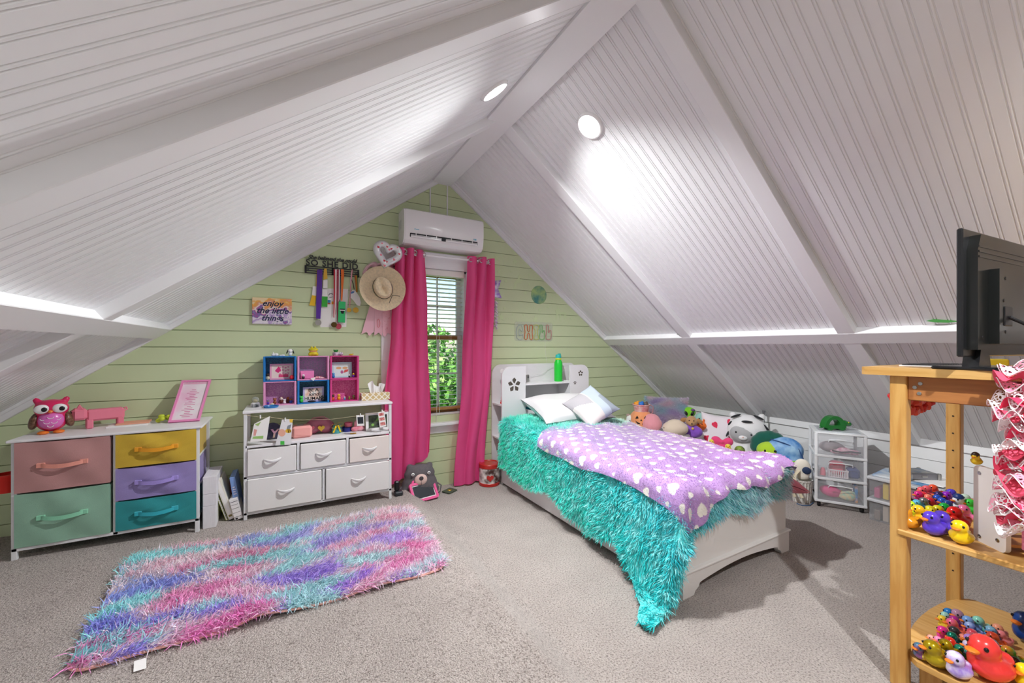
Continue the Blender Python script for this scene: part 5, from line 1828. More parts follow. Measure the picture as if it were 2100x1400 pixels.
c = onY(1028, 763, 3.45)
t = thing('hair_dryer', 'white and pink roll hanging inside the left headboard column', 'toy', (1.86, 3.45, c.z - .02))
MB().lathe([(.0, -.045), (.022, -.045), (.024, -.03), (.02, .03), (.0, .032)], 18, M=XM((0, 0, .02), (0, PI / 2 + .3, .4))).build('barrel', CERAM, t)
MB().box(.035, .075, -.006, .006, .03, .042, b=.003).build('stick', flat('#d8a48a'), t)


# ------------------------------------------------------------------ pillows
def pillow(name, lab, M, w, h, th, m, cat='pillow', parts=None, n=36):
    def surf(sgn):
        def fn(a, b):
            u, v = 2 * a - 1, 2 * b - 1
            e = max(0., (1 - abs(u) ** 2.6)) * max(0., (1 - abs(v) ** 2.6))
            px = u * (1 - .10 * (1 - v * v) * abs(u) ** 3)
            pv = v * (1 - .10 * (1 - u * u) * abs(v) ** 3)
            wr = .004 * math.sin(7 * u + 3 * v) * math.sin(5 * v - 2 * u)
            return (px * w / 2, pv * h / 2, sgn * (th / 2 * e ** .55 + .002) + wr)
        return fn
    mb = MB().sheet(surf(1), n, n, 0)
    lo = MB().sheet(surf(-1), n, n, 0)
    mb.add(lo.v, [f[::-1] for f in lo.f], 0)
    t = thing(name, lab, cat, M.translation, rot=M.to_euler())
    if parts is None:
        mb.build('cover', m, t, angle=80)
    else:
        def fi(f):
            cx_ = sum(mb.v[i][0] for i in f) / 4 / (w / 2); cy_ = sum(mb.v[i][1] for i in f) / 4 / (h / 2)
            return parts(cx_, cy_)
        mb.m = [fi(f) for f in mb.f]
        mb.build('cover', m, t, angle=80)
    return t


def pose(loc, rx, ry, rz): return Matrix.Translation(Vector(loc)) @ Euler((rx, ry, rz)).to_matrix().to_4x4()


SATW = mat('white_satin', '#f1eff0', .38, sheen=.2)
pillow('pillow', 'white satin pillow leaning against the headboard', pose((2.34, 3.07, .715), math.radians(17), math.radians(0), math.radians(-4)), .76, .52, .21, SATW)
tri = [flat('#c3c0c4', .75), flat('#efe9e4', .75), flat('#c9d6e2', .75), flat('#a8b2bd', .75)]


def trip(x, y):
    if x < 0 and y > -.1 - x * .5: return 0
    if x < 0.05: return 1
    if y > .15 * x: return 2
    return 3 if x > .5 else 2


pillow('throw_pillow', 'square grey white and blue patchwork cushion in front of the white pillow', pose((2.40, 2.80, .765), 0, 0, math.radians(-30)) @ Matrix.Rotation(math.radians(42), 4, 'X') @ Matrix.Rotation(math.radians(38), 4, 'Z'), .37, .37, .14, tri, 'cushion', trip)
pillow('pillow', 'plain rose pink pillow poking out beyond the foot of the bed', pose((2.90, 1.52, .40), math.radians(-6), math.radians(22), math.radians(-28)), .36, .30, .11, mat('rose_cotton', '#d9788a', .7, sheen=.2))

# ------------------------------------------------------------------ draped blankets
def sstep(x, a, b):
    t_ = np.clip((x - a) / (b - a), 0, 1)
    return t_ * t_ * (3 - 2 * t_)


XL, XR, YF = 1.80, 2.775, 1.405


def ztop(x, y):
    s = np.clip((y - 1.4) / 1.9, 0, 1)
    s = s * s * (3 - 2 * s)
    return .552 + .065 * s - (.008 + .045 * s) * sstep(x, 2.15, 2.80) + .010 * np.sin(5.1 * x + 1.3 * y) * np.sin(3.3 * y + .6) + .008 * np.sin(9 * y - 4 * x)


def drape(x, y, lift, R, ripple, flare0, rng_seed=0.):
    """flat cloth coordinates -> draped over the bed's left side, foot and right side"""
    a = np.where(x < XL, x - XL, np.where(x > XR, x - XR, 0.))
    b = np.where(y < YF, y - YF, 0.)
    r = np.hypot(a, b) + 1e-9
    dx, dy = a / r, b / r
    cor = np.clip(np.minimum(np.abs(a), np.abs(b)) / .12, 0, 1)
    th = np.minimum(r / R, PI / 2)
    ext = np.maximum(0, r - R * PI / 2)
    fl = flare0 + (.10 * cor + .16 * sstep(-y, -2.1, -1.6)) * (a < -.02) * (R < .08)
    out = R * np.sin(th) + ext * fl
    per = np.where(np.abs(a) > np.abs(b), y, x)
    out = out + ripple * np.clip(ext / .15, 0, 1) * (np.sin(per * 17 + rng_seed) + .6 * np.sin(per * 31 + 1.3 + rng_seed))
    drop = R * (1 - np.cos(th)) + ext * np.sqrt(np.maximum(0, 1 - fl ** 2))
    bx_ = np.clip(x, XL, XR)
    by_ = np.maximum(y, YF)
    z = ztop(bx_, by_) + lift - drop
    over = np.maximum(0, .028 + lift * .3 - z)
    z = np.maximum(z, .028 + lift * .3 + .004 * np.sin(40 * x + 30 * y))
    out = out + over * .85
    return np.stack([bx_ + dx * out, by_ + dy * out, z], -1)


def grid_faces(nu, nv):
    i, j = np.meshgrid(np.arange(nu), np.arange(nv))
    k = (j * (nu + 1) + i).ravel()
    return np.stack([k, k + nu + 1, k + nu + 2, k + 1], 1)


def vnormals(V, nu, nv):
    G = V.reshape(nv + 1, nu + 1, 3)
    du = np.gradient(G, axis=1); dv = np.gradient(G, axis=0)
    n = np.cross(du, dv)
    n /= np.linalg.norm(n, axis=2)[..., None] + 1e-12
    n = np.where((n[..., 2:3] < -.2), -n, n)
    return n


TEAL = (np.array(lin('#62e0e0')), np.array(lin('#aaf4f4')), np.array(lin('#3cc4c6')))
FUR = mat('turquoise_fur', '#35c9bd', .6, attr='dye', sheen=.25, spec=.3)
tq = thing('fur_blanket', 'shaggy turquoise fur blanket covering the bed and trailing to the carpet', 'blanket', (BX0_, BY0, .0))
nu, nv = 150, 190
I, J = np.meshgrid(np.linspace(0, 1, nu + 1), np.linspace(0, 1, nv + 1))


def teal_xy(I, J):
    y0 = 3.315
    bmax0 = .25
    # left hem length by y, foot hem length by x
    yl = y0 + (YF - y0) * J
    amax = .50 - .02 * sstep(yl, 2.2, 2.9) + .03 * np.sin(yl * 9) + .20 * sstep(-yl, -2.0, -1.6)
    x = (XR + .06) + (XL - amax - XR - .06) * I
    bmax = .235 + .015 * np.sin(x * 14) + .06 * sstep(-x, -1.98, -1.66)
    y = y0 + (YF - bmax - y0) * J
    return x, y


x, y = teal_xy(I, J)
V = drape(x.ravel(), y.ravel(), .012, .06, .010, .03)
F = grid_faces(nu, nv)
o = link('fabric', colored_mesh('fabric', V - np.array([BX0_, BY0, 0]), F, np.tile(TEAL[0], (len(V), 1)), FUR), tq)
n = 74000
rg2 = np.random.default_rng(11)
I2, J2 = rg2.random(n), rg2.random(n)
x, y = teal_xy(I2, J2)
P = drape(x, y, .012, .06, .010, .03)
e_ = 1e-3
Px = drape(x - e_, y, .012, .06, .010, .03) - P
Py = drape(x, y - e_, .012, .06, .010, .03) - P
N = np.cross(Px, Py)
N /= np.linalg.norm(N, axis=1)[:, None] + 1e-12
ctr = np.array([2.3, 2.4, .3])
sg_ = np.sign(np.sum(N * (P - ctr), axis=1)); sg_[sg_ == 0] = 1
N = N * sg_[:, None]
N[P[:, 2] < .05] = (0, 0, 1)
under = (x > XL - .085) & (x < 2.9) & (y > YF - .06) & (y < 2.62)
under |= (P[:, 0] > 2.80) & (P[:, 1] > 1.5)
keep = ~under
P, N, x, y = P[keep], N[keep], x[keep], y[keep]
comb = np.stack([vnoise(P, 9, 1.), vnoise(P, 9, 4.), vnoise(P, 9, 8.)], 1)
D = N * .62 + comb * .55 + rg2.normal(size=P.shape) * .22
side_f = np.clip((ztop(np.clip(x, XL, XR), np.maximum(y, YF)) - P[:, 2]) / .1, 0, 1)
D[:, 2] -= .55 * side_f
D /= np.linalg.norm(D, axis=1)[:, None] + 1e-9
mixr = np.clip(.5 + .5 * vnoise(P, 30, 2.) + rg2.normal(size=len(P)) * .25, 0, 1)[:, None]
cols = np.where(mixr > .5, TEAL[0] + (TEAL[1] - TEAL[0]) * (mixr - .5) * 2, TEAL[2] + (TEAL[0] - TEAL[2]) * mixr * 2)
P[:, 2] = np.maximum(P[:, 2], .018)
o = link('fur', fur_mesh('fur', P - np.array([BX0_, BY0, 0]), D, .040, .0024, cols, FUR, .35, rg2), tq)
o['kind'] = 'stuff'

# purple heart blanket
PUR = mat('lilac_fleece', '#b98fd0', .9, attr='dye', bump=.8, bscale=260, sheen=.35)
pq_ = thing('heart_blanket', 'lilac fleece blanket with cream hearts spread over the turquoise fur', 'blanket', (BX0_, BY0, .0))
nu, nv = 420, 520
I, J = np.meshgrid(np.linspace(0, 1, nu + 1), np.linspace(0, 1, nv + 1))
x = (XR + .10) + (XL - .155 - .02 * np.sin(J * 9) - XR - .10) * I
y1_ = YF - .13 - .02 * np.sin(x * 11) - .12 * sstep(-x, -2.1, -1.72) + .03 * sstep(x, 2.5, 2.9)
y0_ = 2.72 + .03 * np.sin(x * 4) - .10 * sstep(-x, -1.95, -1.68)
y = y0_ + (y1_ - y0_) * J
V = drape(x.ravel(), y.ravel(), .036, .09, .012, .04, 1.7)
fx, fy = x.ravel(), y.ravel()
# soft folds fanning towards the foot
V[:, 2] += .010 * np.sin(fx * 13 + fy * 7) * sstep(-fy, -2.3, -1.5) + .006 * np.sin(fx * 22 - fy * 15)
V[:, 1] -= np.where(fy < YF, .012 * (1 + np.sin(fx * 34 + 1.)), 0) * np.clip((YF - fy) / .1, 0, 1)
ink = np.zeros(len(V))
rr = random.Random(21)
cells = []
gy = 1.15
row = 0
while gy < 2.75:
    gx = 1.60 + (row % 2) * .045
    while gx < 2.92:
        s_ = rr.choice((.036, .031, .026, .019, .015))
        cells.append((gx + rr.uniform(-.012, .012), gy + rr.uniform(-.012, .012), s_, rr.uniform(-.35, .35) + PI))
        gx += .098
    gy += .080
    row += 1
for (hx, hy, s_, an) in cells:
    m_ = (np.abs(fx - hx) < s_ * 1.3) & (np.abs(fy - hy) < s_ * 1.3)
    if not m_.any(): continue
    ux, uy = (fx[m_] - hx) / s_, (fy[m_] - hy) / s_
    c_, q_ = math.cos(an), math.sin(an)
    vx, vy = c_ * ux + q_ * uy, -q_ * ux + c_ * uy
    vx *= 1.15; vy = vy * 1.15 + .12
    val = (vx ** 2 + vy ** 2 - .75) ** 3 - 1.3 * vx ** 2 * vy ** 3
    ink[m_] = np.maximum(ink[m_], (val < 0) * 1.)
cp, ch_ = np.array(lin('#c29ad4')), np.array(lin('#f6f2ea'))
base = cp[None] * (1 + .14 * vnoise(V, 14, 3.))[:, None]
cols = base * (1 - ink[:, None]) + ch_[None] * ink[:, None]
V[:, 2] -= ink * .0025
F = grid_faces(nu, nv)
link('fabric', colored_mesh('fabric', V - np.array([BX0_, BY0, 0]), F, cols, PUR), pq_)
n = 60000
ii = rg2.integers(0, len(V), n)
Nn = vnormals(V, nu, nv).reshape(-1, 3)
nz_ = np.sign(np.sum(Nn * (V - ctr), axis=1)); nz_[nz_ == 0] = 1
Nn = Nn * nz_[:, None]
D = Nn[ii] + rg2.normal(size=(n, 3)) * .55
D /= np.linalg.norm(D, axis=1)[:, None]
o = link('fleece_pile', fur_mesh('fleece_pile', V[ii] - np.array([BX0_, BY0, 0]) + rg2.normal(size=(n, 3)) * .001, D, .0075, .0009, cols[ii], PUR, .3, rg2), pq_)
o['kind'] = 'stuff'

# ------------------------------------------------------------------ shaggy rug
RC = [onF(262, 1152), onF(842, 1042), onF(918, 1166), onF(128, 1392)]
rug = thing('shaggy_rug', 'shaggy pink purple and aqua rug lying on the carpet', 'rug', (0, 2.5, .1))


def rug_pt(a, b):
    """a along the length, b from the far edge (0) to the near edge (1)"""
    rr_ = .055
    p0 = RC[0].lerp(RC[1], 0); A, B, C_r, D_r = (np.array(q_) for q_ in RC)
    a = np.asarray(a)[..., None]; b = np.asarray(b)[..., None]
    p = (A * (1 - a) + B * a) * (1 - b) + (D_r * (1 - a) + C_r * a) * b
    return p


def rug_h(a, b):
    front = np.exp(-((1 - b) / .10) ** 2)
    return .012 + .020 * front * np.exp(-((a - .40) / .05) ** 2) + .008 * front * (1 + np.sin(a * 19)) * .5 + .004 * np.sin(a * 23) * np.sin(b * 11)


def rug_round(a, b):                           # pull the square patch into a rounded rectangle
    u, v = (a - .5) * 1.55, (b - .5) * .9
    r_ = .07
    du, dv = np.maximum(0, np.abs(u) - (.775 - r_)), np.maximum(0, np.abs(v) - (.45 - r_))
    m_ = np.maximum(du, dv) / (np.hypot(du, dv) + 1e-9)
    m_ = np.where((du > 0) & (dv > 0), m_, 1.)
    u = np.sign(u) * (np.abs(u) - du + du * m_)
    v = np.sign(v) * (np.abs(v) - dv + dv * m_)
    return .5 + u / 1.55, .5 + v / .9


nu, nv = 120, 60
I, J = np.meshgrid(np.linspace(0, 1, nu + 1), np.linspace(0, 1, nv + 1))
a_, b_ = rug_round(I.ravel(), J.ravel())
V = rug_pt(a_, b_)
V[:, 2] = np.array([zf(q_) for q_ in V[:, 0]]) + rug_h(a_, b_)
RUGM = mat('rug_fur', '#e8a8c8', .65, attr='dye', sheen=.3)
ORG = np.array([0, 2.5, .1])
PAL = [np.array(lin(c_)) for c_ in ('#fdd4e6', '#feeef5', '#c4b8fa', '#c8f5f9', '#eee8fc', '#fcb2d8')]


def rug_col(Pw, rg_):
    ca, sa = math.cos(.16), math.sin(.16)
    u = (Pw[:, 0] * ca + Pw[:, 1] * sa)
    v = (-Pw[:, 0] * sa + Pw[:, 1] * ca)
    Q = np.stack([u * 1.0, v * 2.0, np.zeros_like(u)], 1)
    f1 = vnoise(Q, 5.2, .7) + .6 * vnoise(Q, 9.5, 2.9) + rg_.normal(size=len(u)) * .10
    f2 = vnoise(Q, 5.8, 5.1) + .6 * vnoise(Q, 10.5, 1.2) + rg_.normal(size=len(u)) * .10
    c_ = np.tile(PAL[1], (len(u), 1))
    c_[f1 > .10] = PAL[0]
    c_[f1 > .42] = PAL[5]
    c_[(f2 > .30)] = PAL[3]
    c_[(f1 < -.26) & (f2 < .34)] = PAL[2]
    c_[(np.abs(f1) < .05) & (np.abs(f2) < .2)] = PAL[4]
    return c_ * (.92 + .16 * rg_.random(len(u)))[:, None]


rg3 = np.random.default_rng(5)
link('backing', colored_mesh('backing', V - ORG, grid_faces(nu, nv), rug_col(V, rg3), RUGM), rug)
n = 64000
a_, b_ = rug_round(rg3.random(n), rg3.random(n))
P = rug_pt(a_, b_)
P[:, 2] = np.array([zf(q_) for q_ in P[:, 0]]) + rug_h(a_, b_)
Q = np.stack([P[:, 0], P[:, 1], np.zeros(n)], 1)
D = np.stack([.55 * vnoise(Q, 6, .3) + .35, .55 * vnoise(Q, 6, 2.2) - .25, np.full(n, .55)], 1) + rg3.normal(size=(n, 3)) * .40
D[:, 2] = np.abs(D[:, 2])
D /= np.linalg.norm(D, axis=1)[:, None]
o = link('fur', fur_mesh('fur', P - ORG, D, .054, .0023, rug_col(P, rg3), RUGM, .45, rg3, .7), rug)
o['kind'] = 'stuff'
ed = [(t_, 0.) for t_ in np.linspace(0, 1, 40)] + [(1., t_) for t_ in np.linspace(0, 1, 30)[1:]] + [(t_, 1.) for t_ in np.linspace(1, 0, 60)[1:]] + [(0., t_) for t_ in np.linspace(1, 0, 30)[1:-1]]
ea = np.array([e[0] for e in ed]); eb = np.array([e[1] for e in ed])
ea, eb = rug_round(ea, eb)
E_ = rug_pt(ea, eb)
E_[:, 2] = np.array([zf(q_) for q_ in E_[:, 0]]) + rug_h(ea, eb) - .004
MB().tube([tuple(q_ - ORG) for q_ in E_], .006, 6, closed=True).build('piping', flat('#f0b4a8', .7), rug)
q_ = onF(286, 1362)
MB().sheet(lambda a, b: (q_.x + (a - .5) * .035 + .012 * b, q_.y - 2.5 - .055 * b + .01, zf(q_.x) - .1 + .012 - .006 * b), 4, 4).build('care_label', PAPER, rug)

# ------------------------------------------------------------------ plush pile behind the bed
def facing(p, extra=0.): return -math.atan2(p[0], p[1]) + extra


def plushm(c, c2=None, vs=30): return mat('plush_' + c[1:] + (c2 or '')[1:], c, .95, bump=.6, bscale=140, sheen=.4, col2=c2, vscale=vs)


tag(MB().box(0, .98, 0, .72, 0, .395, b=.01).build('toy_chest', PANELW, None, loc=(3.06, 2.70, 0)), 'low white toy chest under the plush toys behind the bed', 'chest')
GP = 'plush toys piled behind the bed'


def plush(name, lab, p, parts, vox=.009, rz=None, cat='plush toy', group=GP, rot=None):
    """parts: list of (part, material, ellipsoids or MB)"""
    t = thing(name, lab, cat, p, group=group, rot=rot or (0, 0, facing(p) if rz is None else rz))
    for nm, m, g in parts:
        if isinstance(g, MB): g.build(nm, m, t)
        else: MB().add(*blob(g, vox, 4)).build(nm, m, t)
    return t


def eyes(dx, y, z, r, m=None):
    return [('eye', m or BLACK, MB().ell((s * dx, y, z), (r, r * .6, r), 10, 8)) for s in (-1, 1)]


CH = .397
# white bear like plush
p = onY(1294, 862, 3.2); p.z = CH
plush('plush_bear', 'small white plush with brown paws beside the pumpkin plush', p, [
    ('body', plushm('#eef0ee'), [((0, 0, .065), (.062, .055, .065)), ((0, -.005, .115), (.052, .045, .04))]),
    ('paw', plushm('#8a5a30'), MB().ell((-.075, -.03, .03), (.028, .028, .024))), ('paw', plushm('#8a5a30'), MB().ell((.055, -.045, .02), (.03, .028, .024))),
    ('ear', plushm('#b09a90'), MB().ell((-.03, 0, .15), (.022, .012, .018))), ('smile', BLACK, MB().tube([(-.02, -.05, .10), (0, -.054, .094), (.02, -.05, .098)], .004, 6))])
# pumpkin plush with pail on top
p = onY(1315, 855, 3.12); p.z = CH
ORP = plushm('#f3a06c')
pump = [((.045 * math.cos(w), .045 * math.sin(w), .105), (.080, .080, .105)) for w in [2 * PI * k / 8 for k in range(8)]]
tri_ = lambda x, z, s, f=1: MB().prism([(x - s, z - s * .7 * f), (x + s, z - s * .7 * f), (x, z + s * f)], 0, .006, M=WM((0, -.119 + abs(x) * .30, 0)))
plush('plush_pumpkin', 'round orange jack-o-lantern plush with carved smile behind the bed', p, [
    ('body', ORP, pump), ('eye', BLACK, tri_(-.042, .150, .018)), ('eye', BLACK, tri_(.042, .150, .018)), ('nose', BLACK, tri_(0, .124, .011)),
    ('mouth', BLACK, MB().prism([(-.06, .085), (-.045, .058), (-.02, .046), (.0, .052), (.02, .044), (.045, .058), (.06, .085), (.035, .066), (.0, .062), (-.035, .066)], 0, .006, M=WM((0, -.114, .030))))], .011)
pc = thing('toy_pail', 'pink and white pail of small toys standing on the pumpkin plush', 'pail', (p.x, p.y, CH + .196), facing(p))
MB().lathe([(.0, 0), (.07, 0), (.088, .07), (.095, .075), (.095, .085), (.083, .08), (.066, .01), (.0, .01)], 26).build('body', mat('pail_pattern', '#f2d4d0', .5, col2='#e08a90', vscale=18), pc)
for nm, c, x, y, r in (('toy_block', '#f0a030', -.045, -.02, .034), ('toy_dinosaur', '#2f78d0', 0, -.03, .034), ('toy_rock', '#6a5a50', .045, -.01, .032)):
    MB().add(*blob([((x, y, .085), (r, r, r * .8)), ((x + r * .4, y, .085 + r * .6), (r * .4, r * .4, r * .5)), ((x - r * .5, y - r * .2, .085 + r * .4), (r * .4, r * .4, r * .4))], .007, 2)).build(nm, flat(c, .5), pc)
MB().tube([(.09, 0, .08), (.125, 0, .06), (.12, 0, .0), (.095, 0, -.03)], .010, 8, flat=.35).build('strap', plushm('#eaa0a0'), pc)
# tie-dye fluffy pillow
p = onX(1366, 846, 3.80)
tdm = mat('tie_dye_fur', '#e0c4dc', .9, attr='dye', sheen=.4)
td = pillow('fluffy_pillow', 'fluffy pastel tie-dye pillow leaning under the slope behind the plush toys', pose(p, PI / 2 - .35, 0, facing(p)), .46, .34, .15, mat('tie_dye_base', '#ecdfea', .9))
n = 26000
rg4 = np.random.default_rng(8)
u_, v_ = rg4.uniform(-1, 1, n), rg4.uniform(-1, 1, n)
e_ = np.maximum(0, 1 - np.abs(u_) ** 2.6) * np.maximum(0, 1 - np.abs(v_) ** 2.6)
P = np.stack([u_ * .23 * (1 - .1 * (1 - v_ ** 2) * np.abs(u_) ** 3), v_ * .17 * (1 - .1 * (1 - u_ ** 2) * np.abs(v_) ** 3), .075 * e_ ** .55], 1)
D = np.stack([u_ * .5, v_ * .5, np.full(n, .8)], 1) + rg4.normal(size=(n, 3)) * .35
D /= np.linalg.norm(D, axis=1)[:, None]
f1 = vnoise(P, 14, 1.); f2 = vnoise(P, 11, 5.)
tc_ = np.tile(np.array(lin('#f0e4ee')), (n, 1)); tc_ += np.clip(f1, 0, 1)[:, None] * (np.array(lin('#f2b6d4')) - tc_) * 1.3; tc_ += np.clip(f2, 0, 1)[:, None] * (np.array(lin('#b6e4f2')) - tc_) * 1.3; tc_ += np.clip(-f1, 0, 1)[:, None] * (np.array(lin('#d6bcea')) - tc_) * 1.2; tc_ = np.clip(tc_, 0, 1)
o = link('fur', fur_mesh('fur', P, D, .036, .0018, tc_, tdm, .1, rg4), td); o['kind'] = 'stuff'
# pink and beige round plush
p = onY(1337, 876, 2.98); p.z = CH
plush('plush_ball', 'plain rose pink egg shaped plush behind the lilac blanket', p, [('body', plushm('#e79aa4'), [((0, 0, .085), (.105, .09, .085)), ((0, 0, .12), (.085, .075, .075))])], .011)
p = onY(1385, 886, 2.78); p.z = CH - .02
plush('plush_ball', 'beige round plush with one small black eye showing behind the lilac blanket', p, [('body', plushm('#e0cdb8'), [((0, 0, .08), (.13, .10, .08)), ((0, 0, .10), (.10, .08, .075))]), ('eye', BLACK, MB().ell((-.105, -.045, .085), (.009, .007, .009), 10, 8))], .012)
# alien, mint, orange, brown dog
p = onX(1413, 845, 3.94); p.z = CH + .02
GRN = plushm('#86d62c')
plush('plush_alien', 'lime green alien plush with big black eyes and black suit', p, [
    ('head', GRN, [((0, 0, .155), (.072, .058, .058)), ((0, -.01, .125), (.05, .045, .04))]), ('body', plushm('#16161a'), [((0, 0, .05), (.05, .04, .055)), ((-.045, -.03, .02), (.025, .035, .02)), ((.045, -.03, .02), (.025, .035, .02))]),
    ('eye', BLACK, MB().ell((-.028, -.048, .145), (.017, .014, .026), rot=(0, -.45, 0))), ('eye', BLACK, MB().ell((.032, -.046, .145), (.017, .014, .026), rot=(0, .45, 0))), ('foot', GRN, MB().ell((-.05, -.055, .018), (.02, .016, .018))), ('foot', GRN, MB().ell((.05, -.055, .018), (.02, .016, .018))),
    ('bow', flat('#7a4a90'), MB().ell((.04, -.045, .185), (.022, .012, .013)))])
p = onX(1438, 848, 4.02); p.z = CH
plush('plush_ball', 'mint green plush with two black dot eyes next to the alien plush', p, [('body', plushm('#a4d6cc'), [((0, 0, .11), (.065, .055, .065)), ((0, 0, .05), (.05, .05, .05))])] + eyes(.02, -.054, .115, .007))
p = onX(1436, 864, 3.88); p.z = CH
plush('plush_dragon', 'bright orange plush with small horns in front of the mint plush', p, [
    ('body', plushm('#f4762a'), [((0, 0, .055), (.07, .05, .05)), ((-.03, -.02, .075), (.045, .04, .038)), ((.075, .0, .05), (.03, .018, .015)), ((-.02, 0, .118), (.012, .012, .022)), ((.035, 0, .115), (.012, .012, .022)), ((-.065, 0, .10), (.012, .012, .022))])] + eyes(.018, -.058, .085, .006))
p = onX(1418, 872, 3.70); p.z = CH - .04
plush('plush_dog', 'curly brown dog plush in a purple jacket with yellow button', p, [
    ('head', plushm('#bf9468'), [((0, 0, .165), (.062, .055, .052)), ((0, -.025, .148), (.04, .04, .034)), ((0, .0, .205), (.035, .03, .02))]), ('ear', plushm('#b08050'), MB().ell((-.075, 0, .175), (.035, .015, .024), rot=(0, -.4, 0))), ('ear', plushm('#b08050'), MB().ell((.075, 0, .17), (.032, .015, .024), rot=(0, .4, 0))),
    ('body', plushm('#8a54c4'), [((0, 0, .07), (.085, .06, .07)), ((.05, -.01, .06), (.06, .05, .055)), ((0, 0, .03), (.09, .06, .04))]), ('button', flat('#e8c060', .4), MB().ell((.012, -.058, .10), (.013, .007, .013))), ('nose', BLACK, MB().ell((.004, -.066, .152), (.008, .006, .006)))] + eyes(.022, -.05, .18, .006))
# strawberry pillow
p = onX(1474, 886, 3.98)
SB = pillow('strawberry_pillow', 'white pillow printed with red strawberries leaning on the white boards', pose((p.x, p.y, .30), PI / 2 - .25, .06, facing(p, .12)), .36, .60, .13, mat('white_cotton', '#efe6ec', .8))
for (x, y, s, a) in ((-.05, .17, .034, .5), (.09, .22, .03, -.4), (-.12, .02, .035, .2), (.02, -.04, .034, -.6), (.11, .06, .03, .9)):
    e = max(0, (1 - abs(x / .18) ** 2.6)) * max(0, (1 - abs(y / .30) ** 2.6))
    MB().prism([(.0, -1.25 * s), (.6 * s, -.5 * s), (.85 * s, .25 * s), (.5 * s, .8 * s), (0, .7 * s), (-.5 * s, .8 * s), (-.85 * s, .25 * s), (-.6 * s, -.5 * s)], -.006, .008, M=XM((x, y, .065 * e ** .55), (0, 0, a))).build('printed_strawberry', flat('#e8365a', .8), SB)
# pink bow and chicks
p = onX(1481, 900, 3.72); p.z = .30
tag(MB().add(*blob([((-.05, 0, .05), (.05, .03, .042), (0, .5, 0)), ((.05, 0, .045), (.05, .03, .042), (0, -.5, 0)), ((0, -.01, .045), (.02, .025, .02)), ((.0, 0, .0), (.06, .03, .03))], .007, 3)).build('plush_bow', plushm('#e8447a'), None, loc=(p.x, p.y, .33), rot=(0, 0, facing(p))), 'big hot pink plush bow in front of the strawberry pillow', 'plush toy', GP)
tag(MB().box(0, .42, 0, .50, 0, .285, b=.01).build('storage_cube', mat('grey_fabric_bin', '#b9b6ba', .85), None, loc=(3.42, 2.02, 0)), 'grey fabric storage cube behind the bed under the bow and chicks', 'storage bin')
CHK = plushm('#f0d848')
for (u, v, X, lab) in ((1459, 901, 3.66, 'small yellow chick plush touching the pink bow and the purple jacketed dog'), (1493, 908, 3.62, 'small yellow chick plush between the pink bow and the striped cat plush')):
    p = onX(u, v, X); p.z = .285
    plush('plush_chick', lab, p, [('body', CHK, [((0, 0, .04), (.036, .034, .04)), ((0, -.005, .082), (.026, .024, .024))]), ('beak', flat('#f08a2a'), MB().ell((0, -.03, .08), (.007, .009, .005), 8, 6))] + eyes(.011, -.024, .088, .004), .006)
# white striped cat plush
p = onX(1532, 884, 4.10); p.z = 0
WHT, GRYP = plushm('#f0eff0'), plushm('#b4b4b6')
st_ = []
for (x, z, a, l) in ((-.10, .60, .4, .05), (.10, .60, -.4, .05), (0, .56, 0, .05), (.165, .50, -.9, .045), (.165, .40, -1.2, .045), (-.165, .42, 1.1, .05), (.06, .305, -.2, .07), (-.15, .52, .9, .03)):
    st_.append(('stripe', plushm('#202024'), MB().ell((x, -.155 + abs(x) * .55 + abs(z - .45) * .18, z), (l, .014, .012), 12, 8, rot=(0, -a, 0))))
plush('plush_cat', 'large white plush cat with black stripes and round grey face by the white boards', p, [
    ('body', WHT, [((0, 0, .22), (.17, .14, .22)), ((0, -.01, .45), (.185, .15, .165)), ((-.13, 0, .60), (.035, .025, .04)), ((.13, 0, .60), (.035, .025, .04))]),
    ('face', GRYP, MB().ell((-.03, -.105, .43), (.125, .06, .095))), ('muzzle', WHT, MB().ell((-.035, -.155, .40), (.04, .018, .026))), ('nose', flat('#e8c0b0'), MB().ell((-.035, -.172, .408), (.009, .006, .006), 10, 8)),
    ('patch', GRYP, MB().ell((.08, -.125, .28), (.04, .02, .028)))] + st_ + [('eye', BLACK, MB().ell((x, -.152, z), (.010, .007, .010), 10, 8)) for x, z in ((-.095, .45), (.035, .435))], .016)
# patterned ball
p = onX(1517, 908, 3.70); p.z = .285
tag(MB().ell((0, 0, .045), .045).build('toy_ball', mat('ball_pattern', '#3a2a2c', .5, col2='#8aa83a', vscale=26), None, loc=(p.x, p.y, .285)), 'small dark ball with green and yellow patches in front of the striped cat plush', 'ball', None)
# green flower plush
p = onX(1578, 912, 3.98); p.z = 0
DG = plushm('#125a4c')
cap = [((.095 * math.cos(w), .02, .36 + .085 * math.sin(w)), (.07, .065, .065)) for w in [-.2 + (PI + .4) * k / 6 for k in range(7)]]
plush('plush_broccoli', 'plush with dark green scalloped cap and lime green smiling face', p, [
    ('cap', DG, cap), ('body', plushm('#b0d432'), [((0, -.03, .33), (.11, .085, .085)), ((0, 0, .16), (.10, .09, .17))]),
    ('eye', BLACK, MB().ell((-.035, -.112, .34), (.008, .006, .012), 10, 8)), ('eye', BLACK, MB().ell((.045, -.110, .345), (.012, .007, .010), 10, 8)), ('smile', BLACK, MB().tube([(-.006, -.114, .325), (.006, -.116, .322), (.018, -.114, .326)], .0022, 5))], .012)
tag(MB().tube([(0, 0, 0), (0, 0, .60), (.004, 0, .64)], [.012, .010, .016], 10).build('walking_stick', mat('grey_metal', '#8a8a8e', .4, metal=.7), None, loc=(onX(1566, 880, 4.33).x, onX(1566, 880, 4.33).y, 0)), 'thin grey rod standing by the white boards behind the green plush', 'rod')
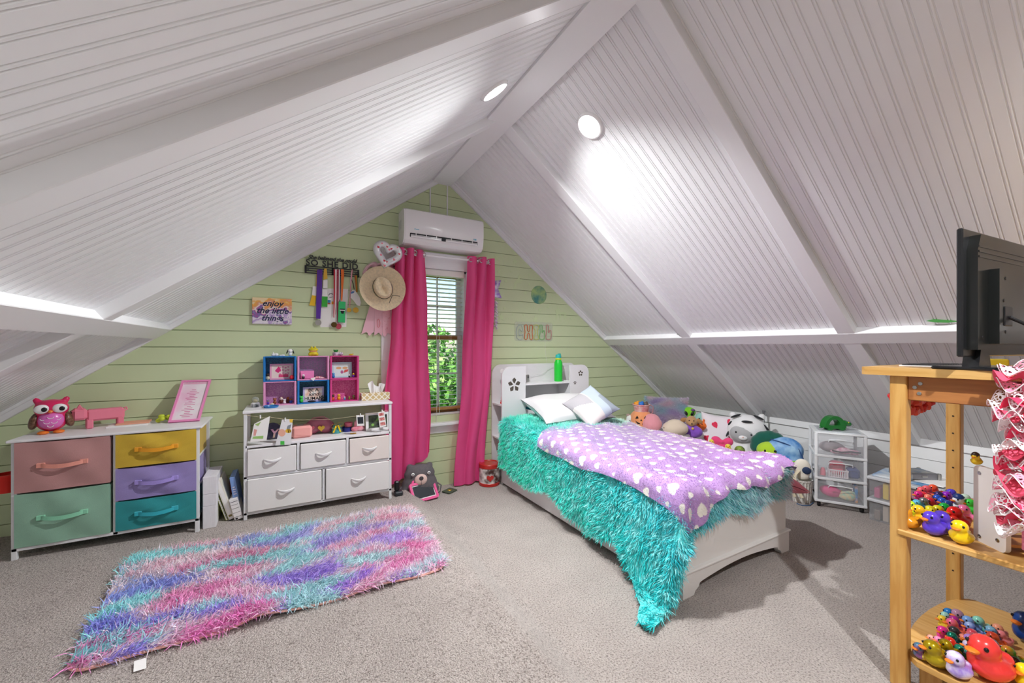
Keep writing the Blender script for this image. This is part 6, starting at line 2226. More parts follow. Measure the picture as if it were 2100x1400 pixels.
# blue backpack, owl pouch, wicker basket
p = Vector((4.02, 1.98, 0))
BLUP = mat('blue_sky_print', '#3f80c8', .7, col2='#a6cbe8', vscale=9, bump=.3, bscale=40)
bpk = thing('school_backpack', 'blue cloud print backpack with lime green trim beside the plastic drawer cart', 'backpack', p, facing(p, .1))
MB().add(*blob([((0, 0, .20), (.165, .11, .20)), ((0, .0, .35), (.15, .095, .12)), ((-.07, -.02, .12), (.10, .10, .12)), ((.07, -.02, .12), (.10, .10, .12))], .013, 5)).build('bag', BLUP, bpk)
MB().add(*blob([((0, -.09, .17), (.125, .06, .12))], .012, 3)).build('pocket', BLUP, bpk)
MB().tube([(-.15, -.07, .27), (-.08, -.125, .255), (.0, -.15, .27), (.08, -.14, .29)], .02, 8, flat=.3).build('trim_strap', flat('#86d820', .6), bpk)
MB().tube([(-.16, -.06, .16), (-.08, -.15, .135), (.04, -.16, .12), (.13, -.12, .11)], .02, 8, flat=.3).build('trim_strap', flat('#a8dc3c', .6), bpk)
MB().tube([(-.11, -.02, .44), (-.02, -.085, .43), (.10, -.06, .38), (.14, -.07, .28)], .005, 6).build('zip', flat('#2a4a80'), bpk)
p = Vector((3.80, 1.745, 0))
bsk = thing('wicker_basket', 'white wicker basket on the carpet between the bed foot and drawer cart', 'basket', p, facing(p))
MB().lathe([(.0, 0), (.068, 0), (.080, .17), (.086, .175), (.086, .19), (.076, .185), (.064, .012), (.0, .012)], 22).build('weave', mat('white_wicker', '#e9e5de', .7, bump=1.5, bscale=90, var=.25, vscale=80, detail=1), bsk)
for k in range(22):
    w = 2 * PI * k / 22
    MB().cyl((.0695 * math.cos(w), .0695 * math.sin(w), .0), (.0815 * math.cos(w), .0815 * math.sin(w), .175), .0045, 6).build('stake', mat('white_wicker', '#e9e5de', .7), bsk)
op = thing('owl_pouch', 'cream fabric pouch with dark pocket and ribbon loops resting in the wicker basket', 'pouch', (3.79, 1.73, .185), facing(p))
MB().add(*blob([((0, 0, .09), (.065, .03, .085)), ((0, 0, .03), (.05, .03, .04))], .008, 3)).build('bag', plushm('#ece4d6'), op)
MB().ell((.03, -.026, .085), (.032, .012, .03)).build('pocket', flat('#2a3a5c', .7), op)
for x0 in (-.07, -.02):
    MB().tube([(x0, -.02, .08), (x0 - .035, -.08, .04), (x0 - .02, -.12, -.04), (x0 + .02, -.125, -.12)], .013, 6, flat=.25).build('ribbon_loop', flat('#ded2b4', .7), op)
tag(MB().tube([tuple(onZ(u, v, .006) - onZ(1650, 1036, .0)) for u, v in ((1634, 1032), (1645, 1036), (1660, 1036), (1668, 1030))], .003, 6).build('hair_tie', flat('#3a6a9a'), None, loc=onZ(1650, 1036, .0)), 'thin blue cord lying on the carpet below the wicker basket', 'cord')

# ------------------------------------------------------------------ plastic drawer cart
FLc, FRc = Vector((3.759, 1.62, 0)), Vector((3.923, 1.343, 0))
cc = (FLc + FRc) / 2
crz = math.atan2((FRc - FLc).y, (FRc - FLc).x)
cart = thing('drawer_cart', 'white three drawer plastic cart with see-through drawers on casters', 'cart', cc, crz)
CWd, CDp = .165, .34
WP_ = mat('white_plastic', '#eceef0', .35)
CLR = mat('frosted_clear', '#eef0f6', .25, alpha=.14, spec=.4)
box_part('top_plate', WP_, cart, -CWd, CWd, 0, CDp, .598, .612, bev=.004)
MB().box(-CWd + .03, CWd - .03, .04, CDp - .04, .612, .616).build('top_panel', mat('grey_clear_top', '#c9ccd2', .3), cart)
for x in (-CWd, CWd - .022):
    for y in (0, CDp - .022):
        box_part('post', WP_, cart, x, x + .022, y, y + .022, .045, .60, bev=.004)
for z in (.045, .228, .412):
    for x in (-CWd, CWd - .016):
        box_part('side_rail', WP_, cart, x, x + .016, .02, CDp - .02, z, z + .022, bev=.003)
    box_part('front_rail', WP_, cart, -CWd, CWd, -.004, .012, z, z + .020, bev=.003)
    box_part('back_rail', WP_, cart, -CWd, CWd, CDp - .012, CDp, z, z + .02, bev=.003)
    d = MB()
    a0, a1, z0, z1 = -CWd + .024, CWd - .024, z + .022, z + .172
    d.box(a0, a1, -.006, -.003, z0, z1).box(a0, a1, CDp - .03, CDp - .027, z0, z1).box(a0, a0 + .003, -.003, CDp - .03, z0, z1).box(a1 - .003, a1, -.003, CDp - .03, z0, z1).box(a0, a1, -.003, CDp - .03, z0, z0 + .003)
    o = d.build('drawer', CLR, cart, smooth=False)
    MB().tube([(-.075, -.007, z1 - .045), (-.072, -.014, z1 - .028), (0, -.018, z1 - .022), (.072, -.014, z1 - .028), (.075, -.007, z1 - .045)], .0045, 6).build('handle', WP_, o)
for x in (-CWd + .03, CWd - .03):
    for y in (.03, CDp - .03):
        MB().lathe([(.0, -.011), (.018, -.011), (.021, -.006), (.021, .006), (.018, .011), (.0, .011)], 16, M=XM((x, y, .021), (0, PI / 2, 0))).box(x - .008, x + .008, y - .008, y + .008, .03, .046).build('caster', BLACK, cart)
CMi = cart.matrix_basis.copy()
CM = Matrix.Translation(cc) @ Matrix.Rotation(crz, 4, 'Z')


def incart(name, lab, cat, x, y, z, mb, m, **k):
    o = mb.build(name, m, None, loc=CM @ Vector((x, y, z)), rot=(0, 0, crz), **k)
    return tag(o, lab, cat, 'things inside the drawer cart')


Z1, Z2, Z3 = .438, .254, .071
incart('folded_cloth', 'grey folded cloth in the top drawer of the cart', 'cloth', -.04, .12, Z1, MB().add(*blob([((0, 0, .04), (.085, .08, .045)), ((.04, 0, .03), (.06, .06, .035))], .010, 4)), flat('#8a7c80', .9))
incart('baby_shoe', 'pink patterned slipper with dark strap in the top drawer of the cart', 'shoe', .03, .055, Z1, MB().add(*blob([((-.05, 0, .018), (.04, .03, .017)), ((.0, 0, .03), (.05, .03, .028)), ((.06, 0, .022), (.045, .03, .02))], .007, 3)), mat('slipper_print', '#f2d0da', .7, col2='#d88aa4', vscale=60))
MB().tube([(-.08, -.034, .03), (-.02, -.038, .022), (.04, -.036, .034), (.10, -.03, .03)], .006, 6).build('strap', INK, bpy.data.objects['baby_shoe'])
incart('lunch_box', 'coral pink lidded box standing in the middle drawer of the cart', 'box', .0, .13, Z2, MB().box(-.05, .05, -.03, .05, 0, .105, b=.018), mat('coral_plastic', '#f4687c', .4))
bk_ = MB()
for k in range(9):
    bk_.box(-.058 + k * .0135, -.051 + k * .0135, -.034, -.030, .005, .055)
bk_.box(-.06, .06, -.036, .03, 0, .006).box(-.064, .064, -.038, -.030, .052, .062).box(-.062, -.056, -.034, .03, 0, .06).box(.056, .062, -.034, .03, 0, .06)
incart('mini_basket', 'small white slotted basket in the middle drawer of the cart', 'basket', -.01, .05, Z2, bk_, mat('pinkish_plastic', '#f0e6ea', .4), smooth=False)
incart('denim_pouch', 'dark blue pouch in the middle drawer of the cart', 'pouch', .095, .08, Z2, MB().box(-.04, .035, -.04, .06, 0, .075, b=.014), flat('#2a4488', .8))
incart('pink_pail_lid', 'pink plastic shaker beside the white slotted basket in the cart', 'toy', -.105, .05, Z2, MB().lathe([(.0, 0), (.02, 0), (.018, .04), (.01, .06), (.0, .062)], 14), flat('#f07a8c', .4))
incart('sponge_bag', 'hot pink dish-shaped bag with yellow edge in the bottom drawer of the cart', 'bag', -.05, .08, Z3, MB().add(*blob([((0, 0, .05), (.075, .05, .045), (0, .15, 0))], .008, 3)), mat('hot_pink_weave', '#ee3a8a', .6, bump=1, bscale=120))
incart('yellow_bag', 'yellow soft bag under the hot pink one in the bottom drawer of the cart', 'bag', -.03, .10, Z3, MB().add(*blob([((0, 0, .035), (.085, .055, .034))], .009, 3)), flat('#f2c24a', .7))
incart('floral_cloth', 'mint and coral floral cloth in the bottom drawer of the cart', 'cloth', .055, .06, Z3, MB().add(*blob([((0, 0, .035), (.06, .045, .036)), ((.02, 0, .05), (.04, .04, .03))], .008, 3)), mat('floral', '#a6d6b8', .8, col2='#f0d4a0', vscale=40))
incart('picture_book', 'slim blue and orange book standing in the bottom drawer of the cart', 'book', .105, .05, Z3, MB().box(-.008, .008, -.02, .09, 0, .125, b=.002), mat('book_rainbow', '#3a90d0', .5, col2='#f0a040', vscale=16))
# green turtle toy on the cart
tt = thing('toy_turtle', 'dark green plastic turtle with hollow shell handle on the drawer cart', 'toy', CM @ Vector((-.02, .13, .616)), crz + .5)
TG = mat('turtle_green', '#147028', .25, coat=.3)
pr_ = [(-.095 + .17 * t_, .035 + .085 * math.sin(PI * t_) ** .55) for t_ in [k / 12 for k in range(13)]]
outer = [(x, z) for x, z in pr_] + [(.075, .022), (.04, .018), (-.06, .018), (-.095, .025)]
inner = []
for (x, z) in outer:
    inner.append((x * .52 - .012, .068 + (z - .068) * .48))
MB().ringprism(outer, inner, -.032, .032, M=WALLM).build('shell', TG, tt, angle=50)
MB().add(*blob([((.085, 0, .055), (.032, .028, .026)), ((.115, 0, .05), (.024, .024, .02)), ((-.045, -.02, .012), (.028, .014, .014)), ((-.045, .02, .012), (.028, .014, .014)), ((.05, -.022, .012), (.03, .014, .014)), ((.05, .022, .012), (.03, .014, .014)), ((0, 0, .022), (.085, .028, .014)), ((-.105, 0, .022), (.02, .010, .008))], .006, 3)).build('body', TG, tt)
for s in (-1, 1):
    MB().ell((.10, s * .024, .066), (.004, .004, .004), 8, 6).build('eye', flat('#e8d83a'), tt)

# ------------------------------------------------------------------ bins, papers and case by the knee wall
BINC = mat('bin_clear', '#d8dade', .2, alpha=.16, spec=.4)
for (z0, lab, cont) in ((0, 'clear lidded bin standing on the carpet beside the drawer cart', ('#8a7a70', '#c8b8a8')), (.165, 'clear lidded bin stacked on another bin beside the drawer cart', ('#c85a8a', '#e8c83a'))):
    t = thing('storage_bin', lab, 'storage bin', (3.84, 1.30, z0), 0)
    b0 = MB()
    b0.box(0, .004, -.36, 0, 0, .14).box(.40, .404, -.36, 0, 0, .14).box(0, .404, -.004, 0, 0, .14).box(0, .404, -.36, -.356, 0, .14).box(0, .404, -.36, 0, 0, .004)
    b0.build('tub', BINC, t, smooth=False)
    MB().box(-.015, .419, -.375, .015, .14, .163, b=.006).build('lid', mat('lid_grey', '#d4d6da', .35), t)
    for k in range(7):
        c_ = cont[k % 2] if k > 1 else '#f0ece6'
        MB().box(.012 + .004 * (k % 3), .16, -.345 + k * .048, -.345 + k * .048 + .034, .006, .08 + .045 * ((k * 7) % 3) / 2, b=.004).build('contents', flat(c_, .6), t)
tag(MB().box(0, .30, -.33, 0, 0, .012, b=.002).build('paper_stack', mat('blue_papers', '#3a8cc8', .6, col2='#e8eef2', vscale=5), None, loc=(3.86, 1.29, .329), rot=(0, 0, .06)), 'stack of blue and white papers on the upper clear bin', 'papers')
tag(MB().box(0, .28, -.24, 0, 0, .006, b=.001).build('drawing_pad', PAPER, None, loc=(3.92, 1.16, .3425), rot=(0, 0, -.10)), 'white sheet pad on the blue papers under the silver case', 'pad')
cs = thing('metal_case', 'small silver metal case with corner caps lying on the papers', 'case', (4.02, 1.10, .3485), -.55)
MB().box(-.10, .10, -.075, .075, 0, .045, b=.006).build('body', mat('brushed_silver', '#9a9aa0', .35, metal=.8), cs)
MB().box(-.085, .085, -.06, .06, .045, .047).build('lid_print', mat('case_print', '#5a6c80', .4, col2='#a09a90', vscale=18), cs)
for sx in (-1, 1):
    for sy in (-1, 1):
        MB().box(sx * .10 - .012, sx * .10 + .012, sy * .075 - .012, sy * .075 + .012, -.0, .047, b=.006).build('corner_cap', SILVER, cs)
MB().box(-.02, .02, -.079, -.074, .018, .032, b=.002).build('latch', SILVER, cs)
mg = thing('magazine_holder', 'white magazine holder with papers on the carpet behind the tall wooden stand', 'holder', (3.90, .72, 0), 0)
mb = MB()
for (x0, x1, y0, y1, z0, z1) in ((0, .25, -.22, -.215, 0, .30), (0, .25, -.005, 0, 0, .30), (.245, .25, -.22, 0, 0, .30), (0, .25, -.22, 0, 0, .006), (0, .004, -.22, 0, 0, .12)):
    mb.box(x0, x1, y0, y1, z0, z1)
mb.build('box', flat('#e4dfd8', .6), mg, smooth=False)
for k in range(6):
    MB().box(.01, .22, -.205 + k * .033, -.195 + k * .033, .006, .26 + .03 * (k % 3)).build('magazine', flat(('#8a6a50', '#d8d4d0', '#5a5a60', '#e8e2d8', '#a08a70', '#c8c8cc')[k], .6), mg, smooth=False)
plush('plush_fish', 'small orange plush lying on the magazine holder', Vector((3.98, .62, .33)), [('body', plushm('#f48024'), [((0, 0, .045), (.06, .04, .04)), ((.05, 0, .06), (.03, .02, .03)), ((-.05, 0, .03), (.03, .03, .025))])], .008, group=None)
tag(MB().box(-.05, .05, -.03, .03, 0, .006, b=.002).build('sticker_sheet', mat('sticker_print', '#e8e8ec', .5, col2='#3a4a6a', vscale=40), None, loc=onZ(1870, 1083, .002)), 'small printed card lying on the carpet behind the tall wooden stand', 'card')

# ------------------------------------------------------------------ tall wooden stand
WOOD = mat('maple_wood', '#d9aa62', .42, col2='#c58f48', vscale=5, stretch=(9, 9, .9), detail=5)
WOODX = mat('maple_board', '#dcb06c', .42, col2='#cb984f', vscale=5, stretch=(9, .9, 9), detail=5)
WOODR = mat('red_birch', '#b57842', .45, col2='#a0663a', vscale=5, stretch=(9, .9, 9), detail=5)
DX0, DX1, DY0, DY1 = 2.03, 2.76, -.55, .655
sd = thing('tall_stand', 'tall maple wood stand with two shelves of rubber ducks and a television on top', 'stand', (DX0, DY1, 0))


def sb(mb, x0, x1, y0, y1, z0, z1, b=.003): return mb.box(x0 - DX0, x1 - DX0, y0 - DY1, y1 - DY1, z0, z1, b=b)


tp = rrect(DX1 - DX0 + .03, DY1 - DY0 + .06, .03, 5, (DX1 - DX0) / 2 - .0, (DY0 - DY1) / 2 + .03 - .0)
MB().prism(tp, 1.192, 1.222).build('top_board', WOODX, sd)
for (x, y) in ((DX0 + .006, .58), (DX1 - .056, .585), (DX0 + .006, DY0 + .02), (DX1 - .056, DY0 + .02)):
    o = sb(MB(), x, x + .05, y, y + .048, 0, 1.192, .003).build('leg', WOOD, sd)
    if x > 2.5 and y > 0:
        for z in (.42, .34, .26, .74, .82, .90, .98):
            MB().lathe([(.0, 0), (.0035, 0), (.0035, .001), (.0, .001)], 10, M=XM((x - DX0 - .0008, y + .024 - DY1, z), (0, -PI / 2, 0))).build('peg_hole', BLACK, o)
sb(MB(), DX0 + .02, DX0 + .04, DY0 + .07, .58, 1.10, 1.192).build('apron', WOODR, sd)
sb(MB(), DX1 - .04, DX1 - .02, DY0 + .07, .585, 1.10, 1.192).build('apron', WOODR, sd)
sb(MB(), DX0 + .056, DX1 - .056, .60, .62, 1.11, 1.192).build('apron', WOODR, sd)
for z, y in ((1.15, .56), (1.128, .548), (1.165, .545)):
    MB().lathe([(.0, 0), (.007, 0), (.006, .002), (.003, .0022), (.003, .001), (.0, .001)], 12, M=XM((.02 - .0005, y - DY1, z), (0, -PI / 2, 0))).build('bolt_head', SILVER, sd)
MS, LS = .607, .135
sb(MB(), DX0 + .0, DX1 - .02, DY0 + .05, .605, MS - .022, MS, .004).build('middle_shelf', WOODX, sd)
lsp = [(DX0 + .002, DY0 + .05), (DX1, DY0 + .05), (DX1, .55)] + [(2.40 + .36 * math.cos(a), .55 + .085 * math.sin(a)) for a in [PI * k / 12 for k in range(1, 12)]] + [(DX0 + .002, .55)]
MB().prism([(x - DX0, y - DY1) for x, y in lsp], LS - .02, LS).build('lower_shelf', WOODX, sd)
for x in (DX0 + .062, DX1 - .12):
    sb(MB(), x, x + .06, .50, .56, 0, LS - .02).build('foot_block', WOOD, sd)

# television seen from the back
tv = thing('television', 'black flat television seen from the back on the tall wooden stand', 'television', (2.31, .385, 1.222), math.radians(-5))
TVB = mat('tv_black', '#1c1d1f', .3, coat=.2)
MB().box(-.362, .362, .0, .016, .046, .475, b=.004).build('screen_frame', TVB, tv)
MB().prism([(-.335, .07), (.335, .07), (.335, .40), (.31, .452), (-.31, .452), (-.335, .40)], 0, .026, M=WALLM).build('back_cover', mat('tv_back', '#151716', .3, coat=.2), tv)
MB().prism([(-.25, .09), (.25, .09), (.25, .34), (-.25, .34)], .026, .05, M=WALLM).build('electronics_hump', mat('tv_back', '#151716', .3, coat=.2), tv)
for z in (.375, .392, .409):
    MB().box(-.33, .33, -.028, -.022, z, z + .006).build('vent_rib', TVB, tv)
MB().box(-.215, -.15, -.053, -.049, .15, .215, b=.002).build('port_recess', BLACK, tv)
for x, z in ((-.2, .31), (-.215, .235), (-.2, .13), (.15, .31), (.15, .13), (-.30, .11)):
    MB().lathe([(.0, 0), (.006, 0), (.005, .001), (.0, .001)], 10, M=XM((x, -.0505 if abs(x) < .25 else -.0265, z), (PI / 2, 0, 0))).build('screw', BLACK, tv)
MB().box(-.355, .355, .0163, .0168, .055, .468).build('screen', mat('tv_screen', '#050608', .08), tv)
MB().prism([(-.05, .012), (.05, .012), (.032, .07), (-.032, .07)], -.02, .02, M=XM((-.23, .008, 0)) @ WALLM).build('stand_neck', TVB, tv)
MB().box(-.30, -.03, -.09, .10, .0, .012, b=.004).build('stand_foot', TVB, tv)
MB().tube([(-.18, -.054, .18), (-.16, -.09, .15), (-.14, -.10, .06), (-.13, -.14, -.05), (-.12, -.17, -.3)], .006, 8).build('power_cable', BLACK, tv)
kb = thing('keyboard', 'slim white keyboard with dark keys lying on the tall wooden stand', 'keyboard', (2.30, .555, 1.222), -.10)
MB().box(-.17, .12, -.055, .06, 0, .008, b=.003).build('body', CERAM, kb)
for r in range(4):
    for k in range(13):
        MB().box(-.160 + k * .021, -.143 + k * .021, -.045 + r * .026, -.024 + r * .026, .008, .012, b=.001).build('key', DARK, kb)
tag(MB().box(-.06, .06, -.03, .03, 0, .03, b=.004).build('game_case', flat('#e0c02a', .5), None, loc=(2.55, .45, 1.222), rot=(0, 0, .2)), 'yellow plastic case on the tall wooden stand behind the television foot', 'case')

# red bead garland under the far end of the top
gl = thing('paper_garland', 'red folded paper garland hanging between the far legs of the tall wooden stand', 'garland', (2.30, .63, 1.10))
REDP = [mat('red_paper', '#d8282e', .45), mat('light_red_paper', '#ee5a4a', .45)]
rr = random.Random(4)
for (za, zb_, zm_, nn) in ((1.105, 1.085, 1.025, 15), (1.108, 1.10, 1.07, 13)):
    for k in range(nn):
        t_ = k / (nn - 1)
        x = 2.09 + .41 * t_
        z = za + (zb_ - za) * t_ - (min(za, zb_) - zm_) * 4 * t_ * (1 - t_)
        MB().box(-.019, .019, -.017, .017, -.016, .016, b=.007, M=XM((x - 2.30, rr.uniform(-.006, .006) , z - 1.10), (rr.uniform(0, 2), rr.uniform(0, 2), rr.uniform(0, 2)))).build('paper_fold', REDP[k % 2], gl, smooth=False)
MB().tube([(-.21, 0, .06), (-.21, 0, .015), (-.1, 0, -.03), (0, 0, -.052), (.1, 0, -.035), (.2, 0, .0), (.2, 0, .06)], .0015, 5).build('thread', flat('#b02028'), gl)

# white toy rack on the middle shelf
rk_ = thing('toy_rack', 'white wooden toy rack with bolted side panel on the middle shelf of the stand', 'rack', (2.165, .435, MS), math.atan2(.35 - .43, 2.092 - 2.16) + PI)
RW = mat('rack_white', '#e9e4e0', .5)
MB().prism(rrect(.115, .27, .018, 5, -.055, .135), 0, .014, M=WALLM).build('side_panel', RW, rk_)
for x, z in ((-.09, .235), (-.085, .035), (-.02, .02), (-.02, .245)):
    MB().lathe([(.0, 0), (.006, 0), (.0065, .0015), (.003, .002), (.003, .0005), (.0, .0005)], 12, M=XM((x, .0002, z), (-PI / 2, 0, 0))).build('bolt_head', SILVER, rk_)
MB().box(-.10, -.01, -.20, -.014, .02, .03).build('shelf_board', WOODR, rk_, smooth=False)
MB().box(-.10, -.01, -.20, -.014, .12, .13).build('shelf_board', WOODR, rk_, smooth=False)
MB().prism(rrect(.115, .27, .018, 5, -.055, .135), .2, .214, M=WALLM).build('side_panel', RW, rk_)

# lace ruffle garland
LACE = {}


def lace(c):
    if c in LACE: return LACE[c]
    m = bpy.data.materials.new('lace_' + c[1:])
    m.use_nodes = True
    nt = m.node_tree
    b = nt.nodes['Principled BSDF']
    b.inputs['Base Color'].default_value = (*lin(c), 1)
    b.inputs['Roughness'].default_value = .6
    tc = nt.nodes.new('ShaderNodeTexCoord')
    vo = nt.nodes.new('ShaderNodeTexVoronoi'); vo.feature = 'DISTANCE_TO_EDGE'; vo.inputs['Scale'].default_value = 95
    nt.links.new(tc.outputs['Object'], vo.inputs['Vector'])
    lt = nt.nodes.new('ShaderNodeMath'); lt.operation = 'LESS_THAN'; lt.inputs[1].default_value = .16
    nt.links.new(vo.outputs['Distance'], lt.inputs[0])
    nt.links.new(lt.outputs[0], b.inputs['Alpha'])
    LACE[c] = m
    return m


lc = thing('lace_garland', 'pink and white lace ruffle garland hanging down the front of the tall stand', 'garland', (2.005, .295, 1.235))
rr = random.Random(12)
pal = ['#f7a6bc', '#faf4f4', '#f0506e', '#f48aa4', '#fbeef0', '#ee3a62']
for k in range(29):
    z = -.0 - k * .0178
    R0 = .046 + .030 * rr.random()
    tl = (rr.uniform(-.5, .5), rr.uniform(-.5, .5))
    ph = rr.uniform(0, 6)
    c_ = pal[k % 6]
    nw = rr.choice((4, 5, 6))
    cx_, cy_ = rr.uniform(-.012, .012), rr.uniform(-.018, .018)

    def fn(a, b, z=z, R0=R0, ph=ph, nw=nw, cx_=cx_, cy_=cy_, tl=tl):
        w = 2 * PI * a
        r = .012 + (R0 - .012) * b
        return (cx_ + r * math.cos(w) * .75, cy_ + r * math.sin(w), z + r * (tl[0] * math.cos(w) + tl[1] * math.sin(w)) + b * (.020 * math.sin(nw * w + ph) + .008 * math.sin(2 * w + ph * 2)) - .012 * b)
    solid = k % 6 in (2, 5)
    MB().sheet(fn, 60, 6).build('ruffle', flat(c_, .6) if solid else lace(c_), lc, angle=80)
    if not solid:
        MB().tube([fn(i / 48, 1.0) for i in range(48)], .0016, 4, closed=True).build('ruffle_hem', flat('#fbeef0', .6), lc)
MB().tube([(0.01, 0, .0), (.01, 0, -.3), (.01, 0, -.57)], .010, 8).build('core', flat('#f08aa4', .7), lc)
for (x, y, z, c_) in ((-.01, -.055, -.27, '#c86ae0'),):
    MB().ell((x, y, z), (.022, .022, .034)).build('bead', mat('purple_bead', c_, .25), lc)

# ------------------------------------------------------------------ rubber ducks
DK = blob([((0, 0, .36), (.50, .40, .34)), ((-.38, 0, .50), (.22, .22, .20), (0, .6, 0)), ((.20, 0, .86), (.33, .32, .32)), ((.12, 0, .60), (.25, .26, .22)), ((0, -.34, .42), (.30, .10, .17)), ((0, .34, .42), (.30, .10, .17))], .085, 3)
BK = blob([((.56, 0, .82), (.16, .15, .05)), ((.54, 0, .77), (.12, .13, .04))], .03, 2)
EY = MB().ell((0, 0, 0), (.05, .05, .06), 8, 6)
EYM = EY.mesh('eye', BLACK)
BEAKM = MB().add(*BK).mesh('beak', mat('duck_beak', '#f2832a', .35))
BEAKP = MB().add(*BK).mesh('beak', mat('duck_beak_pale', '#f6e6da', .35))
DUCKM = {}


def duck(lab, p, s, c, shelf, rz, c2=None, metal=0., group=True, glit=False, hat=None):
    key = (c, c2, metal)
    if key not in DUCKM:
        m = mat('duck_' + c[1:] + (c2 or '')[1:] + ('m' if metal else ''), c, .22, metal=metal, coat=.3, col2=c2, vscale=2.2)
        DUCKM[key] = MB().add(*DK).mesh('body', m, True, 60)
    t = thing('rubber_duck', lab, 'rubber duck', p, rz, 'rubber ducks on the %s shelf' % shelf)
    t.scale = (s, s, s)
    link('body', DUCKM[key], t)
    link('beak', BEAKP if hash(lab) % 3 == 0 and False else BEAKM, t)
    for sy in (-1, 1):
        link('eye', EYM, t, (.42, sy * .20, .95))
    if hat:
        MB().lathe([(.0, .30), (.12, .28), (.26, .16), (.30, .02), (.28, .0)], 16, M=XM((.18, 0, 1.02), (0, .3, 0))).build('cap', flat(hat, .4), t)
    return t


def zone(lst, z, Kx, ox, oy, shelf, s0):
    rr = random.Random(31 if shelf == 'middle' else 77)
    for (x, y, nm, c, k, *opt) in lst:
        u, v = ox + x * Kx, oy + y * Kx
        p = onZ(u, v, z + .58 * s0 * k)
        p.x = min(max(p.x, DX0 + .035), DX1 - .07)
        p.z = z
        o = opt[0] if opt else {}
        duck('%s rubber duck on the %s shelf of the tall wooden stand' % (nm, shelf), p, s0 * k, c, shelf, PI - .5 + rr.uniform(-.45, .45), **o)


zone([(110, 560, 'bright green', '#46c82c', 1.0), (230, 500, 'black headed', '#26282a', 1.0), (455, 470, 'magenta', '#e01f86', 1.0), (505, 390, 'coral', '#f4606a', 1.05), (625, 370, 'coral', '#f4606a', 1.05), (745, 350, 'orange red', '#f65a34', 1.05),
      (850, 480, 'metallic dark violet', '#4a3a7a', 1.0, {'metal': .6}), (985, 480, 'purple', '#9a22c4', 1.05), (1095, 440, 'violet blue', '#5444d4', 1.05), (800, 530, 'royal blue', '#1f56c8', .95), (900, 600, 'royal blue', '#1f56c8', 1.0), (1020, 650, 'dark blue', '#1c4a9a', .95),
      (420, 630, 'sky blue', '#58b4dc', .95), (560, 600, 'silver', '#9a9ea2', 1.0, {'metal': .7}), (680, 600, 'crimson', '#d8203c', 1.0), (270, 660, 'lime', '#b4e02c', 1.05), (230, 850, 'amber', '#f0a01c', 1.35), (480, 790, 'golden yellow', '#f4b81e', 1.2),
      (660, 770, 'lemon', '#e6e01e', 1.1), (840, 770, 'lemon', '#e6e01e', 1.1), (970, 730, 'emerald', '#12b440', 1.1), (1180, 850, 'big scarlet', '#e81e20', 1.4), (1230, 590, 'white navy capped', '#f2f4f6', 1.15, {'hat': '#1c3a78'}), (1300, 760, 'candy pink', '#f478ac', 1.15),
      (1360, 540, 'pale mint', '#d4eede', 1.05), (1450, 640, 'neon green', '#3ede4a', 1.05), (720, 960, 'big violet', '#5a3cc8', 1.5), (920, 940, 'big violet', '#5a3cc8', 1.45), (1230, 1120, 'sunny yellow', '#f8cc12', 1.45), (330, 780, 'yellow lime', '#d4de24', 1.0), (1130, 950, 'scarlet small', '#e83a2c', .9),
      (560, 480, 'red', '#e83040', .95), (620, 520, 'salmon', '#f68068', .95), (60, 700, 'pale orange', '#f4b060', 1.0), (110, 800, 'cream', '#f4e0b0', 1.0)],
     MS, 180 / 1680, 1840, 970, 'middle', .051)
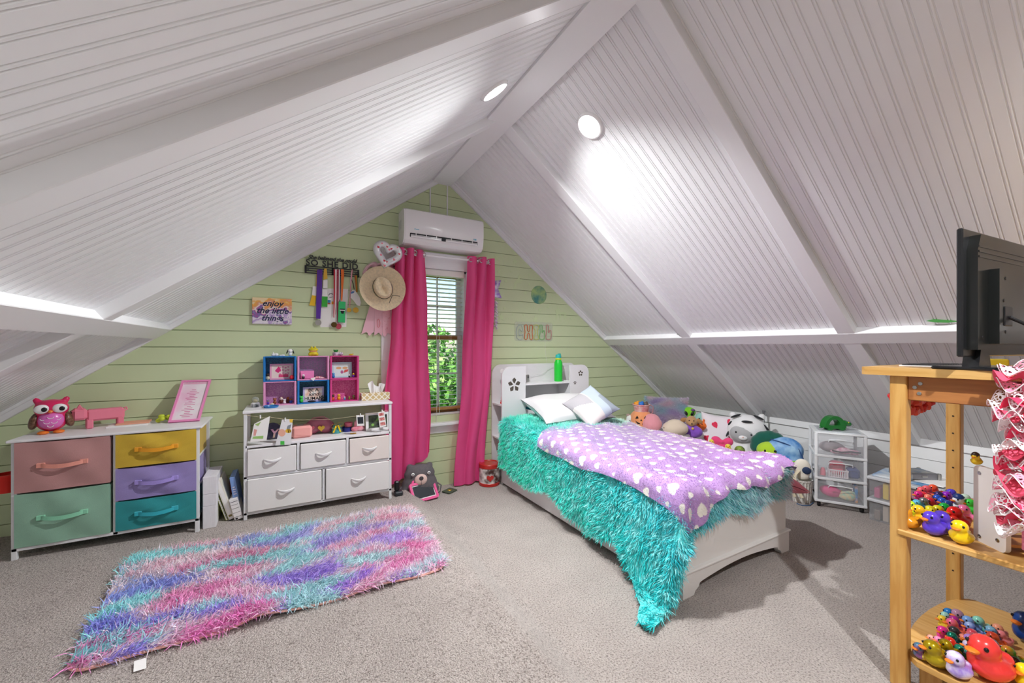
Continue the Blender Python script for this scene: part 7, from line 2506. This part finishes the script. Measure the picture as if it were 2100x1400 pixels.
zone([(170, 900, 'purple teal', '#9a4a8c', 1.05, {'c2': '#3a7a90'}), (270, 850, 'pale yellow', '#e8cc5a', 1.0), (450, 990, 'big gold glitter', '#b8a012', 1.6, {'metal': .5}), (510, 800, 'gold glitter', '#b8a012', 1.15, {'metal': .5}), (770, 800, 'gold glitter', '#b8a012', 1.2, {'metal': .5}), (650, 930, 'gold glitter', '#b8a012', 1.1, {'metal': .5}),
      (820, 730, 'glossy red', '#d42a1c', 1.1), (590, 670, 'small bubblegum pink', '#f28cb4', .8), (470, 640, 'small peach', '#f4a898', .7), (680, 520, 'hot pink', '#f0329a', 1.05), (860, 630, 'metallic teal', '#128a70', 1.05, {'metal': .5}), (880, 520, 'charcoal', '#34383a', 1.05), (880, 410, 'orange pink', '#f47a5a', 1.15, {'c2': '#e85aa0'}),
      (870, 320, 'glitter magenta', '#b0248c', 1.05), (690, 320, 'yellow', '#f0d03a', .95), (780, 190, 'bright blue', '#1a7ac0', 1.1), (960, 240, 'mauve glitter', '#b48aa4', 1.25), (710, 240, 'mint', '#a4d8c8', .95), (1160, 360, 'light blue', '#7aa8e4', 1.15), (1340, 360, 'mint green', '#8edcc4', 1.15),
      (1200, 470, 'swirled blue', '#3a6ad8', 1.1, {'c2': '#b0c8f0'}), (1540, 520, 'map printed blue', '#2a6ab4', 1.1, {'c2': '#8ac0d8'}), (1220, 580, 'pink and red', '#f090a0', 1.1, {'c2': '#d8304a'}), (1190, 690, 'lilac', '#b48ae0', 1.1), (1160, 790, 'lilac white', '#b8a0e0', 1.0, {'c2': '#f0e8f4'}), (1610, 650, 'flame orange', '#e8642a', 1.1, {'c2': '#c8302a'}),
      (1600, 790, 'teal and coral', '#4ab4c8', 1.2, {'c2': '#e07a6a'}), (1670, 480, 'peach', '#f0a080', 1.05), (1370, 650, 'pale blue', '#8ab8f0', 1.0), (860, 1150, 'big lilac swirled', '#a88ae0', 1.6, {'c2': '#f0e6f4'}), (1900, 930, 'green and orange', '#4aa82c', 1.2, {'c2': '#f08a2c'}), (1960, 1080, 'dark striped', '#3a2a28', 1.1),
      (1040, 640, 'salmon pink', '#f4907a', .95), (960, 830, 'deep teal', '#0f8a6c', .9), (1360, 760, 'baby pink', '#f4b4c0', 1.0), (1760, 860, 'patterned blue', '#3a6ab0', .95, {'c2': '#f0f0f0'}), (830, 960, 'navy', '#23306a', .9), (1760, 990, 'white spotted blue', '#e8ecf4', .9, {'c2': '#3a5aa0'}), (1750, 600, 'rosy', '#f08a90', .95)],
     LS, 240 / 2100, 1860, 1240, 'lower', .050)
p = onZ(2032, 1392, LS); p.z = LS
duck('huge coral red glitter rubber duck on the lower shelf of the tall wooden stand', p, .132, '#f0403c', 'lower', PI - .42)
p = onZ(2112, 1318, LS); p.z = LS
duck('huge dark blue glitter rubber duck on the lower shelf of the tall wooden stand', p, .105, '#0d3f8c', 'lower', PI - .45)
p = onZ(2108, 1412, LS); p.z = LS
duck('large lemon yellow rubber duck on the lower shelf of the tall wooden stand', p, .075, '#f2da1c', 'lower', PI - .3)
p = Vector((2.165, .47, MS + .274))
t = duck('small yellow rubber duck in a dark brown hat standing on the white toy rack', (2.160, .428, MS + .27), .036, '#f0c81e', 'middle', PI - .2, hat='#3a241c')

# plain green leaf cut-outs on the rails
LEAF = [(-.5, .02), (-.3, .09), (0, .13), (.3, .09), (.5, .02), (.3, -.05), (0, -.08), (-.3, -.05)]
p = onX(1946, 668, 3.285)
tag(MB().prism([(x * .17, z * .14 + .014) for x, z in LEAF], -.003, .003, M=WALLM).build('leaf_cutout', flat('#3f8a3c', .6), None, False, loc=(3.262, p.y, 1.437), rot=(0, 0, facing(p))), 'plain green leaf shaped cut-out standing on the right rail behind the television', 'cut-out')
p = onX(238, 632, -.70)
tag(MB().prism([(x * .24, z * .20 + .02) for x, z in LEAF], -.003, .003, M=WALLM).build('leaf_cutout', flat('#5aa858', .6), None, False, loc=(-.675, p.y, p.z), rot=(0, -.5, facing(p) + .9)), 'plain green leaf shaped cut-out standing on the left rail above the pink pig', 'cut-out')
